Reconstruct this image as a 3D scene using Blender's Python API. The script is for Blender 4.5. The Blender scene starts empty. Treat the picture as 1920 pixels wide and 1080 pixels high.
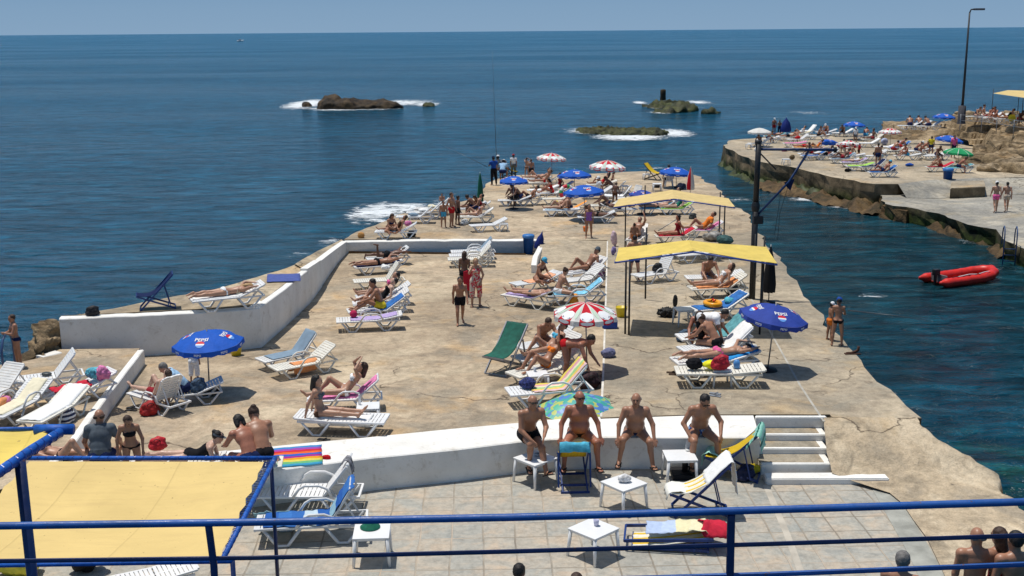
import bpy, bmesh, math, random
import numpy as np
from mathutils import Vector, Matrix, noise as mn
random.seed(7)
PI = math.pi
R = math.radians
scene = bpy.context.scene
col = scene.collection
# ------------------------------------------------------------------ camera
F = 2150.0
HC = 8.0
PITCH = math.atan(482.0 / F)
CAMR = Matrix.Rotation(R(90) - PITCH, 3, 'X') @ Matrix.Rotation(R(-0.46), 3, 'Z')
cd = bpy.data.cameras.new('camera'); cam = bpy.data.objects.new('camera', cd); col.objects.link(cam)
cam.matrix_world = Matrix.Translation((0, 0, HC)) @ CAMR.to_4x4()
cd.sensor_width = 36; cd.lens = 36 * F / 1920; cd.clip_start = .1; cd.clip_end = 60000
scene.camera = cam
SEA = -3.3
def lin(z0, y0, s, lo=None):
    def f(Y):
        return z0 - s * (Y - y0) if (lo is None or Y > lo) else z0 - s * (lo - y0)
    f.p = (z0, y0, s, lo)
    return f
LV = dict(
    plaza=lin(0, 22, .035, 22), slab=lin(.09, 22, .018, 22), lterr=lin(.35, 22, .035), ledge=lin(1.1, 22, .035),
    far=lin(-.41, 48, .004), pave=lin(-.62, 0, 0), sea=lin(SEA, 0, 0), rp=lin(-1.7, 0, 0), rl=lin(-2.4, 0, 0),
    ru=lin(.3, 0, 0), rm=lin(-.3, 0, 0), rail=lin(3.2, 0, 0), bench=lin(.05, 0, 0))
def ray(px, py):
    return CAMR @ Vector(((px - 960) / F, -(py - 540) / F, -1))
def P(px, py, lev='plaza', dz=0.0):
    """the point of a level (or of a constant height) that lies under a direction of view, raised by dz"""
    d = ray(px, py)
    if isinstance(lev, (int, float)):
        t = (lev + dz - HC) / d.z
        return Vector((0, 0, HC)) + d * t
    z0, y0, s, lo = LV[lev].p
    # HC + d.z t = z0 + dz - s (d.y t - y0)
    t = (z0 + dz + s * y0 - HC) / (d.z + s * d.y)
    q = Vector((0, 0, HC)) + d * t
    if lo is not None and q.y < lo:
        z = z0 - s * (lo - y0) + dz
        q = Vector((0, 0, HC)) + d * ((z - HC) / d.z)
    return q
def G(px, py, lev='plaza'):
    return P(px, py, lev)
# ------------------------------------------------------------------ objects
def tag(o, label=None, cat=None, group=None, kind=None):
    if label: o['label'] = label
    if cat: o['category'] = cat
    if group: o['group'] = group
    if kind: o['kind'] = kind
    return o
def empty(name, label, cat, loc, rz=0, group=None, s=1.0):
    o = bpy.data.objects.new(name, None); col.objects.link(o)
    o.location = loc; o.rotation_euler = (0, 0, rz); o.scale = (s, s, s); o.empty_display_size = .2
    return tag(o, label, cat, group)
def obj(name, me, mat=None, parent=None, loc=None, rot=None, smooth=None):
    o = bpy.data.objects.new(name, me); col.objects.link(o)
    if mat is not None:
        if len(me.materials) == 0: me.materials.append(mat)
        o.material_slots[0].link = 'OBJECT'; o.material_slots[0].material = mat
    if parent is not None: o.parent = parent
    if loc is not None: o.location = loc
    if rot is not None: o.rotation_euler = rot
    return o
def mesh(name, v, f, smooth=False, mats=None, mi=None, uv=None):
    me = bpy.data.meshes.new(name)
    me.from_pydata([tuple(x) for x in v], [], [tuple(x) for x in f])
    if mats:
        for m in mats: me.materials.append(m)
    if mi is not None: me.polygons.foreach_set('material_index', mi)
    if smooth: me.polygons.foreach_set('use_smooth', [True] * len(me.polygons))
    if uv is not None:
        l = me.uv_layers.new(name='UVMap')
        for lp in me.loops: l.data[lp.index].uv = uv[lp.vertex_index]
    me.update()
    return me
class MB:
    """collects boxes, bars and tubes into one mesh"""
    def __init__(s): s.v = []; s.f = []; s.sm = []
    def add(s, v, f, sm=False):
        n = len(s.v); s.v += [tuple(x) for x in v]; s.f += [tuple(i + n for i in q) for q in f]; s.sm += [sm] * len(f); return s
    def box(s, c, d, M=None, bev=0.0):
        x, y, z = [k / 2 for k in d]; c = Vector(c)
        b = min(bev, x * .9, y * .9, z * .9)
        if b <= 0:
            v = [Vector((i * x, j * y, k * z)) for i in (-1, 1) for j in (-1, 1) for k in (-1, 1)]
            f = [(0, 1, 3, 2), (4, 6, 7, 5), (0, 4, 5, 1), (2, 3, 7, 6), (0, 2, 6, 4), (1, 5, 7, 3)]
        else:
            bm = bmesh.new(); bmesh.ops.create_cube(bm, size=1)
            for q in bm.verts: q.co = Vector((q.co.x * 2 * x, q.co.y * 2 * y, q.co.z * 2 * z))
            bmesh.ops.bevel(bm, geom=list(bm.edges), offset=b, segments=2, profile=.7, affect='EDGES')
            bm.verts.index_update(); v = [q.co.copy() for q in bm.verts]; f = [[w.index for w in q.verts] for q in bm.faces]; bm.free()
        if M is not None: v = [M @ q for q in v]
        return s.add([q + c for q in v], f, False)
    def tube(s, pts, r, n=8, closed=False, r2=None, flat=1.0):
        pts = [Vector(p) for p in pts]; m = len(pts); vs = []; fs = []
        up = None
        for i, p in enumerate(pts):
            if closed: t = pts[(i + 1) % m] - pts[i - 1]
            else: t = pts[min(i + 1, m - 1)] - pts[max(i - 1, 0)]
            t.normalize()
            if up is None or abs(up.dot(t)) > .98:
                up = Vector((0, 0, 1)) if abs(t.z) < .9 else Vector((1, 0, 0))
            a = t.cross(up).normalized(); b = a.cross(t).normalized(); up = b
            rr = r if r2 is None else r + (r2 - r) * i / max(1, m - 1)
            for k in range(n):
                w = 2 * PI * k / n + PI / n
                vs.append(p + a * math.cos(w) * rr + b * math.sin(w) * rr * flat)
        for i in range(m if closed else m - 1):
            j = (i + 1) % m
            for k in range(n):
                l = (k + 1) % n
                fs.append((i * n + k, i * n + l, j * n + l, j * n + k))
        if not closed:
            fs.append(tuple(range(n - 1, -1, -1))); fs.append(tuple((m - 1) * n + k for k in range(n)))
        return s.add(vs, fs, n > 4)
    def bar(s, a, b, w, h):
        return s.tube([a, b], math.sqrt(2) * w / 2, 4, flat=h / w)
    def lathe(s, prof, n=20, c=(0, 0, 0)):
        c = Vector(c); vs = []; fs = []
        for r, z in prof:
            for k in range(n): vs.append(c + Vector((r * math.cos(2 * PI * k / n), r * math.sin(2 * PI * k / n), z)))
        for i in range(len(prof) - 1):
            for k in range(n):
                l = (k + 1) % n; fs.append((i * n + k, i * n + l, (i + 1) * n + l, (i + 1) * n + k))
        return s.add(vs, fs, True)
    def mesh(s, name):
        me = mesh(name, s.v, s.f); me.polygons.foreach_set('use_smooth', s.sm); return me
    def build(s, name, mat, parent=None, loc=None):
        return obj(name, s.mesh(name), mat, parent, loc)
# ------------------------------------------------------------------ materials
def newmat(name):
    m = bpy.data.materials.new(name); m.use_nodes = True
    nt = m.node_tree; return m, nt, nt.nodes, nt.links, nt.nodes['Principled BSDF']
def mixc(N, L, fac, a, b, mode='MIX'):
    n = N.new('ShaderNodeMix'); n.data_type = 'RGBA'; n.blend_type = mode
    for s, x in ((n.inputs[0], fac), (n.inputs[6], a), (n.inputs[7], b)):
        if hasattr(x, 'links') or hasattr(x, 'is_linked'): L.new(x, s)
        elif isinstance(x, (int, float)): s.default_value = x
        else: s.default_value = (*x[:3], 1)
    return n.outputs[2]
def noi(N, L, vec, scale, detail=4, rough=.55, dist=0):
    n = N.new('ShaderNodeTexNoise'); n.inputs['Scale'].default_value = scale; n.inputs['Detail'].default_value = detail
    n.inputs['Roughness'].default_value = rough; n.inputs['Distortion'].default_value = dist
    if vec is not None: L.new(vec, n.inputs['Vector'])
    return n.outputs['Fac']
def ramp(N, L, fac, stops, interp='LINEAR'):
    n = N.new('ShaderNodeValToRGB'); n.color_ramp.interpolation = interp
    e = n.color_ramp.elements
    while len(e) < len(stops): e.new(1)
    for k, (p, c) in enumerate(stops):
        e[k].position = p; e[k].color = (*c[:3], 1) if not isinstance(c, (int, float)) else (c, c, c, 1)
    L.new(fac, n.inputs[0]); return n.outputs[0]
def bump(N, L, h, b, strength=.3, dist=.02, chain=None):
    n = N.new('ShaderNodeBump'); n.inputs['Strength'].default_value = strength; n.inputs['Distance'].default_value = dist
    L.new(h, n.inputs['Height'])
    if chain is not None: L.new(chain, n.inputs['Normal'])
    if b is not None: L.new(n.outputs[0], b.inputs['Normal'])
    return n.outputs[0]
def math_(N, L, op, a, b=None, clamp=False):
    n = N.new('ShaderNodeMath'); n.operation = op; n.use_clamp = clamp
    for s, x in ((n.inputs[0], a), (n.inputs[1], b)):
        if x is None: continue
        if isinstance(x, (int, float)): s.default_value = x
        else: L.new(x, s)
    return n.outputs[0]
_M = {}
def M(name, c, rough=.6, var=.15, scale=9, bmp=0, spec=.3, metal=0, trans=0):
    if name in _M: return _M[name]
    m, nt, N, L, b = newmat(name)
    tc = N.new('ShaderNodeTexCoord').outputs['Object']
    f = noi(N, L, tc, scale, 5)
    dk = [k * (1 - var) for k in c]; lt = [min(1, k * (1 + var)) for k in c]
    L.new(ramp(N, L, f, [(.3, dk), (.7, lt)]), b.inputs['Base Color'])
    b.inputs['Roughness'].default_value = rough; b.inputs['Specular IOR Level'].default_value = spec
    b.inputs['Metallic'].default_value = metal
    if trans: b.inputs['Subsurface Weight'].default_value = trans; b.inputs['Subsurface Radius'].default_value = (.03, .015, .008)
    if bmp: bump(N, L, noi(N, L, tc, scale * 5, 4), b, bmp, .01)
    _M[name] = m; return m
def stripes(name, cols, n=1.0, axis=0, rough=.85, seed=0):
    """woven towel: bands of colour across the cloth"""
    if name in _M: return _M[name]
    m, nt, N, L, b = newmat(name)
    uv = N.new('ShaderNodeTexCoord').outputs['UV']
    sp = N.new('ShaderNodeSeparateXYZ'); L.new(uv, sp.inputs[0])
    x = math_(N, L, 'FRACT', math_(N, L, 'MULTIPLY', sp.outputs[axis], n))
    st = [(k / len(cols), c) for k, c in enumerate(cols)]
    c = ramp(N, L, x, st, 'CONSTANT')
    tc = N.new('ShaderNodeTexCoord').outputs['Object']
    c = mixc(N, L, .25, c, ramp(N, L, noi(N, L, tc, 14), [(.3, .35), (.7, 1)]), 'MULTIPLY')
    L.new(c, b.inputs['Base Color']); b.inputs['Roughness'].default_value = rough; b.inputs['Specular IOR Level'].default_value = .1
    bump(N, L, noi(N, L, tc, 60), b, .3, .01)
    _M[name] = m; return m
# ------------------------------------------------------------------ smooth solids (surface nets over blended shapes)
def smin(a, b, k):
    h = np.clip(.5 + .5 * (b - a) / k, 0, 1)
    return b * (1 - h) + a * h - k * h * (1 - h)
def cone(a, b, ra, rb, k=.03, tg=''): return ('c', np.array(a, float), np.array(b, float), ra, rb, k, tg)
def ell(c, r, k=.03, tg='', ax=None): return ('e', np.array(c, float), np.eye(3) if ax is None else np.array(ax, float), np.array(r, float), None, k, tg)
def pd(p, X):
    if p[0] == 'c':
        a, b, ra, rb = p[1:5]; ab = b - a; l = max(1e-9, float(ab @ ab))
        t = np.clip(((X - a) @ ab) / l, 0, 1)
        d = np.sqrt((((X - a) - t[..., None] * ab) ** 2).sum(-1)) - (ra + (rb - ra) * t)
        return d, t
    c, A, r = p[1:4]
    q = (X - c) @ A.T
    k0 = np.sqrt(((q / r) ** 2).sum(-1)); k1 = np.sqrt(((q / r ** 2) ** 2).sum(-1))
    return k0 * (k0 - 1) / np.maximum(k1, 1e-9), np.zeros(X.shape[:-1])
def pbox(p):
    if p[0] == 'c':
        m = max(p[3], p[4]); return np.minimum(p[1], p[2]) - m, np.maximum(p[1], p[2]) + m
    m = max(p[3]); return p[1] - m, p[1] + m
CO = np.array([(i, j, k) for i in (0, 1) for j in (0, 1) for k in (0, 1)])
def nets(prims, vox):
    los = []; his = []
    for p in prims:
        a, b = pbox(p); los.append(a); his.append(b)
    lo = np.min(los, 0) - 3 * vox; hi = np.max(his, 0) + 3 * vox
    n = np.ceil((hi - lo) / vox).astype(int) + 1
    Fd = np.full(n, 1.0)
    ax = [lo[i] + vox * np.arange(n[i]) for i in range(3)]
    for p, a, b in zip(prims, los, his):
        m = p[5] * 1.5 + 2 * vox
        i0 = np.maximum(0, np.floor((a - m - lo) / vox).astype(int)); i1 = np.minimum(n, np.ceil((b + m - lo) / vox).astype(int) + 1)
        X = np.stack(np.meshgrid(*[ax[i][i0[i]:i1[i]] for i in range(3)], indexing='ij'), -1)
        d, _ = pd(p, X)
        sl = tuple(slice(i0[i], i1[i]) for i in range(3))
        Fd[sl] = smin(Fd[sl], d, p[5])
    S = Fd < 0
    c = n - 1
    cnt = np.zeros(c, int)
    for o in CO: cnt += S[o[0]:o[0] + c[0], o[1]:o[1] + c[1], o[2]:o[2] + c[2]]
    act = (cnt > 0) & (cnt < 8)
    idx = np.argwhere(act); m = len(idx)
    ids = np.full(c, -1); ids[act] = np.arange(m)
    acc = np.zeros((m, 3)); w = np.zeros(m)
    for a in range(8):
        for bb in range(a + 1, 8):
            if np.abs(CO[a] - CO[bb]).sum() != 1: continue
            A = idx + CO[a]; B = idx + CO[bb]
            fa = Fd[A[:, 0], A[:, 1], A[:, 2]]; fb = Fd[B[:, 0], B[:, 1], B[:, 2]]
            x = (fa < 0) != (fb < 0)
            t = fa[x] / (fa[x] - fb[x])
            acc[x] += A[x] + (B[x] - A[x]) * t[:, None]; w[x] += 1
    V = lo + vox * acc / w[:, None]
    faces = []
    for d in range(3):
        e = [0, 0, 0]; e[d] = 1; u, v = [(1, 2), (2, 0), (0, 1)][d]
        sl0 = [slice(1, n[i] - 1) for i in range(3)]; sl1 = list(sl0)
        sl0[d] = slice(0, n[d] - 1); sl1[d] = slice(1, n[d])
        a = S[tuple(sl0)]; b = S[tuple(sl1)]
        pp = np.argwhere(a != b)
        if not len(pp): continue
        ins = a[tuple(pp.T)]
        off = np.array([1, 1, 1]); off[d] = 0
        pp = pp + off
        eu = np.zeros(3, int); eu[u] = 1; ev = np.zeros(3, int); ev[v] = 1
        q = [ids[tuple((pp - k).T)] for k in (eu * 0, eu, eu + ev, ev)]
        q = np.stack(q, 1)
        q[~ins] = q[~ins][:, ::-1]
        faces.append(q)
    return V, np.concatenate(faces)
def netmesh(name, prims, vox, disp=0, dscale=5, smooth=True, mats=None):
    V, Fc = nets(prims, vox)
    me = bpy.data.meshes.new(name)
    me.from_pydata(V.tolist(), [], Fc.tolist())
    if disp:
        me.update()
        nn = [v.normal.copy() for v in me.vertices]
        for v, q in zip(me.vertices, nn): v.co += q * disp * mn.fractal(v.co * dscale, 1, 2, 3)
    if smooth: me.polygons.foreach_set('use_smooth', [True] * len(me.polygons))
    me.update()
    return me
# ------------------------------------------------------------------ people
def dr(flex, abd, s):
    """limb direction: flex 0 hangs down, 90 points forwards (-Y), 180 up; abd leans it out to its side"""
    f, a = R(flex), R(abd)
    v = np.array((0, -math.sin(f), -math.cos(f)))
    return v * math.cos(a) + np.array((s * math.sin(a), 0, 0))
POSE = dict(
    stand=dict(lean=2, th=(2, -3), sh=(-3, -5), ab=5, ua=(-4, 4), fa=(14, 12), uab=9),
    contra=dict(lean=-2, th=(6, -4), sh=(-8, -5), ab=6, ua=(-20, 5), fa=(60, 20), uab=14),
    walk=dict(lean=5, th=(20, -16), sh=(4, -34), ab=2, ua=(-22, 18), fa=(0, 40), uab=9),
    folded=dict(lean=3, th=(2, -3), sh=(-3, -5), ab=4, ua=(20, 24), fa=(95, 100), uab=12, fab=-45),
    hips=dict(lean=0, th=(3, -3), sh=(-3, -5), ab=7, ua=(-25, -25), fa=(30, 30), uab=35, fab=-30),
    phone=dict(lean=0, th=(3, -3), sh=(-3, -5), ab=5, ua=(55, 5), fa=(150, 12), uab=20, fab=-20),
    fish=dict(lean=3, th=(5, -6), sh=(-4, -6), ab=7, ua=(25, 35), fa=(80, 85), uab=10, fab=-15),
    headup=dict(lean=-3, th=(3, -3), sh=(-3, -5), ab=5, ua=(120, 120), fa=(190, 190), uab=35, fab=-55),
    leanstand=dict(lean=8, lean2=16, th=(4, -3), sh=(-4, -6), ab=5, ua=(2, 6), fa=(6, 14), uab=20, hp=42),
    bent=dict(lean=72, lean2=85, th=(12, -6), sh=(-6, -14), ab=8, ua=(25, 10), fa=(20, 40), uab=8, hp=40),
    bend=dict(lean=30, lean2=48, th=(12, 0), sh=(-6, -10), ab=6, ua=(20, 5), fa=(20, 15), uab=14, hp=50),
    sit=dict(lean=14, lean2=20, th=(84, 82), sh=(2, 6), ab=17, sab=6, ua=(18, 18), fa=(42, 44), uab=22, fab=2, seat=1, hp=4),
    sitcross=dict(lean=18, lean2=26, th=(84, 70), sh=(-8, 24), ab=2, sab=2, ua=(16, 26), fa=(52, 68), uab=8, fab=-28, seat=1, hp=5),
    sitwide=dict(lean=10, lean2=16, th=(84, 82), sh=(0, 4), ab=24, sab=4, ua=(6, 10), fa=(36, 34), uab=27, fab=6, seat=1, hp=2, hy=-12),
    sitwide2=dict(lean=16, lean2=24, th=(86, 80), sh=(-6, 8), ab=20, sab=8, ua=(14, 16), fa=(30, 34), uab=24, fab=4, seat=1, hp=0, hy=8),
    sitdown=dict(lean=12, lean2=26, th=(84, 82), sh=(0, 4), ab=16, sab=4, ua=(0, 10), fa=(48, 50), uab=30, fab=-14, seat=1, hp=38),
    sithunch=dict(lean=26, lean2=48, th=(85, 82), sh=(0, 6), ab=12, sab=3, ua=(30, 36), fa=(62, 66), uab=14, fab=-10, seat=1, hp=45),
    longsit=dict(lean=-14, lean2=-4, th=(91, 90), sh=(88, 88), ab=4, sab=2, ua=(-30, -30), fa=(-14, -14), uab=16, seat=1, pf=35, hp=8),
    longsitk=dict(lean=8, lean2=22, th=(118, 112), sh=(50, 58), ab=5, sab=2, ua=(45, 45), fa=(75, 70), uab=10, fab=-15, seat=1, pf=30, hp=18),
    crosslegged=dict(lean=10, lean2=24, th=(88, 88), sh=(60, 60), ab=48, sab=-60, ua=(25, 25), fa=(65, 65), uab=12, fab=-25, seat=1, pf=30, hp=35),
    recline=dict(lean=-48, lean2=-42, th=(91, 91), sh=(88, 88), ab=6, sab=3, ua=(25, 15), fa=(68, 62), uab=22, fab=-5, seat=1, pf=32, hp=-28),
    reclinek=dict(lean=-48, lean2=-42, th=(132, 92), sh=(38, 88), ab=5, sab=2, ua=(18, 10), fa=(68, 60), uab=24, fab=-20, seat=1, pf=36, hp=-26),
    reclinekk=dict(lean=-50, lean2=-44, th=(130, 122), sh=(38, 44), ab=5, sab=2, ua=(10, 150), fa=(60, 200), uab=24, fab=-20, seat=1, pf=36, hp=-26),
    armsup=dict(lean=-46, lean2=-40, th=(128, 92), sh=(40, 88), ab=5, sab=2, ua=(160, 165), fa=(215, 220), uab=30, fab=-50, seat=1, pf=36, hp=-22),
    supine=dict(lean=-86, lean2=-84, th=(90, 90), sh=(89, 89), ab=8, sab=4, ua=(86, 86), fa=(88, 90), uab=14, seat=1, pf=32, hp=-78),
    supinek=dict(lean=-84, lean2=-80, th=(140, 92), sh=(38, 88), ab=6, sab=3, ua=(80, 80), fa=(92, 92), uab=14, seat=1, pf=32, hp=-70),
    prone=dict(lean=86, lean2=84, th=(-90, -90), sh=(-90, -90), ab=7, sab=3, ua=(120, 125), fa=(85, 90), uab=46, fab=-40, seat=1, pf=62, hp=82, hy=50),
    pronelb=dict(lean=76, lean2=58, th=(-90, -90), sh=(-90, -88), ab=6, sab=3, ua=(12, 12), fa=(92, 92), uab=10, fab=-28, seat=1, pf=62, hp=20),
    proneup=dict(lean=84, lean2=80, th=(-90, -90), sh=(-178, -90), ab=6, sab=3, ua=(110, 120), fa=(80, 86), uab=46, fab=-40, seat=1, pf=10, hp=70, hy=40),
)
_BODY = {}
def body(pose, sex='m', fat=0.0, vox=.018, fing=False):
    key = (pose, sex, fat, vox, fing)
    if key in _BODY: return _BODY[key]
    q = dict(lean=0, lean2=None, hp=8, hy=0, th=(0, 0), sh=(0, 0), ab=5, sab=0, ua=(0, 0), fa=(0, 0), uab=8, fab=0, pf=0, seat=0)
    q.update(POSE[pose])
    l1 = q['lean']; l2 = l1 if q['lean2'] is None else q['lean2']
    def up(l): return np.array((0, -math.sin(R(l)), math.cos(R(l))))
    def fr(l): return np.array((0, -math.cos(R(l)), -math.sin(R(l))))
    X = np.array((1., 0, 0))
    f = sex == 'f'; kid = sex == 'k'
    sw = .165 if f else (.155 if kid else .185); hw = .095 if f else .09
    u1, f1, u2, f2 = up(l1), fr(l1), up(l2), fr(l2)
    pel = np.zeros(3); waist = pel + u1 * .17; ch = waist + u2 * .17; nb = waist + u2 * .335
    A1 = np.stack((X, f1, u1)); A2 = np.stack((X, f2, u2)); um = (u1 + u2) / 2; um /= np.linalg.norm(um); fm = np.cross(um, X) * -1
    fm = (f1 + f2) / 2; fm /= np.linalg.norm(fm); Am = np.stack((X, fm, um))
    B = fat; p = []
    hwf = 1.06 if f else 1.0
    p.append(ell(pel + u1 * .02, (.158 * hwf + B * .25, .108 + B * .4, .115), .04, 'pel', A1))
    p.append(ell(waist + fm * (.005 + B * .55) - um * .02, ((.118 if f else .135) + B * .5, .092 + B * .9, .15), .05, 'abd', Am))
    p.append(ell(ch + f2 * (.005 + B * .1), ((.14 if f else .17) + B * .25, (.1 if f else .112) + B * .3, .17), .05, 'chest', A2))
    p.append(cone(nb - u2 * .05 - X * (sw - .05), nb - u2 * .05 + X * (sw - .05), .058, .058, .05, 'chest'))
    p.append(ell(nb - u2 * .03 - f2 * .02, (.11, .06, .06), .05, 'chest', A2))
    for s in (-1, 1):
        p.append(ell(pel + X * s * .075 - f1 * .055 - u1 * .04, (.085, .085, .09), .03, 'butt', A1))
        if f: p.append(ell(ch + X * s * .07 + f2 * .085 + u2 * .0, (.056, .055, .055), .02, 'chest', A2))
        else: p.append(ell(ch + X * s * .075 + f2 * (.068 + B * .2) + u2 * .03, (.075, .04, .055), .03, 'chest', A2))
    hc = nb + up(l2 * .6 + q['hp'] * .4) * .05
    hu = up(q['hp']); hf0 = fr(q['hp'])
    hc = hc + hu * .11 + hf0 * .012
    yw = R(q['hy']); hx = X * math.cos(yw) + hf0 * math.sin(yw); hf = hf0 * math.cos(yw) - X * math.sin(yw)
    HA = np.stack((hx, hf, hu))
    p.append(cone(nb - u2 * .03, hc - hu * .06 - hf0 * .012, .064 if not f else .05, .058 if not f else .047, .03, 'neck'))
    p.append(ell(hc + hu * .015 - hf * .008, (.082, .1, .106), .02, 'head', HA))
    p.append(ell(hc - hu * .055 + hf * .025, (.062, .07, .07), .03, 'head', HA))
    p.append(cone(hc + hf * .088 + hu * .012, hc + hf * .108 - hu * .022, .009, .017, .012, 'head'))
    p.append(ell(hc + hf * .07 - hu * .098, (.028, .024, .02), .02, 'head', HA))
    p.append(ell(hc + hf * .08 + hu * .033, (.05, .014, .011), .012, 'head', HA))
    p.append(ell(hc + hf * .088 - hu * .05, (.026, .012, .013), .01, 'head', HA))
    for s in (-1, 1):
        p.append(ell(hc + hx * s * .079 - hu * .005 - hf * .008, (.011, .022, .033), .008, 'head', HA))
    info = dict(hips=[], hands=[], feet=[])
    for i, s in enumerate((-1, 1)):
        hip = pel + X * s * hw - u1 * .03
        td = dr(q['th'][i], q['ab'], s); knee = hip + td * .43
        sd = dr(q['sh'][i], q['sab'] if q['seat'] else q['ab'] * .3, s); ank = knee + sd * .41
        k1 = 1.08 if f else 1
        p.append(cone(hip, knee, (.094 if not f else .088) * k1 + B * .12, .061, .03, 'th')); p.append(ell(knee - td * .005, (.058, .058, .058), .02, 'sh'))
        cm = knee + sd * .13
        p.append(cone(knee, ank, .058, .038, .02, 'sh'))
        pf = R(q['sh'][i] - q['pf']); calfback = np.array((0, math.cos(R(q['sh'][i])), -math.sin(R(q['sh'][i]))))
        p.append(ell(cm + calfback * .022, (.052, .052, .1), .03, 'sh', np.stack((X, calfback, sd))))
        toe = np.array((s * .18, -math.cos(pf), math.sin(pf))); toe /= np.linalg.norm(toe)
        dn = sd - toe * (sd @ toe); dn /= np.linalg.norm(dn)
        heel = ank + dn * .035 - toe * .03
        p.append(cone(heel, ank + dn * .045 + toe * .12, .033, .03, .03, 'ft'))
        sidev = np.cross(dn, toe)
        p.append(ell(ank + dn * .052 + toe * .15, (.043, .055, .02), .02, 'ft', np.stack((sidev, toe, dn))))
        info['feet'].append((ank, toe, dn))
        sh = nb - u2 * .055 + X * s * sw
        ud = dr(q['ua'][i], q['uab'], s); elb = sh + ud * .285
        fd = dr(q['fa'][i], q['fab'], s); wr = elb + fd * .25
        m = 0.86 if (f or kid) else 1.0
        p.append(ell(sh, (.062 * m, .062 * m, .062 * m), .04, 'ua'))
        p.append(cone(sh, elb, .057 * m + B * .06, .044 * m, .03, 'ua')); p.append(cone(elb, wr, .045 * m, .03 * m, .02, 'fa'))
        # hand: palm, four fingers, thumb on the inner side
        side = np.cross(fd, f2); side /= max(1e-6, np.linalg.norm(side)); nrm = np.cross(side, fd)
        hd = fd
        curl = nrm if q['seat'] else f2 * .3 + nrm * .3
        pc = wr + hd * .05
        p.append(ell(pc, (.04 * m, .05, .017), .02, 'hand', np.stack((side, hd, nrm))))
        if fing:
            dn2 = np.array((0, 0, -1.)) if q['seat'] else nrm * .5
            for j, (o, ln) in enumerate(((-.03, .07), (-.01, .08), (.011, .075), (.031, .058))):
                a = wr + hd * .085 + side * o; d1 = hd + side * o * 4 + dn2 * .25; d1 /= np.linalg.norm(d1); b = a + d1 * ln * .5
                d2 = hd + dn2 * .9; d2 /= np.linalg.norm(d2)
                p.append(cone(a, b, .0115, .0105, .006, 'hand')); p.append(cone(b, b + d2 * ln * .55, .0105, .009, .004, 'hand'))
            a = wr + hd * .03 + side * -s * .03; b = a + (side * -s * .8 + hd * .8) * .03
            p.append(cone(a, b, .014, .012, .01, 'hand')); p.append(cone(b, b + (hd + dn2 * .3) * .03, .012, .01, .006, 'hand'))
        else:
            p.append(ell(wr + hd * .115, (.036 * m, .05, .014), .02, 'hand', np.stack((side, hd, nrm))))
            p.append(cone(wr + hd * .03, wr + hd * .075 + side * -s * .045, .014, .011, .015, 'hand'))
        info['hands'].append(wr + hd * .09)
    V, Fc = nets(p, vox)
    best = np.full(len(V), 9.); lab = np.zeros(len(V), int); tt = np.zeros(len(V))
    for i, pr in enumerate(p):
        d, t = pd(pr, V); m = d < best; best[m] = d[m]; lab[m] = i; tt[m] = t[m]
    tags = np.array([pr[6] for pr in p]); T = tags[lab]
    up1 = V @ u1; vv = np.where(up1 < .17, up1, .17 + (V - waist) @ u2); ff = np.where(vv < .17, V @ f1, (V - waist) @ f2)
    me = bpy.data.meshes.new('body'); me.from_pydata(V.tolist(), [], Fc.tolist())
    me.polygons.foreach_set('use_smooth', [True] * len(Fc)); me.update()
    Nn = np.array([v.normal[:] for v in me.vertices])
    H = Matrix([(*(HA[0]),), (*(-HA[1]),), (*(HA[2]),)]).transposed().to_4x4(); H.translation = Vector(hc)
    b = dict(V=V, F=Fc, T=T, t=tt, v=vv, f=ff, N=Nn, me=me, H=H, info=info, zmin=float(V[:, 2].min()), pel=pel, cl={}, q=q, u2=u2, f2=f2, nb=nb, ch=ch,
             seatz=float(V[np.isin(T, ['butt', 'pel', 'th'])][:, 2].min()), zlie=float(V[np.isin(T, ['chest', 'abd', 'pel', 'butt'])][:, 2].min()))
    _BODY[key] = b; return b
def cloth_mask(b, kind):
    T, t, v, f = b['T'], b['t'], b['v'], b['f']
    I = lambda *a: np.isin(T, a)
    if kind == 'briefs': return ((I('pel', 'butt', 'abd') & (v < .05)) | (I('th') & (t < .1))), .008
    if kind == 'bikini_bottom': return ((I('pel', 'butt', 'abd') & (v < .015)) & ((np.abs(f) < .06) | (v < -.0)) | (I('th') & (t < .03))), .006
    if kind == 'trunks': return ((I('pel', 'butt', 'abd') & (v < .09)) | (I('th') & (t < .5))), .018
    if kind == 'shortshorts': return ((I('pel', 'butt', 'abd') & (v < .07)) | (I('th') & (t < .24))), .012
    if kind == 'trousers': return ((I('pel', 'butt', 'abd') & (v < .09)) | I('th') | I('sh')), .02
    if kind == 'bra': return (I('chest', 'abd') & (((v > .25) & (v < .39) & (f > .045)) | ((v > .29) & (v < .315)))), .007
    if kind == 'tshirt': return ((I('abd', 'chest') | (I('pel') & (v > -.03))) & ~(I('neck')) | (I('ua') & (t < .6))), .018
    if kind == 'swimsuit': return ((I('pel', 'butt', 'abd', 'chest') & (v < .40)) | (I('th') & (t < .06))), .006
    if kind == 'dress': return ((I('abd', 'chest', 'pel', 'butt') & (v < .43)) | I('th') | (I('sh') & (t < .35))), .03
    if kind == 'robe': return ((I('abd', 'chest', 'pel', 'butt', 'ua')) | I('th') | (I('sh') & (t < .5)) | (I('fa') & (t < .3))), .04
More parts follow.
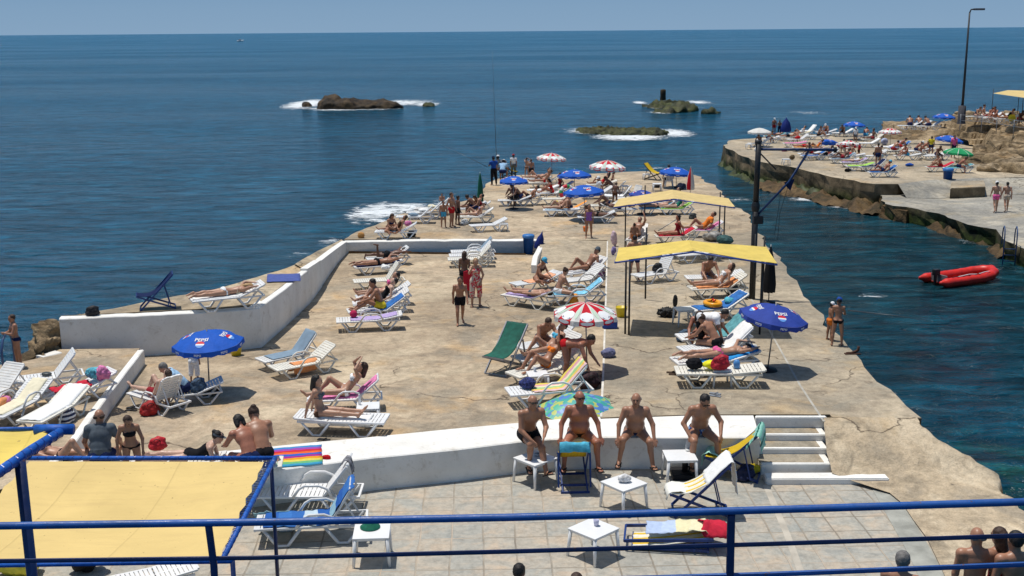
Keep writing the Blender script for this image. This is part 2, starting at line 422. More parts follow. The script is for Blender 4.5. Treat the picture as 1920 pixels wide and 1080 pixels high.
def cloth_mesh(b, kind):
    if kind in b['cl']: return b['cl'][kind]
    m, off = cloth_mask(b, kind)
    fm = m[b['F']].all(1); F_ = b['F'][fm]
    if not len(F_): b['cl'][kind] = None; return None
    used, inv = np.unique(F_, return_inverse=True); F2 = inv.reshape(F_.shape)
    V = b['V'][used] + b['N'][used] * off
    me = bpy.data.meshes.new(kind); me.from_pydata(V.tolist(), [], F2.tolist())
    me.polygons.foreach_set('use_smooth', [True] * len(F2)); me.update()
    b['cl'][kind] = me; return me
_HAIR = {}
def hair_mesh(st):
    """in head space: x side, y back, z up"""
    if st in _HAIR: return _HAIR[st]
    E = lambda c, r, k=.02: ell(c, r, k)
    p = [E((0, .028, .036), (.089, .097, .099))]
    if st == 'short': p = [E((0, .026, .038), (.088, .097, .096)), E((0, .06, .0), (.076, .056, .07))]
    if st == 'bald': p = [cone((-.082, .01, .012), (-.062, .07, .0), .02, .026, .02), cone((.082, .01, .012), (.062, .07, .0), .02, .026, .02), cone((-.062, .07, 0), (.062, .07, 0), .034, .034, .02)]
    if st == 'long': p += [cone((0, .07, .0), (0, .1, -.2), .075, .05, .04), cone((-.06, .04, 0), (-.06, .06, -.16), .035, .03, .03), cone((.06, .04, 0), (.06, .06, -.16), .035, .03, .03)]
    if st == 'bob': p += [cone((-.05, .05, .0), (-.06, .05, -.08), .05, .04, .03), cone((.05, .05, .0), (.06, .05, -.08), .05, .04, .03)]
    if st == 'bun': p += [E((0, .1, .09), (.045, .045, .04))]
    if st == 'tail': p += [cone((0, .11, .05), (0, .15, -.1), .032, .02, .02)]
    me = netmesh('hair', p, .014, .006, 30); _HAIR[st] = me; return me
def cap_mesh(st):
    if st in _HAIR: return _HAIR[st]
    b = MB()
    if st == 'cap' or st == 'visor':
        n = 16
        if st == 'cap': b.lathe([(.0, .145), (.04, .14), (.075, .115), (.092, .07), (.098, .03)], n, (0, .008, .01))
        else: b.lathe([(.1, .065), (.104, .03)], n, (0, .008, .01))
        v = []
        for k in range(9):
            a = -PI + PI * k / 8
            v.append((.096 * math.cos(a), .096 * math.sin(a) + .008, .045))
        for k in range(9):
            a = -PI + PI * k / 8
            v.append((.085 * math.cos(a), .17 * math.sin(a) + .008, .03))
        b.add(v, [(k, k + 1, k + 10, k + 9) for k in range(8)], True)
    else:
        b.lathe([(.0, .145), (.05, .14), (.085, .11), (.1, .05), (.175, .02)], 18, (0, .008, .01))
    me = b.mesh(st); _HAIR[st] = me; return me
SK = dict(tan=(.37, .178, .105), dark=(.17, .08, .05), mid=(.46, .25, .16), light=(.6, .38, .28), red=(.38, .15, .09), black=(.05, .026, .018))
def skin(k):
    n = 'skin_' + k
    if n in _M: return _M[n]
    m, nt, N, L, b = newmat(n); c = SK[k]
    tc = N.new('ShaderNodeTexCoord').outputs['Object']
    cc = ramp(N, L, noi(N, L, tc, 5, 3), [(.3, [x * .82 for x in c]), (.7, [min(1, x * 1.15) for x in c])])
    cc = mixc(N, L, .25, cc, ramp(N, L, noi(N, L, tc, 26, 3), [(.35, .6), (.65, 1)]), 'MULTIPLY')
    L.new(cc, b.inputs['Base Color']); b.inputs['Roughness'].default_value = .42; b.inputs['Specular IOR Level'].default_value = .45
    bump(N, L, noi(N, L, tc, 60, 3), b, .25, .006)
    _M[n] = m; return m
HC_ = dict(black=(.012, .009, .008), brown=(.05, .025, .014), grey=(.16, .15, .14), blonde=(.36, .22, .09), white=(.5, .49, .47))
CL = dict(black=(.012, .012, .015), navy=(.012, .02, .07), red=(.5, .015, .02), white=(.8, .8, .8), blue=(.02, .08, .35), yellow=(.7, .55, .04), orange=(.75, .2, .03),
          grey=(.1, .12, .14), purple=(.28, .12, .4), pink=(.7, .12, .3), green=(.1, .3, .12), cyan=(.08, .4, .6), brown=(.1, .05, .03), maroon=(.25, .02, .03), cream=(.75, .68, .5),
          lilac=(.45, .4, .6), teal=(.02, .16, .12), lime=(.45, .7, .08), beige=(.45, .38, .3), lightblue=(.35, .55, .75))
def cl(k):
    return M('cloth_' + k, CL[k], .85, .2, 12, .3, .1)
_eye = []
def person(pos, heading, pose, label, sex='m', sk='tan', s=1.0, fat=0.0, wear=(), hair=('short', 'black'), hat=None, group=None, vox=.02, fing=False,
           z=None, lie=False, shades=False, cat=None, tilt=None, shoes=None):
    """pos: feet on the ground (standing) or the point under the pelvis; z: height of the seat for a seated or lying figure"""
    b = body(pose, sex, fat, vox, fing)
    k = s * (.72 if sex == 'k' else (.95 if sex == 'f' else 1.0))
    p = Vector(pos)
    if z is None: p.z += -b['zmin'] * k
    else: p.z = z - (b['zlie'] if lie else b['seatz']) * k - .012
    if z is None:
        c = np.mean([a for a, _, _ in b['info']['feet']], 0); rz = Matrix.Rotation(R(heading), 3, 'Z'); o = rz @ Vector((c[0], c[1] - .05, 0)) * k; p.x -= o.x; p.y -= o.y
    r = empty('person', label, cat or ('woman' if sex == 'f' else ('child' if sex == 'k' else 'man')), p, R(heading), group, k)
    obj('body', b['me'], skin(sk), r)
    for w, c in wear:
        me = cloth_mesh(b, w)
        if me is not None: obj(w, me, c if not isinstance(c, str) else cl(c), r)
    if hair:
        h = obj('hair', hair_mesh(hair[0]), M('hair_' + hair[1], HC_[hair[1]], .55, .3, 40, .5, .4), r); h.matrix_local = b['H']
    if hat:
        h = obj('cap' if hat[0] == 'cap' else ('visor' if hat[0] == 'visor' else 'sun_hat'), cap_mesh(hat[0]), cl(hat[1]), r); h.matrix_local = b['H'] @ Matrix.Scale(1.06, 4)
    if shades:
        g = MB(); g.box((-.034, -.103, .018), (.052, .012, .03), None, .008); g.box((.034, -.103, .018), (.052, .012, .03), None, .008); g.box((0, -.106, .024), (.03, .006, .008))
        for sx in (-1, 1): g.bar((sx * .06, -.1, .024), (sx * .083, .0, .02), .006, .008)
        h = g.build('sunglasses', M('lens', (.01, .01, .012), .15, .1, 5, 0, .6), r); h.matrix_local = b['H']
    elif vox < .0165:
        for sx in (-1, 1):
            e = MB(); e.lathe([(0, -.004), (.011, -.002), (.0145, 0), (.011, .003)], 10); me = e.mesh('eye')
            h = obj('eye', me, M('eye_dark', (.02, .012, .01), .2, .1, 5, 0, .6), r)
            h.matrix_local = b['H'] @ Matrix.Translation((sx * .032, -.094, .014)) @ Matrix.Rotation(R(90), 4, 'X')
        h = MB(); h.box((0, -.104, -.052), (.042, .006, .008), None, .002); h = h.build('mouth', M('lips', (.16, .05, .04), .5), r); h.matrix_local = b['H']
    if shoes:
        for a, toe, dn in b['info']['feet']:
            c = a + dn * .068 + toe * .07
            sd = np.cross(dn, toe)
            Mx = Matrix((sd, toe, -dn)).transposed()
            g = MB(); g.box((0, 0, 0), (.1, .27, .018), Mx, .008)
            g.tube([Mx @ Vector(x) for x in ((-.05, .02, 0), (-.03, .05, .05), (0, .1, .045), (.03, .05, .05), (.05, .02, 0))], .011, 5)
            g.build('sandal', M('rubber_black', (.015, .015, .018), .6), r, c)
    return r
# ------------------------------------------------------------------ shared materials
WHITE = M('white_plastic', (.78, .78, .77), .35, .05, 3, 0, .5)
GREYP = M('aged_plastic', (.55, .56, .57), .45, .1, 4, 0, .4)
BLUEW = M('blue_painted_wood', (.012, .04, .17), .45, .3, 12, .2, .4)
STEEL = M('dull_steel', (.3, .3, .3), .4, .3, 14, .1, .5, .6)
DARKM = M('dark_painted_metal', (.018, .018, .02), .5, .4, 18, .2, .4)
BLK = M('black_rubber', (.012, .012, .014), .6, .3, 20, .2)
_LG = {}
def lounger_meshes(back, arms):
    k = (back, arms)
    if k in _LG: return _LG[k]
    o = {}
    sc = M  # noqa
    def slats(y0, y1, z, n, M4=None, w=.58):
        b = MB(); st = (y1 - y0) / n
        for i in range(n):
            c = Vector((0, y0 + st * (i + .5), z)); 
            d = (w, st * .83, .018)
            b.box(c, d, None, .004)
        for s in (-1, 1): b.box((s * (w / 2 + .015), (y0 + y1) / 2, z - .008), (.05, y1 - y0, .04), None, .012)
        b.box((0, (y0 + y1) / 2, z - .006), (.05, y1 - y0, .014))
        if M4 is not None: b.v = [tuple(M4 @ Vector(x)) for x in b.v]
        return b
    s = slats(-.95, .25, .34, 15); s.box((0, -.955, .325), (.64, .05, .055), None, .02)
    for sx in (-1, 1): s.box((sx * .305, .58, .318), (.04, .68, .045), None, .012)
    s.box((0, .9, .318), (.6, .045, .045), None, .012)
    o['seat'] = s.mesh('seat')
    M4 = Matrix.Translation((0, .26, .345)) @ Matrix.Rotation(R(back), 4, 'X')
    bk = slats(0.0, .72, 0, 9); bk.box((0, .73, .0), (.6, .05, .045), None, .02)
    bk.v = [tuple(M4 @ Vector(x)) for x in bk.v]
    if back > 12:
        e = M4 @ Vector((0, .5, -.01))
        for sx in (-1, 1): bk.bar((sx * .24, e.y, e.z), (sx * .24, min(.88, e.y + .22), .33), .022, .03)
    o['backrest'] = bk.mesh('backrest')
    o['legs'] = []
    for sx in (-1, 1):
        for ys in ((-.82, -.6, -.42, -.2), (.2, .42, .58, .84)):
            b = MB(); x = sx * .3
            b.tube([(x, ys[0], .32), (x * 1.05, ys[1], .025), (x * 1.05, ys[2], .025), (x, ys[3], .32)], .024, 6, flat=1.3)
            o['legs'].append(b.mesh('leg'))
    o['arms'] = []
    if arms:
        for sx in (-1, 1):
            b = MB(); b.tube([(sx * .33, -.28, .33), (sx * .34, -.16, .5), (sx * .34, -.06, .56), (sx * .34, .2, .56), (sx * .34, .34, .5), (sx * .33, .42, .34)], .022, 6, flat=1.2)
            o['arms'].append(b.mesh('armrest'))
    _LG[k] = o; return o
class Lg: pass
_LN = [0]
WH = [WHITE, M('white_plastic_dusty', (.70, .69, .66), .45, .14, 2.5, .1, .4), WHITE, M('white_plastic_yellowed', (.74, .71, .62), .4, .12, 3, .1, .4), M('white_plastic_chalky', (.66, .67, .67), .6, .15, 4, .2, .3)]
def lounger(foot, head, lev, label, back=40, arms=False, s=None, mat=None, group='white plastic sun loungers', aspect=None, rot=None):
    a = P(*foot, lev, .3); b = P(*head, lev, .3)
    d = b - a; d.z = 0; c = (a + b) / 2
    ln = d.length; s = s or max(.86, min(1.08, ln / 1.9)); z = c.z - .3
    rz = math.atan2(d.y, d.x) - PI / 2 if rot is None else R(rot)
    r = empty('sun_lounger', label, 'sun lounger', (c.x, c.y, z), rz, group, s)
    o = lounger_meshes(back, arms); m = mat or WHITE
    _LN[0] += 1
    if mat is None: m = WH[(_LN[0] * 7) % 5]
    obj('seat', o['seat'], m, r); obj('backrest', o['backrest'], m, r)
    for q in o['legs']: obj('leg', q, m, r)
    for q in o['arms']: obj('armrest', q, m, r)
    L_ = Lg(); L_.r = r; L_.rz = rz; L_.s = s; L_.c = Vector((c.x, c.y, z)); L_.back = back
    L_.deg = math.degrees(rz); L_.w = lambda x, y, zz=0: L_.c + Matrix.Rotation(rz, 3, 'Z') @ (Vector((x, y, zz)) * s)
    return L_
def on(L_, pose, label, along=.02, side=0, turn=0, **k):
    """a figure on a lounger; turn 0 looks towards the foot end, 180 towards the head end"""
    p = L_.w(side, along); lie = pose in ('prone', 'pronelb', 'proneup', 'supine', 'supinek')
    return person(p, L_.deg + turn, pose, label, z=L_.c.z + .365 * L_.s, lie=lie, **k)
def cloth(name, label, path, w, mat, cat='towel', wr=.012, th=0, seed=0, hangs=0.0, group=None, parent=None, nu=None):
    """a cloth that follows a path of points; w is its width vector; hangs: how far the sides fall"""
    path = [Vector(p) for p in path]; w = Vector(w)
    ds = [0]
    for a, b in zip(path, path[1:]): ds.append(ds[-1] + (b - a).length)
    T_ = ds[-1]; nu = nu or max(6, int(T_ / .06)); nv = 10; v = []; uv = []
    wl = w.length; wn = w.normalized()
    for i in range(nu + 1):
        t = T_ * i / nu; k = 0
        while k < len(ds) - 2 and ds[k + 1] < t: k += 1
        f = (t - ds[k]) / max(1e-6, ds[k + 1] - ds[k]); p = path[k].lerp(path[k + 1], f)
        for j in range(nv + 1):
            g = j / nv - .5; q = p + w * g
            e = max(0, abs(g) * wl - (wl / 2 - hangs))
            if e > 0: q = p + wn * math.copysign(wl / 2 - hangs + e * .15, g) - Vector((0, 0, e))
            n = mn.fractal(Vector((q.x * 7 + seed * 3.1, q.y * 7, q.z * 7)), 1, 2, 3)
            q = q + Vector((n * wr * .8, mn.noise(q * 6 + Vector((seed, 9, 2))) * wr, abs(n) * wr * 1.4 + .006))
            # ragged outline
            if j in (0, nv): q = q + wn * (mn.noise(Vector((t * 5, seed, j))) * .03)
            if i in (0, nu): q = q + (path[-1] - path[0]).normalized() * (mn.noise(Vector((g * 6, seed + 4, i))) * .04)
            v.append(q); uv.append((i / nu, j / nv))
    f = [(i * (nv + 1) + j, (i + 1) * (nv + 1) + j, (i + 1) * (nv + 1) + j + 1, i * (nv + 1) + j + 1) for i in range(nu) for j in range(nv)]
    c = path[len(path) // 2]
    me = mesh(name, [q - c for q in v], f, True, uv=uv)
    o = obj(name, me, mat, parent, c)
    md = o.modifiers.new('thick', 'SOLIDIFY'); md.thickness = .008; md.offset = 1
    if label: tag(o, label, cat, group)
    return o
def towel_on(L_, label, t0, t1, mat, w=.56, hangs=0.0, seed=0, name='towel', cat='towel', wr=.012, side=0):
    prof = []
    zb = .365
    for i in range(33):
        t = t0 + (t1 - t0) * i / 32
        if t < 1.2: q = (side, -.95 + t, zb)
        else:
            e = t - 1.2; q = (side, .26 + e * math.cos(R(L_.back)) - .015 * math.sin(R(L_.back)), zb + e * math.sin(R(L_.back)) + .01)
            if e > .75: q = (side, .26 + .75 * math.cos(R(L_.back)) + .05, zb + .75 * math.sin(R(L_.back)) - (e - .75))
        prof.append(L_.w(*q))
    w_ = Matrix.Rotation(L_.rz, 3, 'Z') @ Vector((w * L_.s, 0, 0))
    return cloth(name, label, prof, w_, mat, cat, wr, 0, seed, hangs)
def heap(pos, size, mat, label, cat, name, seed=0, disp=.35, n=5, vox=None, z0=0, group=None, rz=0):
    """a crumpled bundle or soft bag"""
    rnd = random.Random(seed); sx, sy, sz = size; p = []
    for i in range(n):
        a = rnd.random() * 6.28; r_ = rnd.random() * .5
        p.append(ell((math.cos(a) * r_ * sx, math.sin(a) * r_ * sy, sz * (.45 + .3 * rnd.random())), (sx * (.35 + .3 * rnd.random()), sy * (.35 + .3 * rnd.random()), sz * (.4 + .2 * rnd.random())), .05))
    me = netmesh(name, p, vox or max(.012, max(size) / 16), disp * min(size) * .3, 9 / max(size) * .5)
    for v in me.vertices: v.co.z = max(v.co.z, 0.002)
    o = obj(name, me, mat, None, Vector(pos) + Vector((0, 0, z0)), (0, 0, R(rz))); return tag(o, label, cat, group)
def bag(pos, mat, label, s=1.0, rz=0, name='beach_bag', cat='bag', z0=0, group=None, mat2=None):
    r = empty(name, label, cat, Vector(pos) + Vector((0, 0, z0)), R(rz), group, s)
    me = netmesh('bag_body', [ell((0, 0, .15), (.2, .12, .15), .05), ell((0, 0, .08), (.21, .13, .1), .05), ell((.06, .02, .24), (.1, .07, .07), .06)], .02, .03, 9)
    for v in me.vertices: v.co.z = max(v.co.z, .002)
    obj('bag_body', me, mat, r)
    for sy in (-1, 1):
        b = MB(); b.tube([(-.09, sy * .07, .2), (-.06, sy * .1, .27), (.0, sy * .115, .3), (.06, sy * .1, .27), (.09, sy * .07, .2)], .009, 6); b.build('strap', mat2 or BLK, r)
    return r
def table(px, py, lev, label, size=.55, rot=0, h=.45, s=1.0, at=None, group='square white plastic side tables'):
    p = P(px, py, lev, h * s) if at is None else Vector(at); z = p.z - h * s if at is None else at[2]
    r = empty('side_table', label, 'side table', (p.x, p.y, z), R(rot), group, s)
    k = ('table', size, h)
    if k not in _LG:
        b = MB(); b.box((0, 0, h - .012), (size, size, .024), None, .01)
        a = size / 2 - .02; b.box((0, 0, h - .04), (size - .05, size - .05, .045), None, .01)
        b2 = []
        for sx in (-1, 1):
            for sy in (-1, 1):
                q = MB(); q.tube([(sx * a * .93, sy * a * .93, h - .03), (sx * a * 1.06, sy * a * 1.06, 0)], .036, 6, r2=.024); b2.append(q.mesh('leg'))
        _LG[k] = (b.mesh('table_top'), b2)
    t, l = _LG[k]
    obj('table_top', t, WHITE, r)
    for q in l: obj('leg', q, WHITE, r)
    return r
def deckchair(pos, rz, label, clothmat, angle=50, s=1.0, wood=None, z0=0, group='folding wooden deckchairs', flat=False, sag=.12, ci=0):
    """wooden sling chair; looks towards -Y"""
    wood = wood or BLUEW
    r = empty('deckchair', label, 'deckchair', Vector(pos) + Vector((0, 0, z0)), rz, group, s)
    A = R(angle); w = .27
    t = (0, .30, 0); # long frame from front foot-top to back top
    if flat:
        a = Vector((0, -.62, .16)); b = Vector((0, .66, .24)); c = Vector((0, -.5, .05)); d = Vector((0, .6, .05))
    else:
        a = Vector((0, .52 - 1.3 * math.cos(A) * .95, .06)); a = Vector((0, -.42, .02)); b = Vector((0, .5, .98))
        c = Vector((0, -.5, .42)); d = Vector((0, .52, .02))
    for sx in (-1, 1):
        X = Vector((sx * w, 0, 0)); m = MB(); m.bar(a + X, b + X, .028, .045); m.build('back_frame', wood, r)
        X = Vector((sx * (w - .035), 0, 0)); m = MB(); m.bar(c + X, d + X, .028, .045); m.build('seat_frame', wood, r)
        if not flat:
            X = Vector((sx * (w + .03), 0, 0)); m = MB(); m.bar(a.lerp(b, .72) + X, d.lerp(c, .12) + X, .022, .035); m.build('prop', wood, r)
    for q, n in ((b, 'top_rail'), (c, 'front_rail'), (d, 'rear_rail'), (a, 'foot_rail'), (d.lerp(c, .18), 'rear_rail')):
        m = MB(); m.bar(q + Vector((-w, 0, 0)), q + Vector((w, 0, 0)), .03, .04); m.build(n, wood, r)
    pts = []
    for i in range(13):
        t = i / 12; q = b.lerp(c, t); sg = sag * 4 * t * (1 - t) * (1.25 - .5 * (1 - t))
        q = q + Vector((0, sg * .35, -sg * 1.3)) + Vector((0, 0, .012)); pts.append(q)
    me_o = cloth('sling', None, pts, (w * 1.85, 0, 0), clothmat, parent=r, wr=.004, seed=ci)
    return r
# ------------------------------------------------------------------ parasols
def text_geo(txt, size, n=2):
    c = bpy.data.curves.new('t', 'FONT'); c.body = txt; c.size = size; c.align_x = 'CENTER'; c.align_y = 'CENTER'; c.resolution_u = n; c.offset = .02 * size
    o = bpy.data.objects.new('t', c); col.objects.link(o); dg = bpy.context.evaluated_depsgraph_get(); dg.update()
    me = bpy.data.meshes.new_from_object(o.evaluated_get(dg)); bm = bmesh.new(); bm.from_mesh(me); bmesh.ops.triangulate(bm, faces=bm.faces)
    v = [q.co.copy() for q in bm.verts]; f = [[x.index for x in q.verts] for q in bm.faces]; bm.free()
    bpy.data.objects.remove(o); bpy.data.curves.remove(c); bpy.data.meshes.remove(me); return v, f
TXT = dict(pepsi=text_geo('PEPSI', .2), almaza=text_geo('almaza', .19), PB=text_geo('PEPSI', .12))
def disc(n=20, r=1, y0=-9, y1=9):
    """a circle cut to y0..y1 as one polygon row set"""
    v = []; f = []; m = 8
    a0 = max(-1, y0); a1 = min(1, y1)
    for i in range(m + 1):
        y = a0 + (a1 - a0) * i / m; x = math.sqrt(max(0, 1 - y * y)); v += [Vector((-x * r, y * r, 0)), Vector((x * r, y * r, 0))]
    for i in range(m): f.append((2 * i, 2 * i + 1, 2 * i + 3, 2 * i + 2))
    return v, f
FAB = {}
def fabric(k, c):
    if k in FAB: return FAB[k]
    m, nt, N, L, b = newmat('canopy_' + k)
    tc = N.new('ShaderNodeTexCoord').outputs['Object']
    L.new(ramp(N, L, noi(N, L, tc, 3, 4), [(.3, [x * .86 for x in c]), (.7, [min(1, x * 1.08) for x in c])]), b.inputs['Base Color'])
    b.inputs['Roughness'].default_value = .7; b.inputs['Specular IOR Level'].default_value = .2
    bump(N, L, noi(N, L, tc, 5, 3), b, .5, .05)
    tr = N.new('ShaderNodeBsdfTranslucent'); tr.inputs[0].default_value = (*c, 1)
    mx = N.new('ShaderNodeMixShader'); mx.inputs[0].default_value = .18; L.new(b.outputs[0], mx.inputs[1]); L.new(tr.outputs[0], mx.inputs[2])
    L.new(mx.outputs[0], N['Material Output'].inputs[0]); FAB[k] = m; return m
FB = dict(blue=fabric('blue', (.018, .115, .55)), red=fabric('red', (.62, .012, .03)), white=fabric('white', (.75, .74, .7)), green=fabric('green', (.02, .33, .12)),
          yellow=fabric('yellow', (.86, .62, .2)), violet=fabric('violet', (.035, .07, .36)))
PW = M('print_white', (.8, .8, .8), .6, .03); PR = M('print_red', (.6, .02, .03), .6, .03); PBL = M('print_light_blue', (.12, .3, .7), .6, .03); PBK = M('print_navy', (.02, .03, .12), .6, .03); PG = M('print_pale_green', (.5, .66, .5), .6, .05)
_PM = {}
def canopy_meshes(kind):
    if kind in _PM: return _PM[kind]
    RR = 1.0; Hh = .34
    if kind in ('almaza',): ang = []; a = 0
    if kind == 'almaza':
        secs = []
        for i in range(8): secs += [(i * 45 - 90 - 14, i * 45 - 90 + 14, 0), (i * 45 - 90 + 14, i * 45 - 90 + 31, 1)]
    elif kind == 'green':
        secs = []
        for i in range(8): secs += [(i * 45 - 90 - 21, i * 45 - 90 + 21, 0), (i * 45 - 90 + 21, i * 45 - 90 + 24, 1)]
    else: secs = [(i * 45 - 90 - 22.5, i * 45 - 90 + 22.5, 0) for i in range(8)]
    def pt(phi, r, off=0):
        """phi in degrees; gores are flatter between the eight ribs"""
        rel = ((phi + 90 + 22.5) % 45) - 22.5
        ch = math.cos(R(22.5)) / math.cos(R(rel))           # straight hems between ribs
        sagging = .03 * math.cos(R(rel * 4)) * r
        z = Hh * (1 - (r / RR) ** 1.7) * 1.0
        rr = r * (1 - (1 - ch) * min(1, r * 1.2))
        return Vector((rr * math.cos(R(phi)), rr * math.sin(R(phi)), z - sagging + off))
    rings = [0.02, .2, .4, .6, .8, .92, 1.0]
    v = []; f = []; mi = []
    for a0, a1, m in secs:
        n = 4 if a1 - a0 > 10 else 2; base = len(v)
        for r in rings:
            for k in range(n + 1): v.append(pt(a0 + (a1 - a0) * k / n, r))
        for i in range(len(rings) - 1):
            for k in range(n):
                f.append((base + i * (n + 1) + k, base + (i + 1) * (n + 1) + k, base + (i + 1) * (n + 1) + k + 1, base + i * (n + 1) + k + 1)); mi.append(m)
    cols = dict(almaza=('red', 'white'), green=('green', 'white'), pepsi=('blue', 'blue'), pepsiv=('violet', 'violet'), white=('white', 'white'))[kind]
    bm = bmesh.new(); me = mesh('canopy', v, f, True, [FB[c] for c in cols], mi); bm.from_mesh(me); bmesh.ops.remove_doubles(bm, verts=bm.verts, dist=.002); bm.to_mesh(me); bm.free()
    # valance: a hanging strip with wavy lower hem
    vv = []; vf = []; vm = []
    for a0, a1, m in secs:
        n = 8 if a1 - a0 > 10 else 3; base = len(vv)
        for k in range(n + 1):
            ph = a0 + (a1 - a0) * k / n; p = pt(ph, 1.0); rel = ((ph + 90 + 22.5) % 45) - 22.5
            o = Vector((math.cos(R(ph)), math.sin(R(ph)), 0))
            vv += [p + o * .002, p + o * .012 - Vector((0, 0, .09)), p + o * (.016 + .01 * math.sin(ph * .7)) - Vector((0, 0, .145 + .02 * math.cos(R(rel * 16)))) ]
        for k in range(n):
            for j in range(2): vf.append((base + k * 3 + j, base + k * 3 + j + 1, base + k * 3 + j + 4, base + k * 3 + j + 3)); vm.append(m)
    va = mesh('valance', vv, vf, True, [FB[c] for c in cols], vm)
    pr = {}
    def put(nm, vf, phi, r0, sc=1.0, off=.012, val=None):
        V_, F_ = vf; b = pr.setdefault(nm, MB()); out = []
        for q in V_:
            if val is None:
                r = r0 - q.y * sc; ph = phi + math.degrees(q.x * sc / max(.2, r)); out.append(pt(ph, r, off))
            else:
                ph = phi + math.degrees(q.x * sc); p = pt(ph, 1.0); o = Vector((math.cos(R(ph)), math.sin(R(ph)), 0)); out.append(p + o * (.02 + off) + Vector((0, 0, val + q.y * sc)))
        b.add(out, F_)
    rndm = random.Random(4)
    if kind.startswith('pepsi'):
        for i in range(0, 8, 1):
            ph = i * 45 - 90
            if i % 2 == 0:
                put('white', TXT['pepsi'], ph, .52, .9)
                put('red', disc(20, .13, .12, 1), ph, .7, 1); put('white', disc(20, .13, -.28, .12), ph, .7, 1); put('lb', disc(20, .13, -1, -.28), ph, .7, 1)
            put('white', TXT['PB'], ph, 1, .8, .004, -.075)
    if kind == 'almaza':
        for i in range(8):
            ph = i * 45 - 90
            V_, F_ = disc(24, 1); V_ = [Vector((q.x * .21, q.y * .16 if q.y < 0 else q.y * .24, 0)) for q in V_]
            put('white', (V_, F_), ph, .84, 1, .01)
            put('navy', TXT['almaza'], ph, .9, .62, .016)
            V2 = [Vector((q.x * .05, q.y * .05, 0)) for q in disc(16)[0]]; put('lb', (V2, F_), ph, .74, 1, .016)
            V_ = [Vector((q.x * .2, q.y * .06 - .05, 0)) for q in disc(24)[0]]; put('white', (V_, F_), ph, 1, 1, .002, 0)
            V_ = [Vector((q.x * .05, q.y * .27, 0)) for q in disc(16)[0]]; put('gr', (V_, F_), ph + 22.5, .66, 1, .01)
    # the printed marks belong to the cloth: one mesh, more materials
    plain = me
    if pr:
        V2 = [q.co.copy() for q in me.vertices]; F2 = [list(q.vertices) for q in me.polygons]; I2 = [q.material_index for q in me.polygons]; ms = list(me.materials); ns = len(F2)
        for k, b in pr.items():
            ms.append(dict(white=PW, red=PR, lb=PBL, navy=PBK, gr=PG)[k]); o = len(V2); V2 += [Vector(q) for q in b.v]; F2 += [[i + o for i in q] for q in b.f]; I2 += [len(ms) - 1] * len(b.f)
        me = mesh('printed_canopy', V2, F2, False, ms, I2); me.polygons.foreach_set('use_smooth', [i < ns for i in range(len(F2))])
    _PM[kind] = (me, va, plain); return _PM[kind]
def parasol(cx, cy, rpx, lev, kind, label, base=None, hgt=2.05, tilt=(0, 0), spin=0, prints=True, basekind='disc', group=None, cat='parasol', name='beach_umbrella'):
    """centre of the canopy's rim seen at (cx, cy) with radius rpx"""
    zz = P(base[0], base[1], lev) if base is not None else None
    if zz is not None: z = zz.z + hgt; g = zz
    else:
        q = P(cx, cy, lev, hgt); g = Vector((q.x, q.y, q.z - hgt)); z = q.z
    d = ray(cx, cy); t = (z - HC) / d.z; c = Vector((0, 0, HC)) + d * t
    rad = rpx / F * t   # depth along the view axis is t
    if base is not None:
        # keep the canopy over its foot: fit height so that it plots at (cx, cy)
        dd = ray(cx, cy); t = (g.y) / dd.y; c = Vector((0, 0, HC)) + dd * t; c.y = g.y; rad = rpx / F * t
    r = empty(name, label, cat, g, 0, group)
    me, va, prs = canopy_meshes(kind)
    top = c - g
    Mx = Matrix.Translation(top) @ Matrix.Rotation(R(tilt[0]), 4, 'X') @ Matrix.Rotation(R(tilt[1]), 4, 'Y') @ Matrix.Rotation(R(spin), 4, 'Z') @ Matrix.Diagonal((rad, rad, rad * .95, 1))
    def put(nm, m, mat=None, par=r):
        o = bpy.data.objects.new(nm, m); col.objects.link(o); o.parent = par
        if mat is not None:
            if not len(m.materials): m.materials.append(mat)
        return o
    cn = put('canopy', me); cn.matrix_local = Mx
    put('valance', va, None, cn)
    apex = Mx @ Vector((0, 0, .34))
    b = MB(); b.tube([(0, 0, 0), apex + Vector((0, 0, .06))], .017, 8); b.build('pole', STEEL, r)
    if rad > .5:
        for i in range(8):
            a = R(i * 45 - 90 + 22.5); b = MB(); b.tube([Mx @ Vector((.1 * math.cos(a), .1 * math.sin(a), .3)), Mx @ Vector((.6 * math.cos(a), .6 * math.sin(a), .16)), Mx @ Vector((.98 * math.cos(a), .98 * math.sin(a), -.015))], .005, 4); b.build('rib', STEEL, r)
    b = MB()
    if basekind == 'disc': b.lathe([(0, .09), (.04, .09), (.05, .07), (.2, .06), (.23, .03), (.23, 0)], 20)
    else: b.box((0, 0, .05), (.35, .35, .1), None, .02)
    b.build('base', BLK, r)
    return r
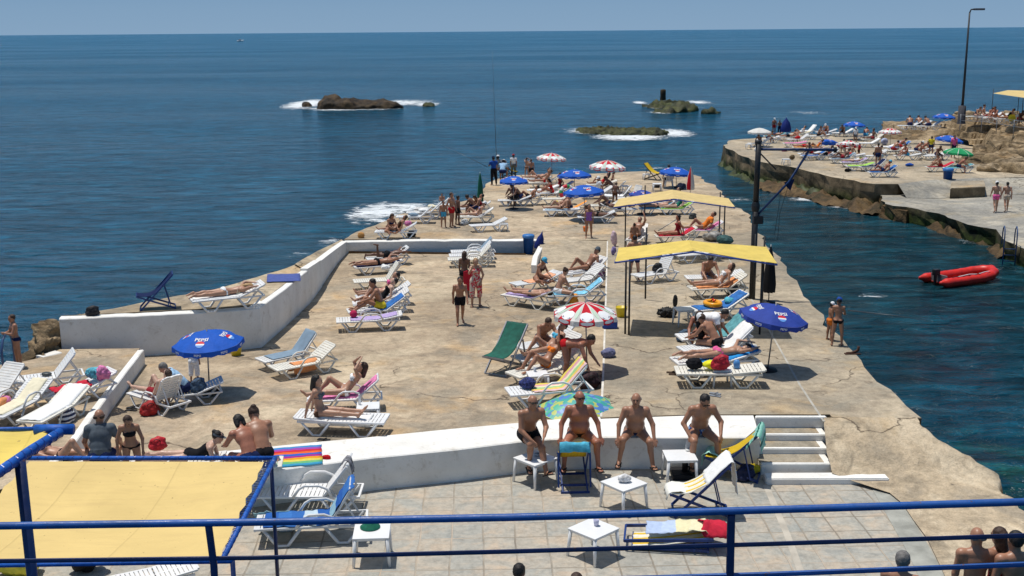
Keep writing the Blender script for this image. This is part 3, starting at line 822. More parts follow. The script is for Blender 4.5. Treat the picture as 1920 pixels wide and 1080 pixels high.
def closed_parasol(px, py, lev, h, mat, label, r0=.14, s=1.0, tilt=0, mat2=None):
    g = P(px, py, lev); r = empty('closed_umbrella', label, 'parasol', g, 0, None, s); r.rotation_euler = (0, R(tilt), 0)
    n = 16; v = []; f = []
    prof = [(.015, h), (.05, h - .12), (r0 * .75, h * .7), (r0 * 1.1, h * .35), (r0 * 1.0, h * .2)]
    for i, (rr, z) in enumerate(prof):
        for k in range(n): q = rr * (1 + (.28 if k % 2 else -.22) * (i > 1)); v.append((q * math.cos(2 * PI * k / n), q * math.sin(2 * PI * k / n), z))
    for i in range(len(prof) - 1):
        for k in range(n): f.append((i * n + k, i * n + (k + 1) % n, (i + 1) * n + (k + 1) % n, (i + 1) * n + k))
    mi = None
    if mat2: mi = [1 if (k // 4) % 2 else 0 for i in range(len(prof) - 1) for k in range(n)]
    me = mesh('canopy', v, f, True, [mat] + ([mat2] if mat2 else []), mi)
    o = bpy.data.objects.new('canopy', me); col.objects.link(o); o.parent = r
    b = MB(); b.tube([(0, 0, 0), (0, 0, h + .06)], .016, 8); b.build('pole', STEEL, r)
    b = MB(); b.lathe([(0, .09), (.05, .08), (.18, .06), (.2, 0)], 16); b.build('base', BLK, r)
    return r
# ------------------------------------------------------------------ ground materials
def concrete(name, a, b_, grey, stain=.5, crack=.5, ysc=1.0, side=None, rough=.9, bs=1.0, strata=0):
    m, nt, N, L, b = newmat(name)
    geo = N.new('ShaderNodeNewGeometry'); pos = geo.outputs['Position']
    c = ramp(N, L, noi(N, L, pos, .35, 8, .66, .9), [(.38, grey), (.5, a), (.6, b_)])
    c = mixc(N, L, 1.0, c, ramp(N, L, noi(N, L, pos, .16, 5, .6, .5), [(.35, .78), (.5, 1.0), (.65, 1.12)]), 'MULTIPLY')
    c = mixc(N, L, ramp(N, L, noi(N, L, pos, .9, 6, .65, 1.2), [(.5, 0.0), (.66, stain)]), c, [x * .5 for x in grey])
    c = mixc(N, L, ramp(N, L, noi(N, L, pos, .55, 5, .6, .4), [(.56, 0.0), (.72, .55)]), c, (a[0] * 1.25, a[1] * 1.0, a[2] * .62))
    c = mixc(N, L, 1.0, c, ramp(N, L, noi(N, L, pos, 4.5, 8, .7), [(.25, .62), (.5, .95), (.75, 1.2)]), 'MULTIPLY')
    c = mixc(N, L, .6, c, ramp(N, L, noi(N, L, pos, 28, 3, .6), [(.3, .7), (.6, 1.1)]), 'MULTIPLY')
    # pale worn patches and dark pits
    c = mixc(N, L, ramp(N, L, noi(N, L, pos, 2.2, 7, .7), [(.63, 0.0), (.72, .5)]), c, [min(1, x * 1.5) for x in b_])
    c = mixc(N, L, ramp(N, L, noi(N, L, pos, 6, 5, .65), [(.25, .75), (.36, 0.0)]), c, [x * .45 for x in grey])
    if crack:
        w = N.new('ShaderNodeVectorMath'); w.operation = 'ADD'
        nn = N.new('ShaderNodeTexNoise'); nn.inputs['Scale'].default_value = .6; nn.inputs['Detail'].default_value = 6; L.new(pos, nn.inputs['Vector'])
        sc = N.new('ShaderNodeVectorMath'); sc.operation = 'SCALE'; sc.inputs[3].default_value = 3.0; L.new(nn.outputs['Color'], sc.inputs[0])
        L.new(pos, w.inputs[0]); L.new(sc.outputs[0], w.inputs[1])
        v = N.new('ShaderNodeTexVoronoi'); v.feature = 'DISTANCE_TO_EDGE'; v.inputs['Scale'].default_value = .16; L.new(w.outputs[0], v.inputs['Vector'])
        k = ramp(N, L, v.outputs['Distance'], [(.0, crack), (.006, 0.0)])
        k = math_(N, L, 'MULTIPLY', k, ramp(N, L, noi(N, L, pos, .3, 3), [(.44, 0.0), (.5, 1.0)]))
        c = mixc(N, L, k, c, (.05, .035, .025))
    if strata:
        ms = N.new('ShaderNodeMapping'); ms.inputs['Scale'].default_value = (.35, .35, 3.2); L.new(pos, ms.inputs[0])
        stf = noi(N, L, ms.outputs[0], 1.0, 7, .7, .6)
        c = mixc(N, L, strata, c, ramp(N, L, stf, [(.38, .22), (.48, .75), (.56, 1.15), (.62, .5), (.7, 1.25)]), 'MULTIPLY')
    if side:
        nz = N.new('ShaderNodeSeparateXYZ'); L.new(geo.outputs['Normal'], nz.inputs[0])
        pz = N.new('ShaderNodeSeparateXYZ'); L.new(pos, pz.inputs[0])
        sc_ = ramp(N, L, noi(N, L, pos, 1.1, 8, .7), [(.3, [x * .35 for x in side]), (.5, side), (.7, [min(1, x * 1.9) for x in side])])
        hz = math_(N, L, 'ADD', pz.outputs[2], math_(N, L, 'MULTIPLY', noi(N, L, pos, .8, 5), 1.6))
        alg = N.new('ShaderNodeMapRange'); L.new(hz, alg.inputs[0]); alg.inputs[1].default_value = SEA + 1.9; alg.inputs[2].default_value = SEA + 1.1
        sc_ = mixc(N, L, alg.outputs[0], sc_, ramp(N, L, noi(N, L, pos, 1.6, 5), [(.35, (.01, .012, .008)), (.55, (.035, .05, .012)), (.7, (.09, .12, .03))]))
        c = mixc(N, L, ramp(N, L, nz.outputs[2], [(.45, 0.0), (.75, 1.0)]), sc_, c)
    L.new(c, b.inputs['Base Color']); b.inputs['Roughness'].default_value = rough; b.inputs['Specular IOR Level'].default_value = .15
    n1 = bump(N, L, noi(N, L, pos, 1.2, 6, .6), None, .5 * bs, .12)
    bump(N, L, noi(N, L, pos, 9, 8, .65), b, .6 * bs, .035, n1)
    return m
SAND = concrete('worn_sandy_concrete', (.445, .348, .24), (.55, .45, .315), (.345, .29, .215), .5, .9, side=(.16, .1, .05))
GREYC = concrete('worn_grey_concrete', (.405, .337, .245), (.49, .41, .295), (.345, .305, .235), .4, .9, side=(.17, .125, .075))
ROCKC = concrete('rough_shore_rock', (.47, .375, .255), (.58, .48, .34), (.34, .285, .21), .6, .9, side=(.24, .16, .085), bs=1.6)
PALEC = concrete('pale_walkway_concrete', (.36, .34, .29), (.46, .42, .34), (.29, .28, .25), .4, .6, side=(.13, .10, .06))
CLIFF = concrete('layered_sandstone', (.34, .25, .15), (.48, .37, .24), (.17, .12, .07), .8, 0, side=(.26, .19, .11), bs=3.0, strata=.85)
def limewash():
    m, nt, N, L, b = newmat('limewashed_plaster')
    geo = N.new('ShaderNodeNewGeometry'); pos = geo.outputs['Position']
    c = ramp(N, L, noi(N, L, pos, 1.2, 7, .6), [(.3, (.70, .68, .63)), (.6, (.81, .80, .76))])
    c = mixc(N, L, ramp(N, L, noi(N, L, pos, 3.2, 7, .7, .5), [(.57, 0.0), (.72, .5)]), c, (.36, .30, .22))
    c = mixc(N, L, ramp(N, L, noi(N, L, pos, 14, 4, .6), [(.3, .3), (.42, 0.0)]), c, (.45, .42, .38))
    L.new(c, b.inputs['Base Color']); b.inputs['Roughness'].default_value = .85; b.inputs['Specular IOR Level'].default_value = .1
    bump(N, L, noi(N, L, pos, 7, 6, .6), b, .5, .03); return m
LIME = limewash()
def paving():
    m, nt, N, L, b = newmat('square_stone_paving')
    geo = N.new('ShaderNodeNewGeometry'); pos = geo.outputs['Position']
    mp = N.new('ShaderNodeMapping'); mp.inputs['Rotation'].default_value = (0, 0, R(-1.5)); L.new(pos, mp.inputs[0])
    # the joints wander a little
    nn = N.new('ShaderNodeTexNoise'); nn.inputs['Scale'].default_value = 1.1; nn.inputs['Detail'].default_value = 4; L.new(pos, nn.inputs['Vector'])
    sc = N.new('ShaderNodeVectorMath'); sc.operation = 'SCALE'; sc.inputs[3].default_value = .09; L.new(nn.outputs['Color'], sc.inputs[0])
    ad = N.new('ShaderNodeVectorMath'); ad.operation = 'ADD'; L.new(mp.outputs[0], ad.inputs[0]); L.new(sc.outputs[0], ad.inputs[1])
    br = N.new('ShaderNodeTexBrick'); br.offset = 0; br.squash = 1; br.inputs['Scale'].default_value = 1.0
    br.inputs['Brick Width'].default_value = .56; br.inputs['Row Height'].default_value = .6; br.inputs['Mortar Size'].default_value = .019; br.inputs['Mortar Smooth'].default_value = .55
    br.inputs['Color1'].default_value = (.1, .1, .1, 1); br.inputs['Color2'].default_value = (.9, .9, .9, 1); br.inputs['Mortar'].default_value = (.5, .5, .5, 1)
    L.new(ad.outputs[0], br.inputs['Vector'])
    t = ramp(N, L, br.outputs['Color'], [(.1, (.43, .40, .33)), (.35, (.37, .37, .33)), (.6, (.48, .40, .30)), (.9, (.34, .35, .32))])
    c = mixc(N, L, .55, t, ramp(N, L, noi(N, L, pos, 1.6, 6, .65, .8), [(.35, (.28, .29, .27)), (.5, (.42, .39, .33)), (.68, (.56, .42, .29))]))
    c = mixc(N, L, .75, c, ramp(N, L, noi(N, L, pos, 9, 7, .7), [(.3, .6), (.55, 1.0), (.75, 1.18)]), 'MULTIPLY')
    mcol = ramp(N, L, noi(N, L, pos, .7, 4), [(.4, (.22, .19, .15)), (.55, (.36, .31, .24)), (.68, (.50, .40, .30))])
    mf = math_(N, L, 'MULTIPLY', br.outputs['Fac'], ramp(N, L, noi(N, L, pos, 2.2, 4), [(.3, .35), (.6, 1.0)]))
    c = mixc(N, L, mf, c, mcol)
    L.new(c, b.inputs['Base Color']); b.inputs['Roughness'].default_value = .75; b.inputs['Specular IOR Level'].default_value = .25
    h = math_(N, L, 'SUBTRACT', noi(N, L, pos, 8, 5), br.outputs['Fac'])
    bump(N, L, h, b, .5, .02); return m
PAVE = paving()
ALG = M('green_algae_rock', (.035, .045, .014), .6, .9, 1.6, .9); BRK = concrete('brown_wet_rock', (.11, .07, .035), (.17, .11, .05), (.03, .03, .015), .7, 0, bs=3, rough=.6)
# ------------------------------------------------------------------ decks
def jit(p, k=1.0, s=.9): return mn.fractal(Vector((p.x * s, p.y * s, 3.3)), 1, 2, 4) * k
def deck(name, pts, lev, zbot, mat, kind='structure', kinks=(), amp=.35, seg=.6, label=None, cat=None, batter=.0):
    """pts: (px, py[, 1]) round the platform; 1 marks the start of a broken edge. The top follows the level, rough sides go down to zbot"""
    fz = (lambda Y: lev) if isinstance(lev, (int, float)) else LV[lev]
    W = [P(q[0], q[1], lev) for q in pts]; out = []; rg = []
    for i, q in enumerate(pts):
        a = W[i]; b = W[(i + 1) % len(W)]
        if len(q) > 2 and q[2]:
            n = max(1, int((b - a).length / seg)); dn = (b - a); nrm = Vector((dn.y, -dn.x, 0)).normalized()
            for k in range(n):
                p = a.lerp(b, k / n); p = p + nrm * (jit(p, amp) if k else 0) + nrm * (0 if not k else mn.noise(p * 2.3) * amp * .35); out.append(p); rg.append(1)
        else: out.append(a.copy()); rg.append(0)
    bm = bmesh.new(); vs = [bm.verts.new((p.x, p.y, 0)) for p in out]; bm.faces.new(vs)
    if bm.faces[:][0].normal.z == 0: bm.normal_update()
    bm.normal_update()
    ccw = bm.faces[:][0].normal.z > 0
    bmesh.ops.triangulate(bm, faces=bm.faces[:])
    for y in kinks: bmesh.ops.bisect_plane(bm, geom=bm.verts[:] + bm.edges[:] + bm.faces[:], plane_co=(0, y, 0), plane_no=(0, 1, 0))
    for f in bm.faces:
        f.normal_update()
        if f.normal.z < 0: f.normal_flip()
    for v in bm.verts: v.co.z = fz(v.co.y)
    n = len(out); rows = 6; ring = []
    for r_ in range(rows + 1):
        t = r_ / rows; row = []
        for i, p in enumerate(out):
            a = out[i - 1]; b = out[(i + 1) % n]; d = b - a; nrm = Vector((d.y, -d.x, 0)).normalized() * (1 if ccw else -1)
            zt = fz(p.y); z = zt + (zbot - zt) * t
            o = 0
            if (rg[i] and rg[i - 1]) and r_: o = (mn.noise(Vector((p.x * 1.7, p.y * 1.7, z * 2.2))) * .28 - .05 + batter * t)
            row.append(bm.verts.new((p.x + nrm.x * o, p.y + nrm.y * o, z)))
        ring.append(row)
    for r_ in range(rows):
        for i in range(n):
            j = (i + 1) % n; q = [ring[r_][i], ring[r_ + 1][i], ring[r_ + 1][j], ring[r_][j]]
            bm.faces.new(q if ccw else q[::-1])
    me = bpy.data.meshes.new(name); bm.to_mesh(me); bm.free(); me.materials.append(mat)
    o = bpy.data.objects.new(name, me); col.objects.link(o)
    if kind: o['kind'] = kind
    return tag(o, label, cat)
ZB = SEA - 1.6
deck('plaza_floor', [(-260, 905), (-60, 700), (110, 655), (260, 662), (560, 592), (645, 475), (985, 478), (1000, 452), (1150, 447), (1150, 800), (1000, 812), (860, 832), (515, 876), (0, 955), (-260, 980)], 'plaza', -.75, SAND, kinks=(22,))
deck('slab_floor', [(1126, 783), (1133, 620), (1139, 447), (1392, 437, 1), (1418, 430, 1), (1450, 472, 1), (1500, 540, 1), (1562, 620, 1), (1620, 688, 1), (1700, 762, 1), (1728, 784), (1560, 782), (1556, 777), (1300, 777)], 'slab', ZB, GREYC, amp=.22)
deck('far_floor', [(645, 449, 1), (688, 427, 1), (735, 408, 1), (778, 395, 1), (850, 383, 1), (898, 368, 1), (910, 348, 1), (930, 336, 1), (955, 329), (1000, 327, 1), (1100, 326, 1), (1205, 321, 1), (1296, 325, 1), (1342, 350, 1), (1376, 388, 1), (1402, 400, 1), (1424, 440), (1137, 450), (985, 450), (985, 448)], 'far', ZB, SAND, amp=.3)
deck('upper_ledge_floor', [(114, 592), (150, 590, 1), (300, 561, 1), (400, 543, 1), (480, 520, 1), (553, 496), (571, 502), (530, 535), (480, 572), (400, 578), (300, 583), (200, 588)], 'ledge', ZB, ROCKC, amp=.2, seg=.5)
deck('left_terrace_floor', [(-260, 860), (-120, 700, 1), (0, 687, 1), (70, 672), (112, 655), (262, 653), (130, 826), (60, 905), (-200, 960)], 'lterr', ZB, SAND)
# ramp up from the sunken floor
def quadmesh(name, pts, mat, kind='structure'):
    me = mesh(name, pts, [tuple(range(len(pts)))]); o = obj(name, me, mat); o['kind'] = kind; return o
a, b, c, d = P(1010, 492, 'plaza', .01), P(1137, 492, 'plaza', .01), P(1139, 447, 'far', .01), P(1013, 450, 'far', .01)
quadmesh('ramp_floor', [a, b, c, d], GREYC)
# shore strip that falls from the slab to the paving
rows = [(784, 1545, 1724, .085), (800, 1545, 1735, .04), (825, 1548, 1753, -.1), (850, 1550, 1794, -.25), (872, 1557, 1838, -.40), (888, 1560, 1850, -.49), (900, 1590, 1866, -.54), (925, 1668, 1882, -.59), (945, 1692, 1900, -.6), (975, 1712, 1955, -.6), (1010, 1738, 2030, -.6), (1060, 1762, 2110, -.6), (1120, 1790, 2230, -.6), (1200, 1830, 2400, -.6)]
v = []; f = []; nx = 26
fine = []
for (y0, l0, r0, z0), (y1, l1, r1, z1) in zip(rows, rows[1:]):
    for k in range(4): t = k / 4; fine.append((y0 + (y1 - y0) * t, l0 + (l1 - l0) * t, r0 + (r1 - r0) * t, z0 + (z1 - z0) * t))
fine.append(rows[-1])
for y, l, r_, z in fine:
    for k in range(nx + 1):
        t = k / nx; p = P(l + (r_ - l) * t, y, z)
        p.z += mn.fractal(p * .8, 1, 2, 4) * .045 * min(1, t * 8) + .012
        if k == nx: p.x += mn.fractal(p * 1.5, 1, 2, 3) * .25
        v.append(p)
    e = v[-1]
    for dz in (.5, 1.2, 2.2, 4.2): v.append(Vector((e.x + .1 + mn.noise(Vector((e.y, dz, 0)) * 1.7) * .25, e.y, e.z - dz)))
w_ = nx + 5
for i in range(len(fine) - 1):
    for k in range(w_ - 1): f.append((i * w_ + k, (i + 1) * w_ + k, (i + 1) * w_ + k + 1, i * w_ + k + 1))
o = obj('shore_rock_floor', mesh('shore_rock_floor', v, f, True), ROCKC); o['kind'] = 'structure'
# lower paved terrace
pv = [P(-500, 1300, 'pave'), P(-500, 905, 'pave'), P(515, 900, 'pave'), P(1430, 850, 'pave'), P(1600, 872, 'pave'), P(1730, 905, 'pave'), P(1850, 1160, 'pave'), P(1900, 1300, 'pave'), ]
quadmesh('paved_terrace_floor', pv[::-1], PAVE)
# cement band and kerb strip along its right-hand side
def strip(name, line, wdt, lev, mat, h=.004):
    v = []; f = []
    pts = [P(x, y, lev, h) for x, y in line]
    for i, p in enumerate(pts):
        d = (pts[min(i + 1, len(pts) - 1)] - pts[max(0, i - 1)]); nrm = Vector((d.y, -d.x, 0)).normalized() * wdt / 2
        v += [p + nrm, p - nrm]
    for i in range(len(pts) - 1): f.append((2 * i, 2 * i + 1, 2 * i + 3, 2 * i + 2))
    o = obj(name, mesh(name, v, f), mat); o['kind'] = 'structure'; return o
CEM = M('pale_cement', (.40, .38, .33), .9, .2, 3, .5)
strip('cement_band', [(1436, 910), (1475, 1000), (1512, 1100)], .12, 'pave', M('cement_joint', (.46, .42, .35), .9, .2, 3, .3))
strip('cement_edge', [(1655, 915), (1690, 975), (1722, 1030), (1762, 1110)], .42, 'pave', M('grey_cement', (.33, .33, .29), .9, .25, 3, .5), .008)
strip('joint_line', [(1342, 440), (1400, 545), (1460, 650), (1500, 722), (1545, 790)], .05, 'slab', CEM)
strip('joint_line', [(1139, 452), (1136, 560), (1131, 700), (1127, 781)], .05, 'slab', M('lime_line', (.62, .59, .53), .9, .3, 2), .004)
# ------------------------------------------------------------------ walls
def wall(name, label, top, lev_top, lev_bot, th=.28, cap=True, mat=None, drop=0.0, zt=0.0):
    """a plastered wall: front top edge through the pixels given (px, py); bottom on lev_bot"""
    mat = mat or LIME
    pts = []
    fine = []
    for (a, b) in zip(top, top[1:]):
        n = max(2, int(abs(b[0] - a[0]) / 18) + 1)
        for k in range(n): fine.append((a[0] + (b[0] - a[0]) * k / n, a[1] + (b[1] - a[1]) * k / n))
    fine.append(top[-1])
    v = []; f = []
    for x, y in fine:
        p = P(x, y, lev_top, zt); pts.append(p)
    fb = LV[lev_bot] if isinstance(lev_bot, str) else (lambda Y: lev_bot)
    for i, p in enumerate(pts):
        d = pts[min(i + 1, len(pts) - 1)] - pts[max(0, i - 1)]; nrm = Vector((-d.y, d.x, 0)).normalized()
        w = mn.fractal(p * 1.4, 1, 2, 3) * .02
        zb = fb(p.y) - .05
        p = p - nrm * .1; q = Vector((p.x, p.y, p.z + w)); bk = q + nrm * (th + .1)
        v += [Vector((q.x, q.y, zb)), Vector((q.x - nrm.x * .01, q.y - nrm.y * .01, (zb + q.z) / 2)), Vector((q.x, q.y, q.z - .02)), q + nrm * .02, bk + Vector((0, 0, mn.noise(p * 3) * .015)), Vector((bk.x, bk.y, zb))]
    for i in range(len(pts) - 1):
        for k in range(5): f.append((i * 6 + k, i * 6 + k + 1, (i + 1) * 6 + k + 1, (i + 1) * 6 + k))
    f.append(tuple(range(5, -1, -1))); m = (len(pts) - 1) * 6; f.append(tuple(m + k for k in range(6)))
    me = mesh(name, [q - pts[0] for q in v], f)
    o = obj(name, me, mat, None, pts[0]); return tag(o, label, 'wall')
wall('retaining_wall', 'long off-white plastered retaining wall below the seaside ledge, blue umbrella in front of it', [(112, 597), (200, 593), (300, 588), (400, 583), (480, 577), (530, 540), (571, 507)], 'ledge', 'plaza', .22)
v = []; f = []; WL = []; rw = [(571, 505, 553, 495, .66), (585, 496, 566, 487, .50), (596, 489, 578, 480, .34), (596.5, 490, 579, 480, .28), (612, 478, 596, 470, .05), (628, 466, 616, 461, -.2), (647, 453, 640, 449, -.41)]
for i, (x0, y0, x1, y1, z) in enumerate(rw):
    a, b_ = P(x0, y0, z), P(x1, y1, z); u = (b_ - a).normalized(); WL.append(a)
    v += [a, a.lerp(b_, .5), b_] + [b_ + u * (.1 + .25 * mn.noise(Vector((i * .7, dz, 2)))) - Vector((0, 0, dz)) for dz in (.5, 1.3, 2.4, 4.4)]
for i in range(len(rw) - 1):
    for k in range(6): f.append((i * 7 + k, (i + 1) * 7 + k, (i + 1) * 7 + k + 1, i * 7 + k + 1))
me = mesh('upper_ledge_end_floor', v, f); bm = bmesh.new(); bm.from_mesh(me); bmesh.ops.recalc_face_normals(bm, faces=bm.faces); bm.to_mesh(me); bm.free(); o = obj('upper_ledge_end_floor', me, ROCKC); o['kind'] = 'structure'
v = []; f = []
for i, a in enumerate(WL):
    d = WL[min(i + 1, len(WL) - 1)] - WL[max(0, i - 1)]; d.z = 0; nr = Vector((d.y, -d.x, 0)).normalized(); zb = LV['plaza'](a.y) - .05; q = a + nr * .1; bk_ = a - nr * .14
    v += [Vector((q.x, q.y, zb)), Vector((q.x, q.y, a.z + .02)), Vector((bk_.x, bk_.y, a.z + .03)), Vector((bk_.x, bk_.y, zb))]
for i in range(len(WL) - 1):
    for k in range(3): f.append((i * 4 + k, (i + 1) * 4 + k, (i + 1) * 4 + k + 1, i * 4 + k + 1))
f += [(0, 1, 2, 3), tuple(len(v) - 4 + k for k in (3, 2, 1, 0))]
me = mesh('retaining_wall', [q - WL[0] for q in v], f); bm = bmesh.new(); bm.from_mesh(me); bmesh.ops.recalc_face_normals(bm, faces=bm.faces); bm.to_mesh(me); bm.free()
o = obj('retaining_wall', me, LIME, None, WL[0]); tag(o, 'stepped whitewashed wall falling from the blue cloth to the far corner', 'wall')
wall('retaining_wall', 'low white wall closing the far side of the sunken floor, blue bin at its end', [(645, 453), (800, 451), (985, 450), (1012, 450)], 'far', 'plaza', .3, zt=.03)
wall('kerb_wall', 'short curved white kerb beside the blue litter bin', [(1001, 497), (1004, 480), (1014, 462), (1017, 452)], 'plaza', 'plaza', .1, zt=.3)
# wall end face at the left (returns to the rock)
wall('retaining_wall', 'short end of the plastered wall meeting brown rock at the far left', [(76, 668), (112, 660)], 'lterr', 'lterr', .2, zt=.02)
o = wall('kerb_wall', 'slanting white sided kerb between left terrace loungers and the sunken floor', [(60, 905), (132, 828), (200, 735), (262, 656)], 'lterr', 'plaza', .05, zt=.04)
# bench wall
ft = [(330, 905), (430, 893), (515, 882), (620, 868), (700, 858), (780, 850), (860, 842), (940, 832), (1000, 825), (1060, 822), (1110, 820), (1250, 820), (1425, 820)]
bk = [(420, 846), (500, 838), (590, 829), (670, 822), (740, 815), (800, 809), (860, 803), (960, 794), (1010, 789), (1070, 784), (1140, 781), (1260, 779), (1412, 778)]
v = []; f = []
for (a, b_) in zip(ft, bk):
    p = P(a[0], a[1], 'bench'); q = P(b_[0], b_[1], 'bench')
    w = mn.noise(p * 2) * .012; u = (p - q).normalized()
    v += [Vector((p.x, p.y, -.66)), Vector((p.x, p.y, -.3)) + u * .012, Vector((p.x, p.y, .03 + w)), p - u * .03 + Vector((0, 0, w)), p.lerp(q, .5) + Vector((0, 0, mn.noise(q) * .01)), q, Vector((q.x, q.y, -.5))]
for i in range(len(ft) - 1):
    for k in range(6): f.append((i * 7 + k, i * 7 + k + 1, i * 7 + k + 8, i * 7 + k + 7))
f.append(tuple(range(6, -1, -1))); m = (len(ft) - 1) * 7; f.append(tuple(m + k for k in range(7)))
c0 = P(1000, 822, 'bench')
o = obj('bench_wall', mesh('bench_wall', [q - c0 for q in v], f), LIME, None, c0); tag(o, 'long curving white bench wall that four men sit on', 'bench wall')
# steps beside the bench
def bx(name, pts4, z0, z1, mat, parent, bev=.01):
    """prism over a pixel quad seen at height z1"""
    q = [P(x, y, z1) for x, y in pts4] if not isinstance(pts4[0], Vector) else pts4
    v = [Vector((p.x, p.y, z0)) for p in q] + [Vector((p.x, p.y, z1)) for p in q]; n = len(q)
    f = [tuple(range(n, 2 * n)), tuple(range(n - 1, -1, -1))] + [(i, (i + 1) % n, n + (i + 1) % n, n + i) for i in range(n)]
    me = mesh(name, v, f)
    if bev:
        bm = bmesh.new(); bm.from_mesh(me); bmesh.ops.recalc_face_normals(bm, faces=bm.faces); bmesh.ops.bevel(bm, geom=bm.edges[:], offset=bev, segments=2, affect='EDGES'); bm.to_mesh(me); bm.free()
    return obj(name, me, mat, parent)
st = empty('stairs', 'four broad steps with white painted risers right of the men', 'steps', (0, 0, 0))
zs = [.0, -.135, -.27, -.39]
yf = [787, 815, 841, 870]; xr = [1547, 1551, 1553, 1561]
for i in range(4):
    y = yf[i]; z = zs[i]
    a = P(1415 + i * 4, y, z); b_ = P(xr[i], y, z)
    if i: bx('step', [a, b_, b_ + Vector((0, 1.0, 0)), a + Vector((0, 1.0, 0))], -.7, z, LIME, st, .015)
    else:
        a.y -= .13; b_.y -= .13
        bx('step', [a, b_, b_ + Vector((0, .12, 0)), a + Vector((0, .12, 0))], -.7, .1, LIME, st, .015)
    if i:
        e = Vector((-.14, 0, 0)); bx('tread', [a + Vector((0, .09, 0)), b_ + e + Vector((0, .09, 0)), b_ + e + Vector((0, .99, 0)), a + Vector((0, .99, 0))], z - .02, z + .004, GREYC, st, 0)
a = P(1437, 898, -.5); b_ = P(1668, 897, -.5)
kb = bx('long_step', [a, b_, b_ + Vector((0, .33, 0)), a + Vector((0, .33, 0))], -.64, -.5, LIME, None, .02); tag(kb, 'long white painted lowest step reaching out over the rock', 'step')
# ------------------------------------------------------------------ right-hand platforms
deck('right_platform_floor', [(1356, 272, 1), (1375, 262, 1), (1425, 258), (1500, 252), (1640, 250), (1800, 250), (1990, 260), (1990, 330), (1745, 337), (1684, 345, 1), (1640, 345, 1), (1560, 332, 1), (1480, 312, 1), (1420, 302, 1), (1385, 290, 1)], 'rp', ZB, GREYC, amp=.35, seg=1.0, batter=.25)
deck('walkway_floor', [(1645, 364), (1680, 340), (1760, 325), (1800, 320), (2100, 325), (2100, 560), (1970, 510), (1925, 468, 1), (1880, 447), (1868, 430, 1), (1815, 421, 1), (1760, 400, 1), (1700, 388, 1), (1660, 382, 1)], 'rl', ZB, PALEC, amp=.35, seg=.7, batter=.1)
q = [P(1684, 345, 'rp', .012), P(1700, 371, 'rl', .01), P(1760, 372, 'rl', .02), P(1850, 366, 'rl', .02), P(2000, 362, 'rl', .02), P(2000, 328, 'rp', .012), P(1745, 337, 'rp', .012)]
me = mesh('walkway_ramp', q, [(0, 1, 2), (0, 2, 6), (2, 3, 6), (3, 5, 6), (3, 4, 5)]); bm = bmesh.new(); bm.from_mesh(me); bmesh.ops.recalc_face_normals(bm, faces=bm.faces); bm.to_mesh(me); bm.free()
o = obj('walkway_ramp', me, PALEC); o['kind'] = 'structure'
deck('fallen_blocks', [(1645, 370, 1), (1700, 366, 1), (1745, 376, 1), (1700, 396, 1), (1655, 386, 1)], SEA + .72, ZB, BRK, kind='structure', amp=.5, seg=.6, batter=.5)
# tidal shelf under the platform
def shelf(name, line, w, z, mat, seed=0):
    pts = [P(x, y, z) for x, y in line]; v = []; f = []; n = 16; rows_ = []
    fine = []
    for a, b in zip(pts, pts[1:]):
        k = max(2, int((b - a).length / .28))
        for i in range(k): fine.append(a.lerp(b, i / k))
    fine.append(pts[-1])
    for i, p in enumerate(fine):
        d = fine[min(i + 1, len(fine) - 1)] - fine[max(0, i - 1)]; nrm = Vector((d.y, -d.x, 0)).normalized()
        for k in range(n + 1):
            t = k / n - .5; ww = w * (1 + .5 * mn.noise(Vector((p.x * .5, p.y * .5, seed)))); q = p + nrm * t * ww
            h = (1 - (2 * t) ** 2) * (.42 + .5 * mn.fractal(Vector((q.x * .8, q.y * .8, seed)), 1, 2, 5)) - .22 + .2 * mn.noise(q * 2.2) + .12 * mn.noise(q * 5)
            v.append(Vector((q.x, q.y, z + h)))
    for i in range(len(fine) - 1):
        for k in range(n): f.append((i * (n + 1) + k, i * (n + 1) + k + 1, (i + 1) * (n + 1) + k + 1, (i + 1) * (n + 1) + k))
    o = obj(name, mesh(name, v, f, True), mat); o['kind'] = 'structure'; return o
shelf('tidal_shelf', [(1366, 308), (1400, 332), (1450, 347), (1500, 362), (1540, 372)], 2.0, SEA + .05, ALG, 1)
shelf('tidal_shelf', [(1440, 344), (1500, 358), (1560, 371), (1620, 384), (1670, 396)], 2.6, SEA + .25, BRK, 2)
shelf('tidal_shelf', [(1640, 398), (1690, 408), (1740, 420), (1790, 440), (1830, 450), (1868, 462), (1888, 484)], 1.2, SEA + .05, BRK, 5)
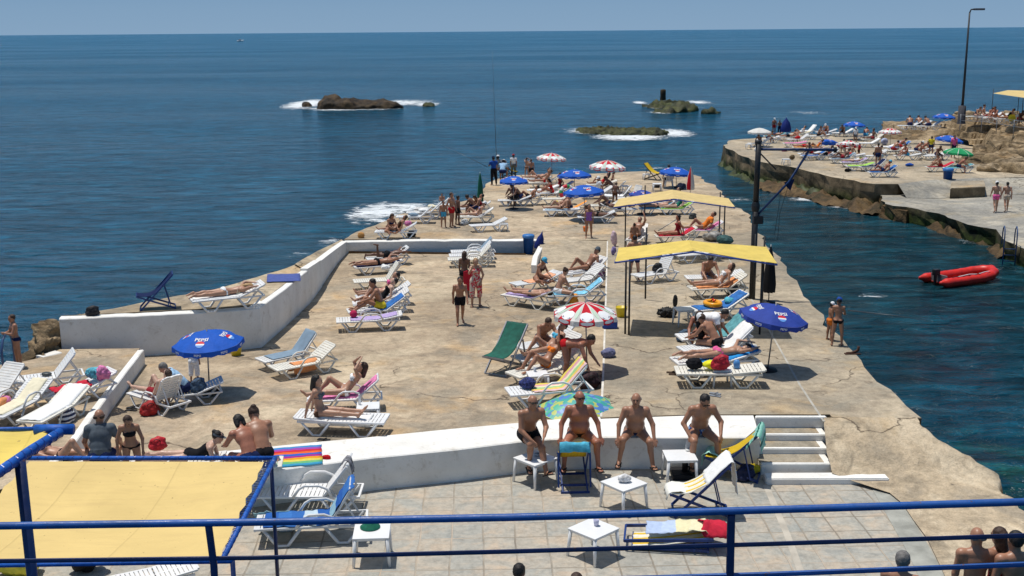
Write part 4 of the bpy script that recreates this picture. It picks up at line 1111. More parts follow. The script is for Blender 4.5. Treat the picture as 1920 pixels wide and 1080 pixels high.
# cliffs: a rough height field of ledges
def cliff(name, quad, z0, z1, mat, nx, ny, prof, amp=.5, seed=0, steps=5, label=None, cat=None, kind='structure'):
    """quad: ground corners (world), front-left, front-right, back-right, back-left; prof(u, t) gives the height share"""
    a, b, c, d = quad; v = []; f = []
    for j in range(ny + 1):
        t = j / ny
        for i in range(nx + 1):
            u = i / nx; p = a.lerp(b, u).lerp(d.lerp(c, u), t)
            h = prof(u, t) + .12 * mn.fractal(Vector((p.x * .35, p.y * .35, seed)), 1, 2, 5)
            h2 = math.floor(h * steps + .5 * mn.noise(Vector((p.x * .6, p.y * .6, seed + 5)))) / steps
            h = .35 * h + .65 * h2
            z = z0 + (z1 - z0) * h + mn.fractal(Vector((p.x * 1.4, p.y * 1.4, seed + 9)), 1, 2, 4) * amp * .35
            v.append(Vector((p.x + mn.noise(p * .9 + Vector((z, 0, 0))) * amp * .6, p.y + mn.noise(p * .9 + Vector((0, z, 7))) * amp * .6, z)))
    for j in range(ny):
        for i in range(nx): f.append((j * (nx + 1) + i, j * (nx + 1) + i + 1, (j + 1) * (nx + 1) + i + 1, (j + 1) * (nx + 1) + i))
    o = obj(name, mesh(name, v, f), mat)
    if kind: o['kind'] = kind
    return tag(o, label, cat)
ss = lambda x, a, b: max(0, min(1, (x - a) / (b - a)))
# upper terrace cliff at the right edge
A = [P(1775, 268, 'rp'), P(2010, 300, 'rp'), P(2060, 262, 'rp'), P(1770, 252, 'rp')]
A[2] = Vector((A[1].x * 1.25 + 4, A[1].y * 1.25, 0)); A[3] = Vector((A[0].x * 1.1 + .6, A[0].y * 1.1, 0))
cliff('cliff_terrace', A, -1.75, .32, CLIFF, 90, 60, lambda u, t: ss(t + .12 * math.sin(u * 9), .03, .3), .35, 1, 4)
A = [P(1835, 292, 'rp'), P(2020, 305, 'rp'), P(2030, 272, 'rp'), P(1838, 272, 'rp')]
cliff('cliff_block', A, -1.75, .05, CLIFF, 60, 30, lambda u, t: ss(t, .0, .25) * ss(u, .0, .1), .35, 4, 5)
A = [P(1650, 262, 'rp'), P(1790, 266, 'rp'), P(1790, 250, 'rp'), P(1655, 251, 'rp')]
cliff('low_rock_ledge', A, -1.75, -.55, CLIFF, 60, 24, lambda u, t: ss(t, .05, .4), .3, 8, 3)
A = [P(1700, 372, 'rl'), P(2010, 395, 'rl'), P(2010, 312, 'rl'), P(1790, 315, 'rl')]
A[0] = P(1830, 345, 'rl')
cliff('rock_slope', [P(1790, 338, 'rl'), P(2010, 362, 'rl'), P(2020, 300, 'rp'), P(1790, 302, 'rp')], -2.42, -1.35, CLIFF, 110, 70, lambda u, t: .02 + t * .95, .3, 12, 9)
o = bx('concrete_kerb', [(1782, 353), (1848, 350), (1845, 338), (1784, 340)], -2.45, -1.75, GREYC, None, .04); tag(o, 'short rough concrete block wall behind the blue bin on the right', 'wall')
# ------------------------------------------------------------------ sea rocks
def sea_rock(name, label, c, size, lumps, mat, seed=0, vox=None, disp=.5):
    p = [ell((x * size[0], y * size[1], z * size[2]), (rx * size[0], ry * size[1], rz * size[2]), .7 * min(size[1], size[2])) for x, y, z, rx, ry, rz in lumps]
    me = netmesh(name, p, vox or size[0] / 30, disp, 1.1 / max(.6, size[2]), True)
    for q in me.vertices: n_ = Vector((q.co.x * .9, q.co.y * .9, q.co.z * 3)); q.co += q.normal * (mn.fractal(n_ * 1.6 / max(.6, size[2]), 1, 2, 4) * disp * .25)
    me.materials.clear(); o = obj(name, me, mat, None, c); return tag(o, label, 'sea rock')
RK = concrete('dark_sea_rock', (.05, .033, .018), (.09, .06, .03), (.012, .010, .007), .5, 0, bs=3, rough=.6)
RG = concrete('weedy_sea_rock', (.06, .065, .025), (.09, .1, .035), (.025, .028, .015), .6, 0, bs=3, rough=.5)
def at_sea(px, py): return P(px, py, 'sea')
c = at_sea(675, 203); k = c.y / F
sea_rock('sea_rock', 'long dark brown rock island left of centre in the open sea', c, (78 * k, 5, 1.9), [(-.8, 0, .1, .2, .5, .72), (-.62, .1, .2, .16, .5, .55), (-.3, 0, .1, .35, .6, .52), (.1, 0, .1, .4, .5, .45), (.5, 0, .05, .35, .4, .4), (.8, 0, 0, .2, .3, .25)], RK, 1, .26, .5)
c2 = at_sea(805, 199)
sea_rock('sea_rock', 'small green weedy rock at the right end of the long dark island', c2, (12 * k, 3, .8), [(0, 0, 0, 1, .6, .6)], RG, 2, .35, .4)
c2 = at_sea(575, 200)
sea_rock('sea_rock', 'small brown rock awash in foam at the left end of the island', c2, (12 * k, 2, 1.2), [(0, 0, 0, .8, .6, .7)], RK, 3, .35, .5)
c = at_sea(1165, 250); k = c.y / F
sea_rock('sea_rock', 'flat green rock shelf ringed by white foam nearest the platforms', c, (85 * k, 6, .68), [(-.5, .35, -.05, .5, .5, .5), (0, .1, -.05, .6, .6, .5), (.5, -.1, 0, .42, .5, .55), (.75, -.2, .1, .22, .35, .5)], RG, 4, .18, .4)
c = at_sea(1265, 205); k = c.y / F
sea_rock('sea_rock', 'low mossy reef at the foot of the stone stump', c, (58 * k, 13, 1.1), [(-.3, .45, -.1, .5, .35, .5), (.35, .5, -.1, .5, .25, .4), (-.05, -.25, 0, .3, .3, .9), (.3, -.2, .0, .25, .3, .75), (-.5, -.45, -.1, .35, .2, .4), (.8, -.65, 0, .3, .12, .4)], RG, 5, .45, .9)
c = at_sea(1243, 188); b = MB(); k = c.y / F
b.lathe([(5.4 * k, -1), (5.6 * k, .4), (4.9 * k, 7 * k), (5.3 * k, 12 * k), (5.0 * k, 19 * k), (3 * k, 20 * k), (0, 20 * k)], 20)
o = b.build('stone_stump', RK, None, c); tag(o, 'dark square-topped stone stump standing on the reef in the sea', 'stone pillar')
c = P(92, 668, 'lterr', -.25); k = c.y / F
sea_rock('shore_rock', 'rugged brown and rust rock at the left end of the plastered wall', c, (25 * k, 1.3, 60 * k), [(.1, .2, .2, .75, .9, .7), (.6, .3, .35, .6, .9, .55), (-.2, 0, -.1, .6, .7, .5), (0, .3, -1.6, 1.2, 1.2, 1.4)], CLIFF, 7, .07, .5)
# ------------------------------------------------------------------ sea
def water():
    m, nt, N, L, b = newmat('sea_water')
    geo = N.new('ShaderNodeNewGeometry'); pos = geo.outputs['Position']
    sp = N.new('ShaderNodeSeparateXYZ'); L.new(pos, sp.inputs[0])
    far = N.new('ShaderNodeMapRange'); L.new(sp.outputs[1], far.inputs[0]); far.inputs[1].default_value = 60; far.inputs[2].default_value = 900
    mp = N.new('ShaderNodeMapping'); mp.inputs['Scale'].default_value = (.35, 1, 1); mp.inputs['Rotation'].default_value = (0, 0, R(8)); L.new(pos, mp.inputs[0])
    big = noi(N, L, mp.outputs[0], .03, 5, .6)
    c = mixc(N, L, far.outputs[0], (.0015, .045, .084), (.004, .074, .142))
    c = mixc(N, L, ramp(N, L, big, [(.35, .0), (.65, .5)]), c, (.0015, .053, .092))
    # shallows: teal over the bed near the shore on the right
    sh = N.new('ShaderNodeVectorMath'); sh.operation = 'DISTANCE'; q = P(1905, 885, 'sea'); L.new(pos, sh.inputs[0]); sh.inputs[1].default_value = q
    s1 = N.new('ShaderNodeMapRange'); L.new(sh.outputs['Value'], s1.inputs[0]); s1.inputs[1].default_value = 4.2; s1.inputs[2].default_value = .5
    s2 = math_(N, L, 'MULTIPLY', s1.outputs[0], ramp(N, L, noi(N, L, pos, .9, 5, .6, .8), [(.42, 0.0), (.62, 1.0)]), True)
    c = mixc(N, L, s2, c, (.012, .085, .07))
    ch = N.new('ShaderNodeVectorMath'); ch.operation = 'DISTANCE'; q = P(1640, 480, 'sea'); L.new(pos, ch.inputs[0]); ch.inputs[1].default_value = q
    c1 = N.new('ShaderNodeMapRange'); L.new(ch.outputs['Value'], c1.inputs[0]); c1.inputs[1].default_value = 40; c1.inputs[2].default_value = 8; c1.inputs[4].default_value = .9
    c = mixc(N, L, c1.outputs[0], c, (.004, .032, .042))
    L.new(c, b.inputs['Base Color']); b.inputs['Roughness'].default_value = .16; b.inputs['IOR'].default_value = 1.33; b.inputs['Specular IOR Level'].default_value = .24
    mp2 = N.new('ShaderNodeMapping'); mp2.inputs['Scale'].default_value = (.5, 1.15, 1); mp2.inputs['Rotation'].default_value = (0, 0, R(-12)); L.new(pos, mp2.inputs[0])
    n1 = bump(N, L, noi(N, L, mp2.outputs[0], .28, 3, .55, .3), None, 1.0, 1.5)
    n2 = bump(N, L, noi(N, L, mp2.outputs[0], 1.0, 5, .66, .5), None, 1.0, .6, n1)
    bump(N, L, noi(N, L, pos, 4.2, 4, .6), b, .8, .06, n2)
    # wave troughs and crests differ in tone
    w = ramp(N, L, noi(N, L, mp2.outputs[0], 1.0, 5, .62, .5), [(.34, .38), (.5, .95), (.66, 1.8)])
    c = mixc(N, L, 1.0, c, w, 'MULTIPLY')
    mp3 = N.new('ShaderNodeMapping'); mp3.inputs['Scale'].default_value = (.3, 1, 1); mp3.inputs['Rotation'].default_value = (0, 0, R(5)); L.new(pos, mp3.inputs[0])
    for sc_, lo_, hi_ in ((.6, .74, 1.3), (.14, .82, 1.18), (.02, .92, 1.06)):
        c = mixc(N, L, 1.0, c, ramp(N, L, noi(N, L, mp3.outputs[0], sc_, 6, .7, .4), [(.36, lo_), (.62, hi_)]), 'MULTIPLY')
    L.new(c, b.inputs['Base Color'])
    # gusts roughen the water in patches
    L.new(ramp(N, L, noi(N, L, mp3.outputs[0], .014, 5, .65), [(.4, .12), (.6, .2)]), b.inputs['Roughness'])
    return m
v = []; f = []
ys = [-40, 0, 40, 80, 150, 300, 700, 1500, 4000, 12000, 40000]
for y in ys: v += [Vector((-60 - y * 1.2 - 40, y, SEA)), Vector((60 + y * 1.2 + 40, y, SEA))]
for i in range(len(ys) - 1): f.append((2 * i, 2 * i + 1, 2 * i + 3, 2 * i + 2))
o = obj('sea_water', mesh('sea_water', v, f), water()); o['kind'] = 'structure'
# foam: lacy sheets that lie on the water
def foam():
    m, nt, N, L, b = newmat('sea_foam')
    pos = N.new('ShaderNodeNewGeometry').outputs['Position']
    at = N.new('ShaderNodeAttribute'); at.attribute_name = 'edge'
    mp = N.new('ShaderNodeMapping'); mp.inputs['Scale'].default_value = (.55, 1.2, 1); mp.inputs['Rotation'].default_value = (0, 0, R(25)); L.new(pos, mp.inputs[0])
    k = math_(N, L, 'ADD', noi(N, L, mp.outputs[0], 1.1, 9, .8, 1.6), math_(N, L, 'MULTIPLY', at.outputs['Fac'], .34))
    a = ramp(N, L, k, [(.60, 0.0), (.70, .85)])
    b.inputs['Base Color'].default_value = (.8, .84, .86, 1); b.inputs['Roughness'].default_value = .8
    L.new(a, b.inputs['Alpha']); return m
fv = []; ff = []; fa = []
def foam_patch(px, py, wx, wy, dens=1.0, rot=0, z=.03):
    c = at_sea(px, py); e = at_sea(px + wx / 2, py); g0 = at_sea(px, py - wy / 2); g1 = at_sea(px, py + wy / 2)
    a = abs(e.x - c.x); bq = (g0.y - g1.y) / 2; n = 16; base = len(fv); cr, sr = math.cos(R(rot)), math.sin(R(rot)); cy = (g0.y + g1.y) / 2
    for j in range(n + 1):
        for i in range(n + 1):
            u = i / n * 2 - 1; w = j / n * 2 - 1; x, y = a * u, bq * w
            fv.append((c.x + x * cr - y * sr, cy + x * sr + y * cr, SEA + z + .02 * mn.noise(Vector((x, y, px)) * .7)))
            d = math.hypot(u, w); fa.append(max(0.0, (1 - d)) ** .7 * dens if d < 1 else -.6 * (d - 1) - .0)
    for j in range(n):
        for i in range(n): q = base + j * (n + 1) + i; ff.append((q, q + 1, q + n + 2, q + n + 1))
for a in [(572, 196, 90, 22, 1.0), (640, 204, 150, 10, .8), (760, 193, 140, 14, .7), (800, 196, 60, 10, .8), (700, 204, 150, 7, .5),
          (1110, 246, 120, 16, .8), (1180, 258, 170, 17, .85), (1265, 250, 90, 20, .8), (1230, 246, 60, 14, .7),
          (1200, 193, 34, 7, .8), (1222, 200, 34, 9, .8), (1310, 192, 60, 9, .7), (1240, 211, 60, 7, .7), (1290, 200, 60, 14, .35),
          (715, 398, 150, 42, .72), (680, 402, 80, 34, .7), (760, 390, 120, 22, .7), (700, 415, 110, 18, .5), (830, 385, 80, 20, .6), (620, 455, 60, 26, .35), (560, 480, 60, 20, .3),
          (1520, 374, 90, 12, .6), (1590, 386, 90, 16, .75), (1640, 396, 60, 12, .6), (1530, 360, 60, 10, .5), (1400, 330, 60, 10, .4), (1820, 452, 60, 14, .35),
          (1520, 212, 90, 8, .3), (1150, 336, 110, 10, .45), (1230, 316, 70, 5, .35), (1855, 505, 60, 8, .4), (1640, 558, 60, 14, .3), (1380, 375, 60, 10, .35)]:
    foam_patch(*a, z=.03 + .004 * (len(fv) % 7))
me = mesh('sea_foam', fv, ff); at = me.attributes.new('edge', 'FLOAT', 'POINT'); at.data.foreach_set('value', fa)
o = obj('sea_foam', me, foam()); tag(o, 'white foam and spray around the rocks and along the shore', 'foam', kind='stuff')
# ------------------------------------------------------------------ yellow awnings on posts
YEL = fabric('awning_yellow', (.80, .61, .15)); YEL2 = fabric('straw', (.76, .58, .25)); BFR = M('blue_frame_paint', (.015, .06, .30), .35, .25, 10, .1, .5); BWR = M('blue_wrap', (.015, .10, .42), .5, .25, 14, .4)
def awning(label, c, zg, posts, mat, h=2.05):
    """c: pixel corners front-left, front-ridge, front-right, back-right, back-ridge, back-left; heights of eaves and ridge above zg"""
    he, hr = h, h + .33
    q = [P(*c[0], zg + he), P(*c[1], zg + hr), P(*c[2], zg + he), P(*c[3], zg + he), P(*c[4], zg + hr), P(*c[5], zg + he)]
    r = empty('awning', label, 'awning', P(*posts[0], zg))
    v = []; f = []; n = 8
    o0 = r.location
    for a, b, c_, d in ((q[0], q[1], q[4], q[5]), (q[1], q[2], q[3], q[4])):
        base = len(v)
        for j in range(n + 1):
            for i in range(n + 1):
                u, t = i / n, j / n; p = a.lerp(b, u).lerp(d.lerp(c_, u), t); p.z -= .10 * math.sin(PI * u) * math.sin(PI * t) * .6 + .02 * mn.noise(p * 1.5); v.append(p - o0)
        for j in range(n):
            for i in range(n): k = base + j * (n + 1) + i; f.append((k, k + 1, k + n + 2, k + n + 1))
    obj('cover', mesh('cover', v, f, True), mat, r)
    b = MB()
    for i, j in ((0, 1), (1, 2), (2, 3), (3, 4), (4, 5), (5, 0), (1, 4)): b.tube([q[i] - o0 - Vector((0, 0, .04)), q[j] - o0 - Vector((0, 0, .04))], .022, 6)
    b.build('roof_frame', BFR, r)
    for x, y in posts:
        g = P(x, y, zg); b = MB(); 
        # the height of the roof over this post
        m_ = MB(); xs = [q[0].x, q[1].x, q[2].x]; t = max(0, min(1, (g.x - xs[0]) / (xs[1] - xs[0]))) if g.x < xs[1] else 1 - max(0, min(1, (g.x - xs[1]) / (xs[2] - xs[1])))
        m_.tube([g - o0, g - o0 + Vector((0, 0, he + (hr - he) * t - .04))], .028, 8); m_.build('post', DARKM, r)
    return r
awning('yellow gabled awning over the man under its left half, nearest of two on the slab', [(1153, 490), (1300, 470), (1457, 494), (1437, 463), (1290, 451), (1160, 465)], -.1, [(1172, 629), (1179, 631), (1424, 630), (1412, 560), (1429, 564), (1210, 560)], YEL)
awning('paler yellow gabled awning farther back on the slab', [(1150, 388), (1264, 372), (1378, 388), (1366, 372), (1260, 356), (1160, 373)], -.3, [(1172, 463), (1208, 446), (1348, 448), (1357, 455)], YEL2, 1.95)
# far awning on the upper terrace at the right edge
r = empty('awning', 'straw coloured awning on thin posts at the far right edge', 'awning', P(1870, 228, 'ru'))
o0 = r.location
q = [P(1862, 175, 2.9), P(1890, 169, 2.9), P(1990, 172, 2.9), P(1990, 205, 2.5), P(1925, 184, 2.6)]
obj('cover', mesh('cover', [k - o0 for k in q], [(0, 1, 4), (1, 2, 3, 4)], False), YEL2, r)
for x, y, zt in ((1858, 225, 2.9), (1907, 222, 2.75), (1915, 226, 2.7)):
    g = P(x, y, 'ru'); m_ = MB(); m_.tube([g - o0, g - o0 + Vector((0, 0, zt - .3))], .03, 6); m_.build('post', DARKM, r)
# ------------------------------------------------------------------ steel davit by the water
DBL = M('weathered_dark_blue', (.015, .04, .12), .5, .5, 12, .3)
g = P(1408, 470, 'slab'); r = empty('davit', 'tall black steel davit with blue arm and brace over the water', 'crane', g)
top = P(1412, 266, 'slab')  # only for the direction
dv = ray(1410, 262); t = g.y / dv.y; hz = HC + dv.z * t - g.z
g = P(1394, 565, 'slab')
# foot hidden behind the near awning
g = P(1410, 560, 'slab'); dv = ray(1412, 264); t = g.y / dv.y; hz = HC + dv.z * t - g.z; r.location = g
s_ = g.y / F
b = MB(); b.tube([(0, 0, 0), (0, 0, hz * .62)], .095, 12); b.tube([(0, 0, hz * .62), (.02, 0, hz)], .085, 12); b.lathe([(.0, hz + .02), (.09, hz + .02), (.1, hz - .05), (.09, hz - .1)], 12); b.lathe([(.1, hz * .56), (.13, hz * .58), (.13, hz * .6), (.1, hz * .62)], 12); b.build('mast', DARKM, r)
def wp(px, py): d_ = ray(px, py); t_ = g.y / d_.y; q_ = Vector((0, 0, HC)) + d_ * t_; return q_ - g
b = MB(); b.tube([wp(1418, 280), wp(1570, 281)], .04, 10); b.build('arm', DBL, r)
b = MB(); b.tube([wp(1516, 284), wp(1480, 340), wp(1412, 412)], .035, 8); b.build('brace', DBL, r)
b = MB(); b.tube([wp(1422, 284), wp(1455, 318)], .022, 6); b.tube([wp(1566, 276), wp(1566, 286)], .05, 8); b.build('stay', DARKM, r)
b = MB(); b.tube([wp(1418, 398), wp(1424, 412), wp(1420, 418)], .06, 6); b.box(wp(1421, 412), (.3, .2, .25), None, .03); b.build('winch', DARKM, r)
b = MB()
for a in ([(1479, 345), (1462, 400), (1458, 450)], [(1466, 350), (1452, 440)], [(1416, 300), (1416, 470)]): b.tube([wp(*x) for x in a], .008, 4)
b.build('rope', BLK, r)
p3 = [wp(1470, 342), wp(1490, 335), wp(1482, 358), wp(1476, 352)]; o = obj('flag', mesh('flag', p3, [(0, 1, 2, 3)]), cl('navy'), r)
# ------------------------------------------------------------------ lamp post at the far right
g = P(1802, 232, 'ru'); r = empty('lamp_post', 'tall thin lamp post with one lamp head on the upper terrace', 'lamp post', g)
dv = ray(1812, 24); t = g.y / dv.y; hz = HC + dv.z * t - g.z; k = g.y / F
b = MB(); b.tube([(0, 0, 0), (0, 0, hz)], .12, 10, r2=.065); b.build('pole', DARKM, r)
b = MB(); b.lathe([(0, 1.5), (.3, 1.45), (.3, .2), (.36, 0)], 14); b.build('concrete_collar', M('dark_block', (.06, .06, .07), .8, .3), r)
b = MB(); b.tube([(0, 0, hz), (.1, 0, hz + .25), (.5, 0, hz + .3)], .06, 6); b.build('bracket', DARKM, r)
b = MB(); b.box((.75, 0, hz + .27), (.8, .4, .16), None, .05); b.build('lamp_head', M('lamp_grey', (.12, .12, .13), .5, .1), r)
# ------------------------------------------------------------------ blue foreground railing
def rusty(name, c, c2):
    m, nt, N, L, b = newmat(name); pos = N.new('ShaderNodeNewGeometry').outputs['Position']
    k = ramp(N, L, noi(N, L, pos, 2.2, 6, .6), [(.35, [x * .75 for x in c]), (.65, [x * 1.2 for x in c])])
    k = mixc(N, L, ramp(N, L, noi(N, L, pos, 14, 6, .7), [(.64, 0.0), (.68, .9)]), k, (.12, .05, .02))
    k = mixc(N, L, ramp(N, L, noi(N, L, pos, 9, 7, .75), [(.62, 0.0), (.66, .6)]), k, c2)
    L.new(k, b.inputs['Base Color']); L.new(ramp(N, L, noi(N, L, pos, 8, 5), [(.3, .3), (.7, .6)]), b.inputs['Roughness'])
    bump(N, L, noi(N, L, pos, 18, 6, .7), b, .35, .01); return m
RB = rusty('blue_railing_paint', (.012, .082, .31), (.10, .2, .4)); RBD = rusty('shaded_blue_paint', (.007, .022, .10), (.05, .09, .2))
def on_plane(px, py, Y):
    d_ = ray(px, py); t_ = Y / d_.y; return Vector((0, 0, HC)) + d_ * t_
r = empty('railing', 'blue pipe railing across the very bottom foreground', 'railing', on_plane(960, 1300, 7.6)); o0 = r.location
def rail(name, pts, rad, Y=7.6, mat=RB):
    b = MB(); w = [on_plane(x, y, Y) - o0 for x, y in pts]; fine = []
    for a, c in zip(w, w[1:]):
        for k in range(8): fine.append(a.lerp(c, k / 8))
    fine.append(w[-1]); b.tube(fine, rad, 16); return b.build(name, mat, r)
rail('top_rail', [(-120, 989), (0, 986), (480, 979), (960, 970), (1440, 956), (1920, 941), (2050, 937)], .0275)
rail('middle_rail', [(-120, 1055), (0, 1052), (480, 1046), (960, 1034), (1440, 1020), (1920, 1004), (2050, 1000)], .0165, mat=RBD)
rail('lower_rail', [(900, 1096), (1100, 1087), (1440, 1077), (1920, 1058), (2050, 1053)], .019)
rail('lower_rail', [(-120, 1120), (480, 1112), (900, 1096)], .019)
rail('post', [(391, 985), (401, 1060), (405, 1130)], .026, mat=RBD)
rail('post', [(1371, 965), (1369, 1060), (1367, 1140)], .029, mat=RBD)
# ------------------------------------------------------------------ near tarpaulin shades
def tarp(label, quad, z, post_list, bars, mat, nm='tarpaulin_shade'):
    r = empty(nm, label, 'shade', P(*quad[0], z)); o0 = r.location; q = [P(x, y, z) - o0 for x, y in quad]; n = 14; v = []; f = []
    for j in range(n + 1):
        for i in range(n + 1):
            u, t = i / n, j / n; p = q[0].lerp(q[1], u).lerp(q[3].lerp(q[2], u), t); e = math.sin(PI * u) * math.sin(PI * t)
            sc = (.022 * math.sin(t * 40) if i in (0, n) else 0)
            p.z -= .16 * e + .03 * mn.fractal(p * 1.1, 1, 2, 3) * min(1, e * 4); p.x += sc; v.append(p)
    for j in range(n):
        for i in range(n): k = j * (n + 1) + i; f.append((k, k + 1, k + n + 2, k + n + 1))
    obj('cover', mesh('cover', v, f, True), mat, r); return r, o0, q
def spiral(b, a, c, rad, turns, wr=.012):
    d = (c - a); u = d.normalized(); s = u.cross(Vector((0, 0, 1))).normalized(); w = s.cross(u); n = turns * 8
    b.tube([a + d * (i / n) + (s * math.cos(i * PI / 4) + w * math.sin(i * PI / 4)) * (rad + wr * .3) for i in range(n + 1)], wr, 4)
ZT = 1.9
def canvas(name, c):
    m, nt, N, L, b = newmat(name); pos = N.new('ShaderNodeNewGeometry').outputs['Position']; sp = N.new('ShaderNodeSeparateXYZ'); L.new(pos, sp.inputs[0])
    k = ramp(N, L, noi(N, L, pos, .8, 5, .6, .5), [(.3, [x * .88 for x in c]), (.7, [min(1, x * 1.05) for x in c])])
    st = N.new('ShaderNodeMapping'); st.inputs['Scale'].default_value = (1, 6, 1); L.new(pos, st.inputs[0])
    k = mixc(N, L, ramp(N, L, noi(N, L, st.outputs[0], 1.1, 6, .7, .3), [(.52, 0.0), (.7, .3)]), k, (.5, .36, .16))
    k = mixc(N, L, ramp(N, L, noi(N, L, pos, 17, 3, .5), [(.70, 0.0), (.74, .8)]), k, (.25, .17, .08))
    fr = math_(N, L, 'ABSOLUTE', math_(N, L, 'SUBTRACT', math_(N, L, 'FRACT', math_(N, L, 'MULTIPLY', sp.outputs[0], .72)), .5))
    k = mixc(N, L, ramp(N, L, fr, [(.0, .35), (.012, 0.0)]), k, [x * .55 for x in c])
    L.new(k, b.inputs['Base Color']); b.inputs['Roughness'].default_value = .8; b.inputs['Specular IOR Level'].default_value = .15
    h = math_(N, L, 'ADD', math_(N, L, 'MULTIPLY', noi(N, L, st.outputs[0], .7, 4, .5, .6), 1.0), math_(N, L, 'MULTIPLY', ramp(N, L, fr, [(.0, 1.0), (.02, 0.0)]), .1))
    bump(N, L, h, b, .35, .12); return m
TM = canvas('tarp', (.70, .52, .21)); TM2 = canvas('tarp_bright', (.75, .58, .15))
r, o0, q = tarp('big sand yellow tarpaulin laced into a blue pipe frame, lower left', [(55, 865), (495, 866), (412, 1046), (-130, 1060)], ZT, None, None, TM)
Z = lambda x, y, z=ZT: P(x, y, z) - o0
for nm, a, c, rad in (('top_bar', (20, 859), (516, 859), .033), ('right_bar', (516, 858), (418, 1048), .034), ('bottom_bar', (436, 1052), (-140, 1062), .03)):
    b = MB(); b.tube([Z(*a), Z(*c)], rad, 10); b.build(nm, BWR, r)
b = MB(); spiral(b, Z(20, 859), Z(516, 859), .03, 30, .006); spiral(b, Z(516, 858), Z(418, 1048), .032, 22, .006); b.build('lashing', BFR, r)
b = MB(); zz = []
for i in range(58):
    t = (i + .5) / 58; a = Z(495 + (412 - 495) * t, 866 + 180 * t); c = Z(514 + (420 - 514) * t, 860 + 186 * t)
    a = a + Vector((-.02 * math.sin(t * 40), .0, -.01)); m_ = a.lerp(c, .5) - Vector((0, 0, .02)); zz += [a, m_, c] if i % 2 == 0 else [c, m_, a]
b.tube(zz, .007, 4); b.build('lacing', BFR, r)
for x, y, zb in ((508, 862, -.62), (436, 1052, -.62)):
    g = P(x, y, ZT); b = MB(); b.tube([g - o0, Vector((g.x, g.y, -.62)) - o0], .03, 10); b.build('post', RBD, r)
# smaller higher tarpaulin
ZU = 4.1
r, o0, q = tarp('bright yellow tarpaulin cut by the left edge, lashed to a thick blue bar', [(-60, 806), (72, 803), (100, 822), (-150, 960)], ZU, None, None, TM2)
b = MB(); b.tube([Z(*x, ZU) for x in ((-160, 982), (0, 884), (60, 843), (112, 811))], .05, 12); b.build('side_bar', BWR, r)
b = MB(); b.tube([Z(66, 806, ZU), Z(138, 805, ZU)], .055, 12); b.build('end_bar', BWR, r)
b = MB(); b.tube([Z(-80, 806, ZU), Z(66, 804, ZU)], .022, 8); b.build('top_bar', BWR, r)
b = MB(); spiral(b, Z(-160, 982, ZU), Z(0, 884, ZU), .048, 9, .006); spiral(b, Z(0, 884, ZU), Z(112, 811, ZU), .048, 9, .006); b.build('lashing', BFR, r)
g = P(37, 862, ZU); b = MB(); b.tube([g - o0, Vector((g.x, g.y, .6)) - o0], .052, 12); b.build('post', RBD, r)
# ------------------------------------------------------------------ inflatable boat
c = P(1806, 528, 'sea'); r = empty('inflatable_boat', 'empty red inflatable dinghy with dark outboard motor moored off the walkway', 'dinghy', c + Vector((0, 0, .0)), R(24), None, .96)
RD = M('red_rubber', (.62, .025, .015), .4, .2, 4, .1, .4)
s = c.y / F; Lh = 1.68; w = .66; rr = .22
path = [(-Lh, -w, .22), (-.5, -w, .23), (.5, -w, .25), (1.1, -w * .9, .3), (1.55, -w * .52, .37), (1.72, 0, .42), (1.55, w * .52, .37), (1.1, w * .9, .3), (.5, w, .25), (-.5, w, .23), (-Lh, w, .22)]
pr = [cone(a, b, rr, rr, .05) for a, b in zip(path, path[1:])] + [cone((-Lh, -w, .22), (-Lh - .35, -w, .25), rr, .1, .04), cone((-Lh, w, .22), (-Lh - .35, w, .25), rr, .1, .04)]
obj('hull_tube', netmesh('hull_tube', pr, .045), RD, r)
b = MB(); b.box((-.1, 0, .1), (3.0, 1.1, .05), None, .01); b.build('floor', M('dark_red_floor', (.3, .02, .015), .6), r)
b = MB(); b.box((-Lh + .15, 0, .3), (.06, 1.0, .4), None, .02); b.build('transom', M('grey_board', (.2, .2, .2), .6), r)
b = MB(); b.box((-Lh - .05, 0, .62), (.32, .24, .3), None, .07); b.box((-Lh - .08, 0, .25), (.12, .1, .6), None, .03); b.build('outboard_motor', DARKM, r)
b = MB(); b.tube([(-1.0, -w + .02, .45), (-.3, -w + .05, .5), (.2, -w, .47), (.7, -w + .06, .52), (1.2, -w * .75, .5)], .018, 6); b.build('oar', PW, r)
for sy in (-1, 1):
    b = MB(); b.tube([(x, sy * (w + .04), .46 + .03 * math.sin(x * 9)) for x in [k * .1 - 1.4 for k in range(26)]], .014, 5); b.build('grab_rope', BLK, r)
# ------------------------------------------------------------------ ladders
def ladder(px, py, lev, label, rz, col_, s=1.0):
    g = P(px, py, lev); r = empty('pool_ladder', label, 'ladder', g, R(rz), None, s)
    for sx in (-1, 1):
        b = MB(); b.tube([(sx * .28, -.55, 0), (sx * .28, -.55, .55), (sx * .28, -.42, .82), (sx * .28, -.2, .95), (sx * .28, .05, .85), (sx * .28, .16, .6), (sx * .28, .16, -1.6)], .03, 8); b.build('handrail', col_, r)
    for k in range(5): b = MB(); b.tube([(-.28, .16, -.1 - .3 * k), (.28, .16, -.1 - .3 * k)], .022, 6); b.build('rung', col_, r)
    return r
ladder(1893, 462, 'rl', 'curved blue tube bathing ladder on the walkway edge at right', 165, M('ladder_blue', (.05, .09, .2), .35), 1.0)
ladder(4, 686, 'lterr', 'bathing ladder handrail at the extreme left terrace edge', 0, M('ladder_blue', (.05, .09, .2), .35), .9)
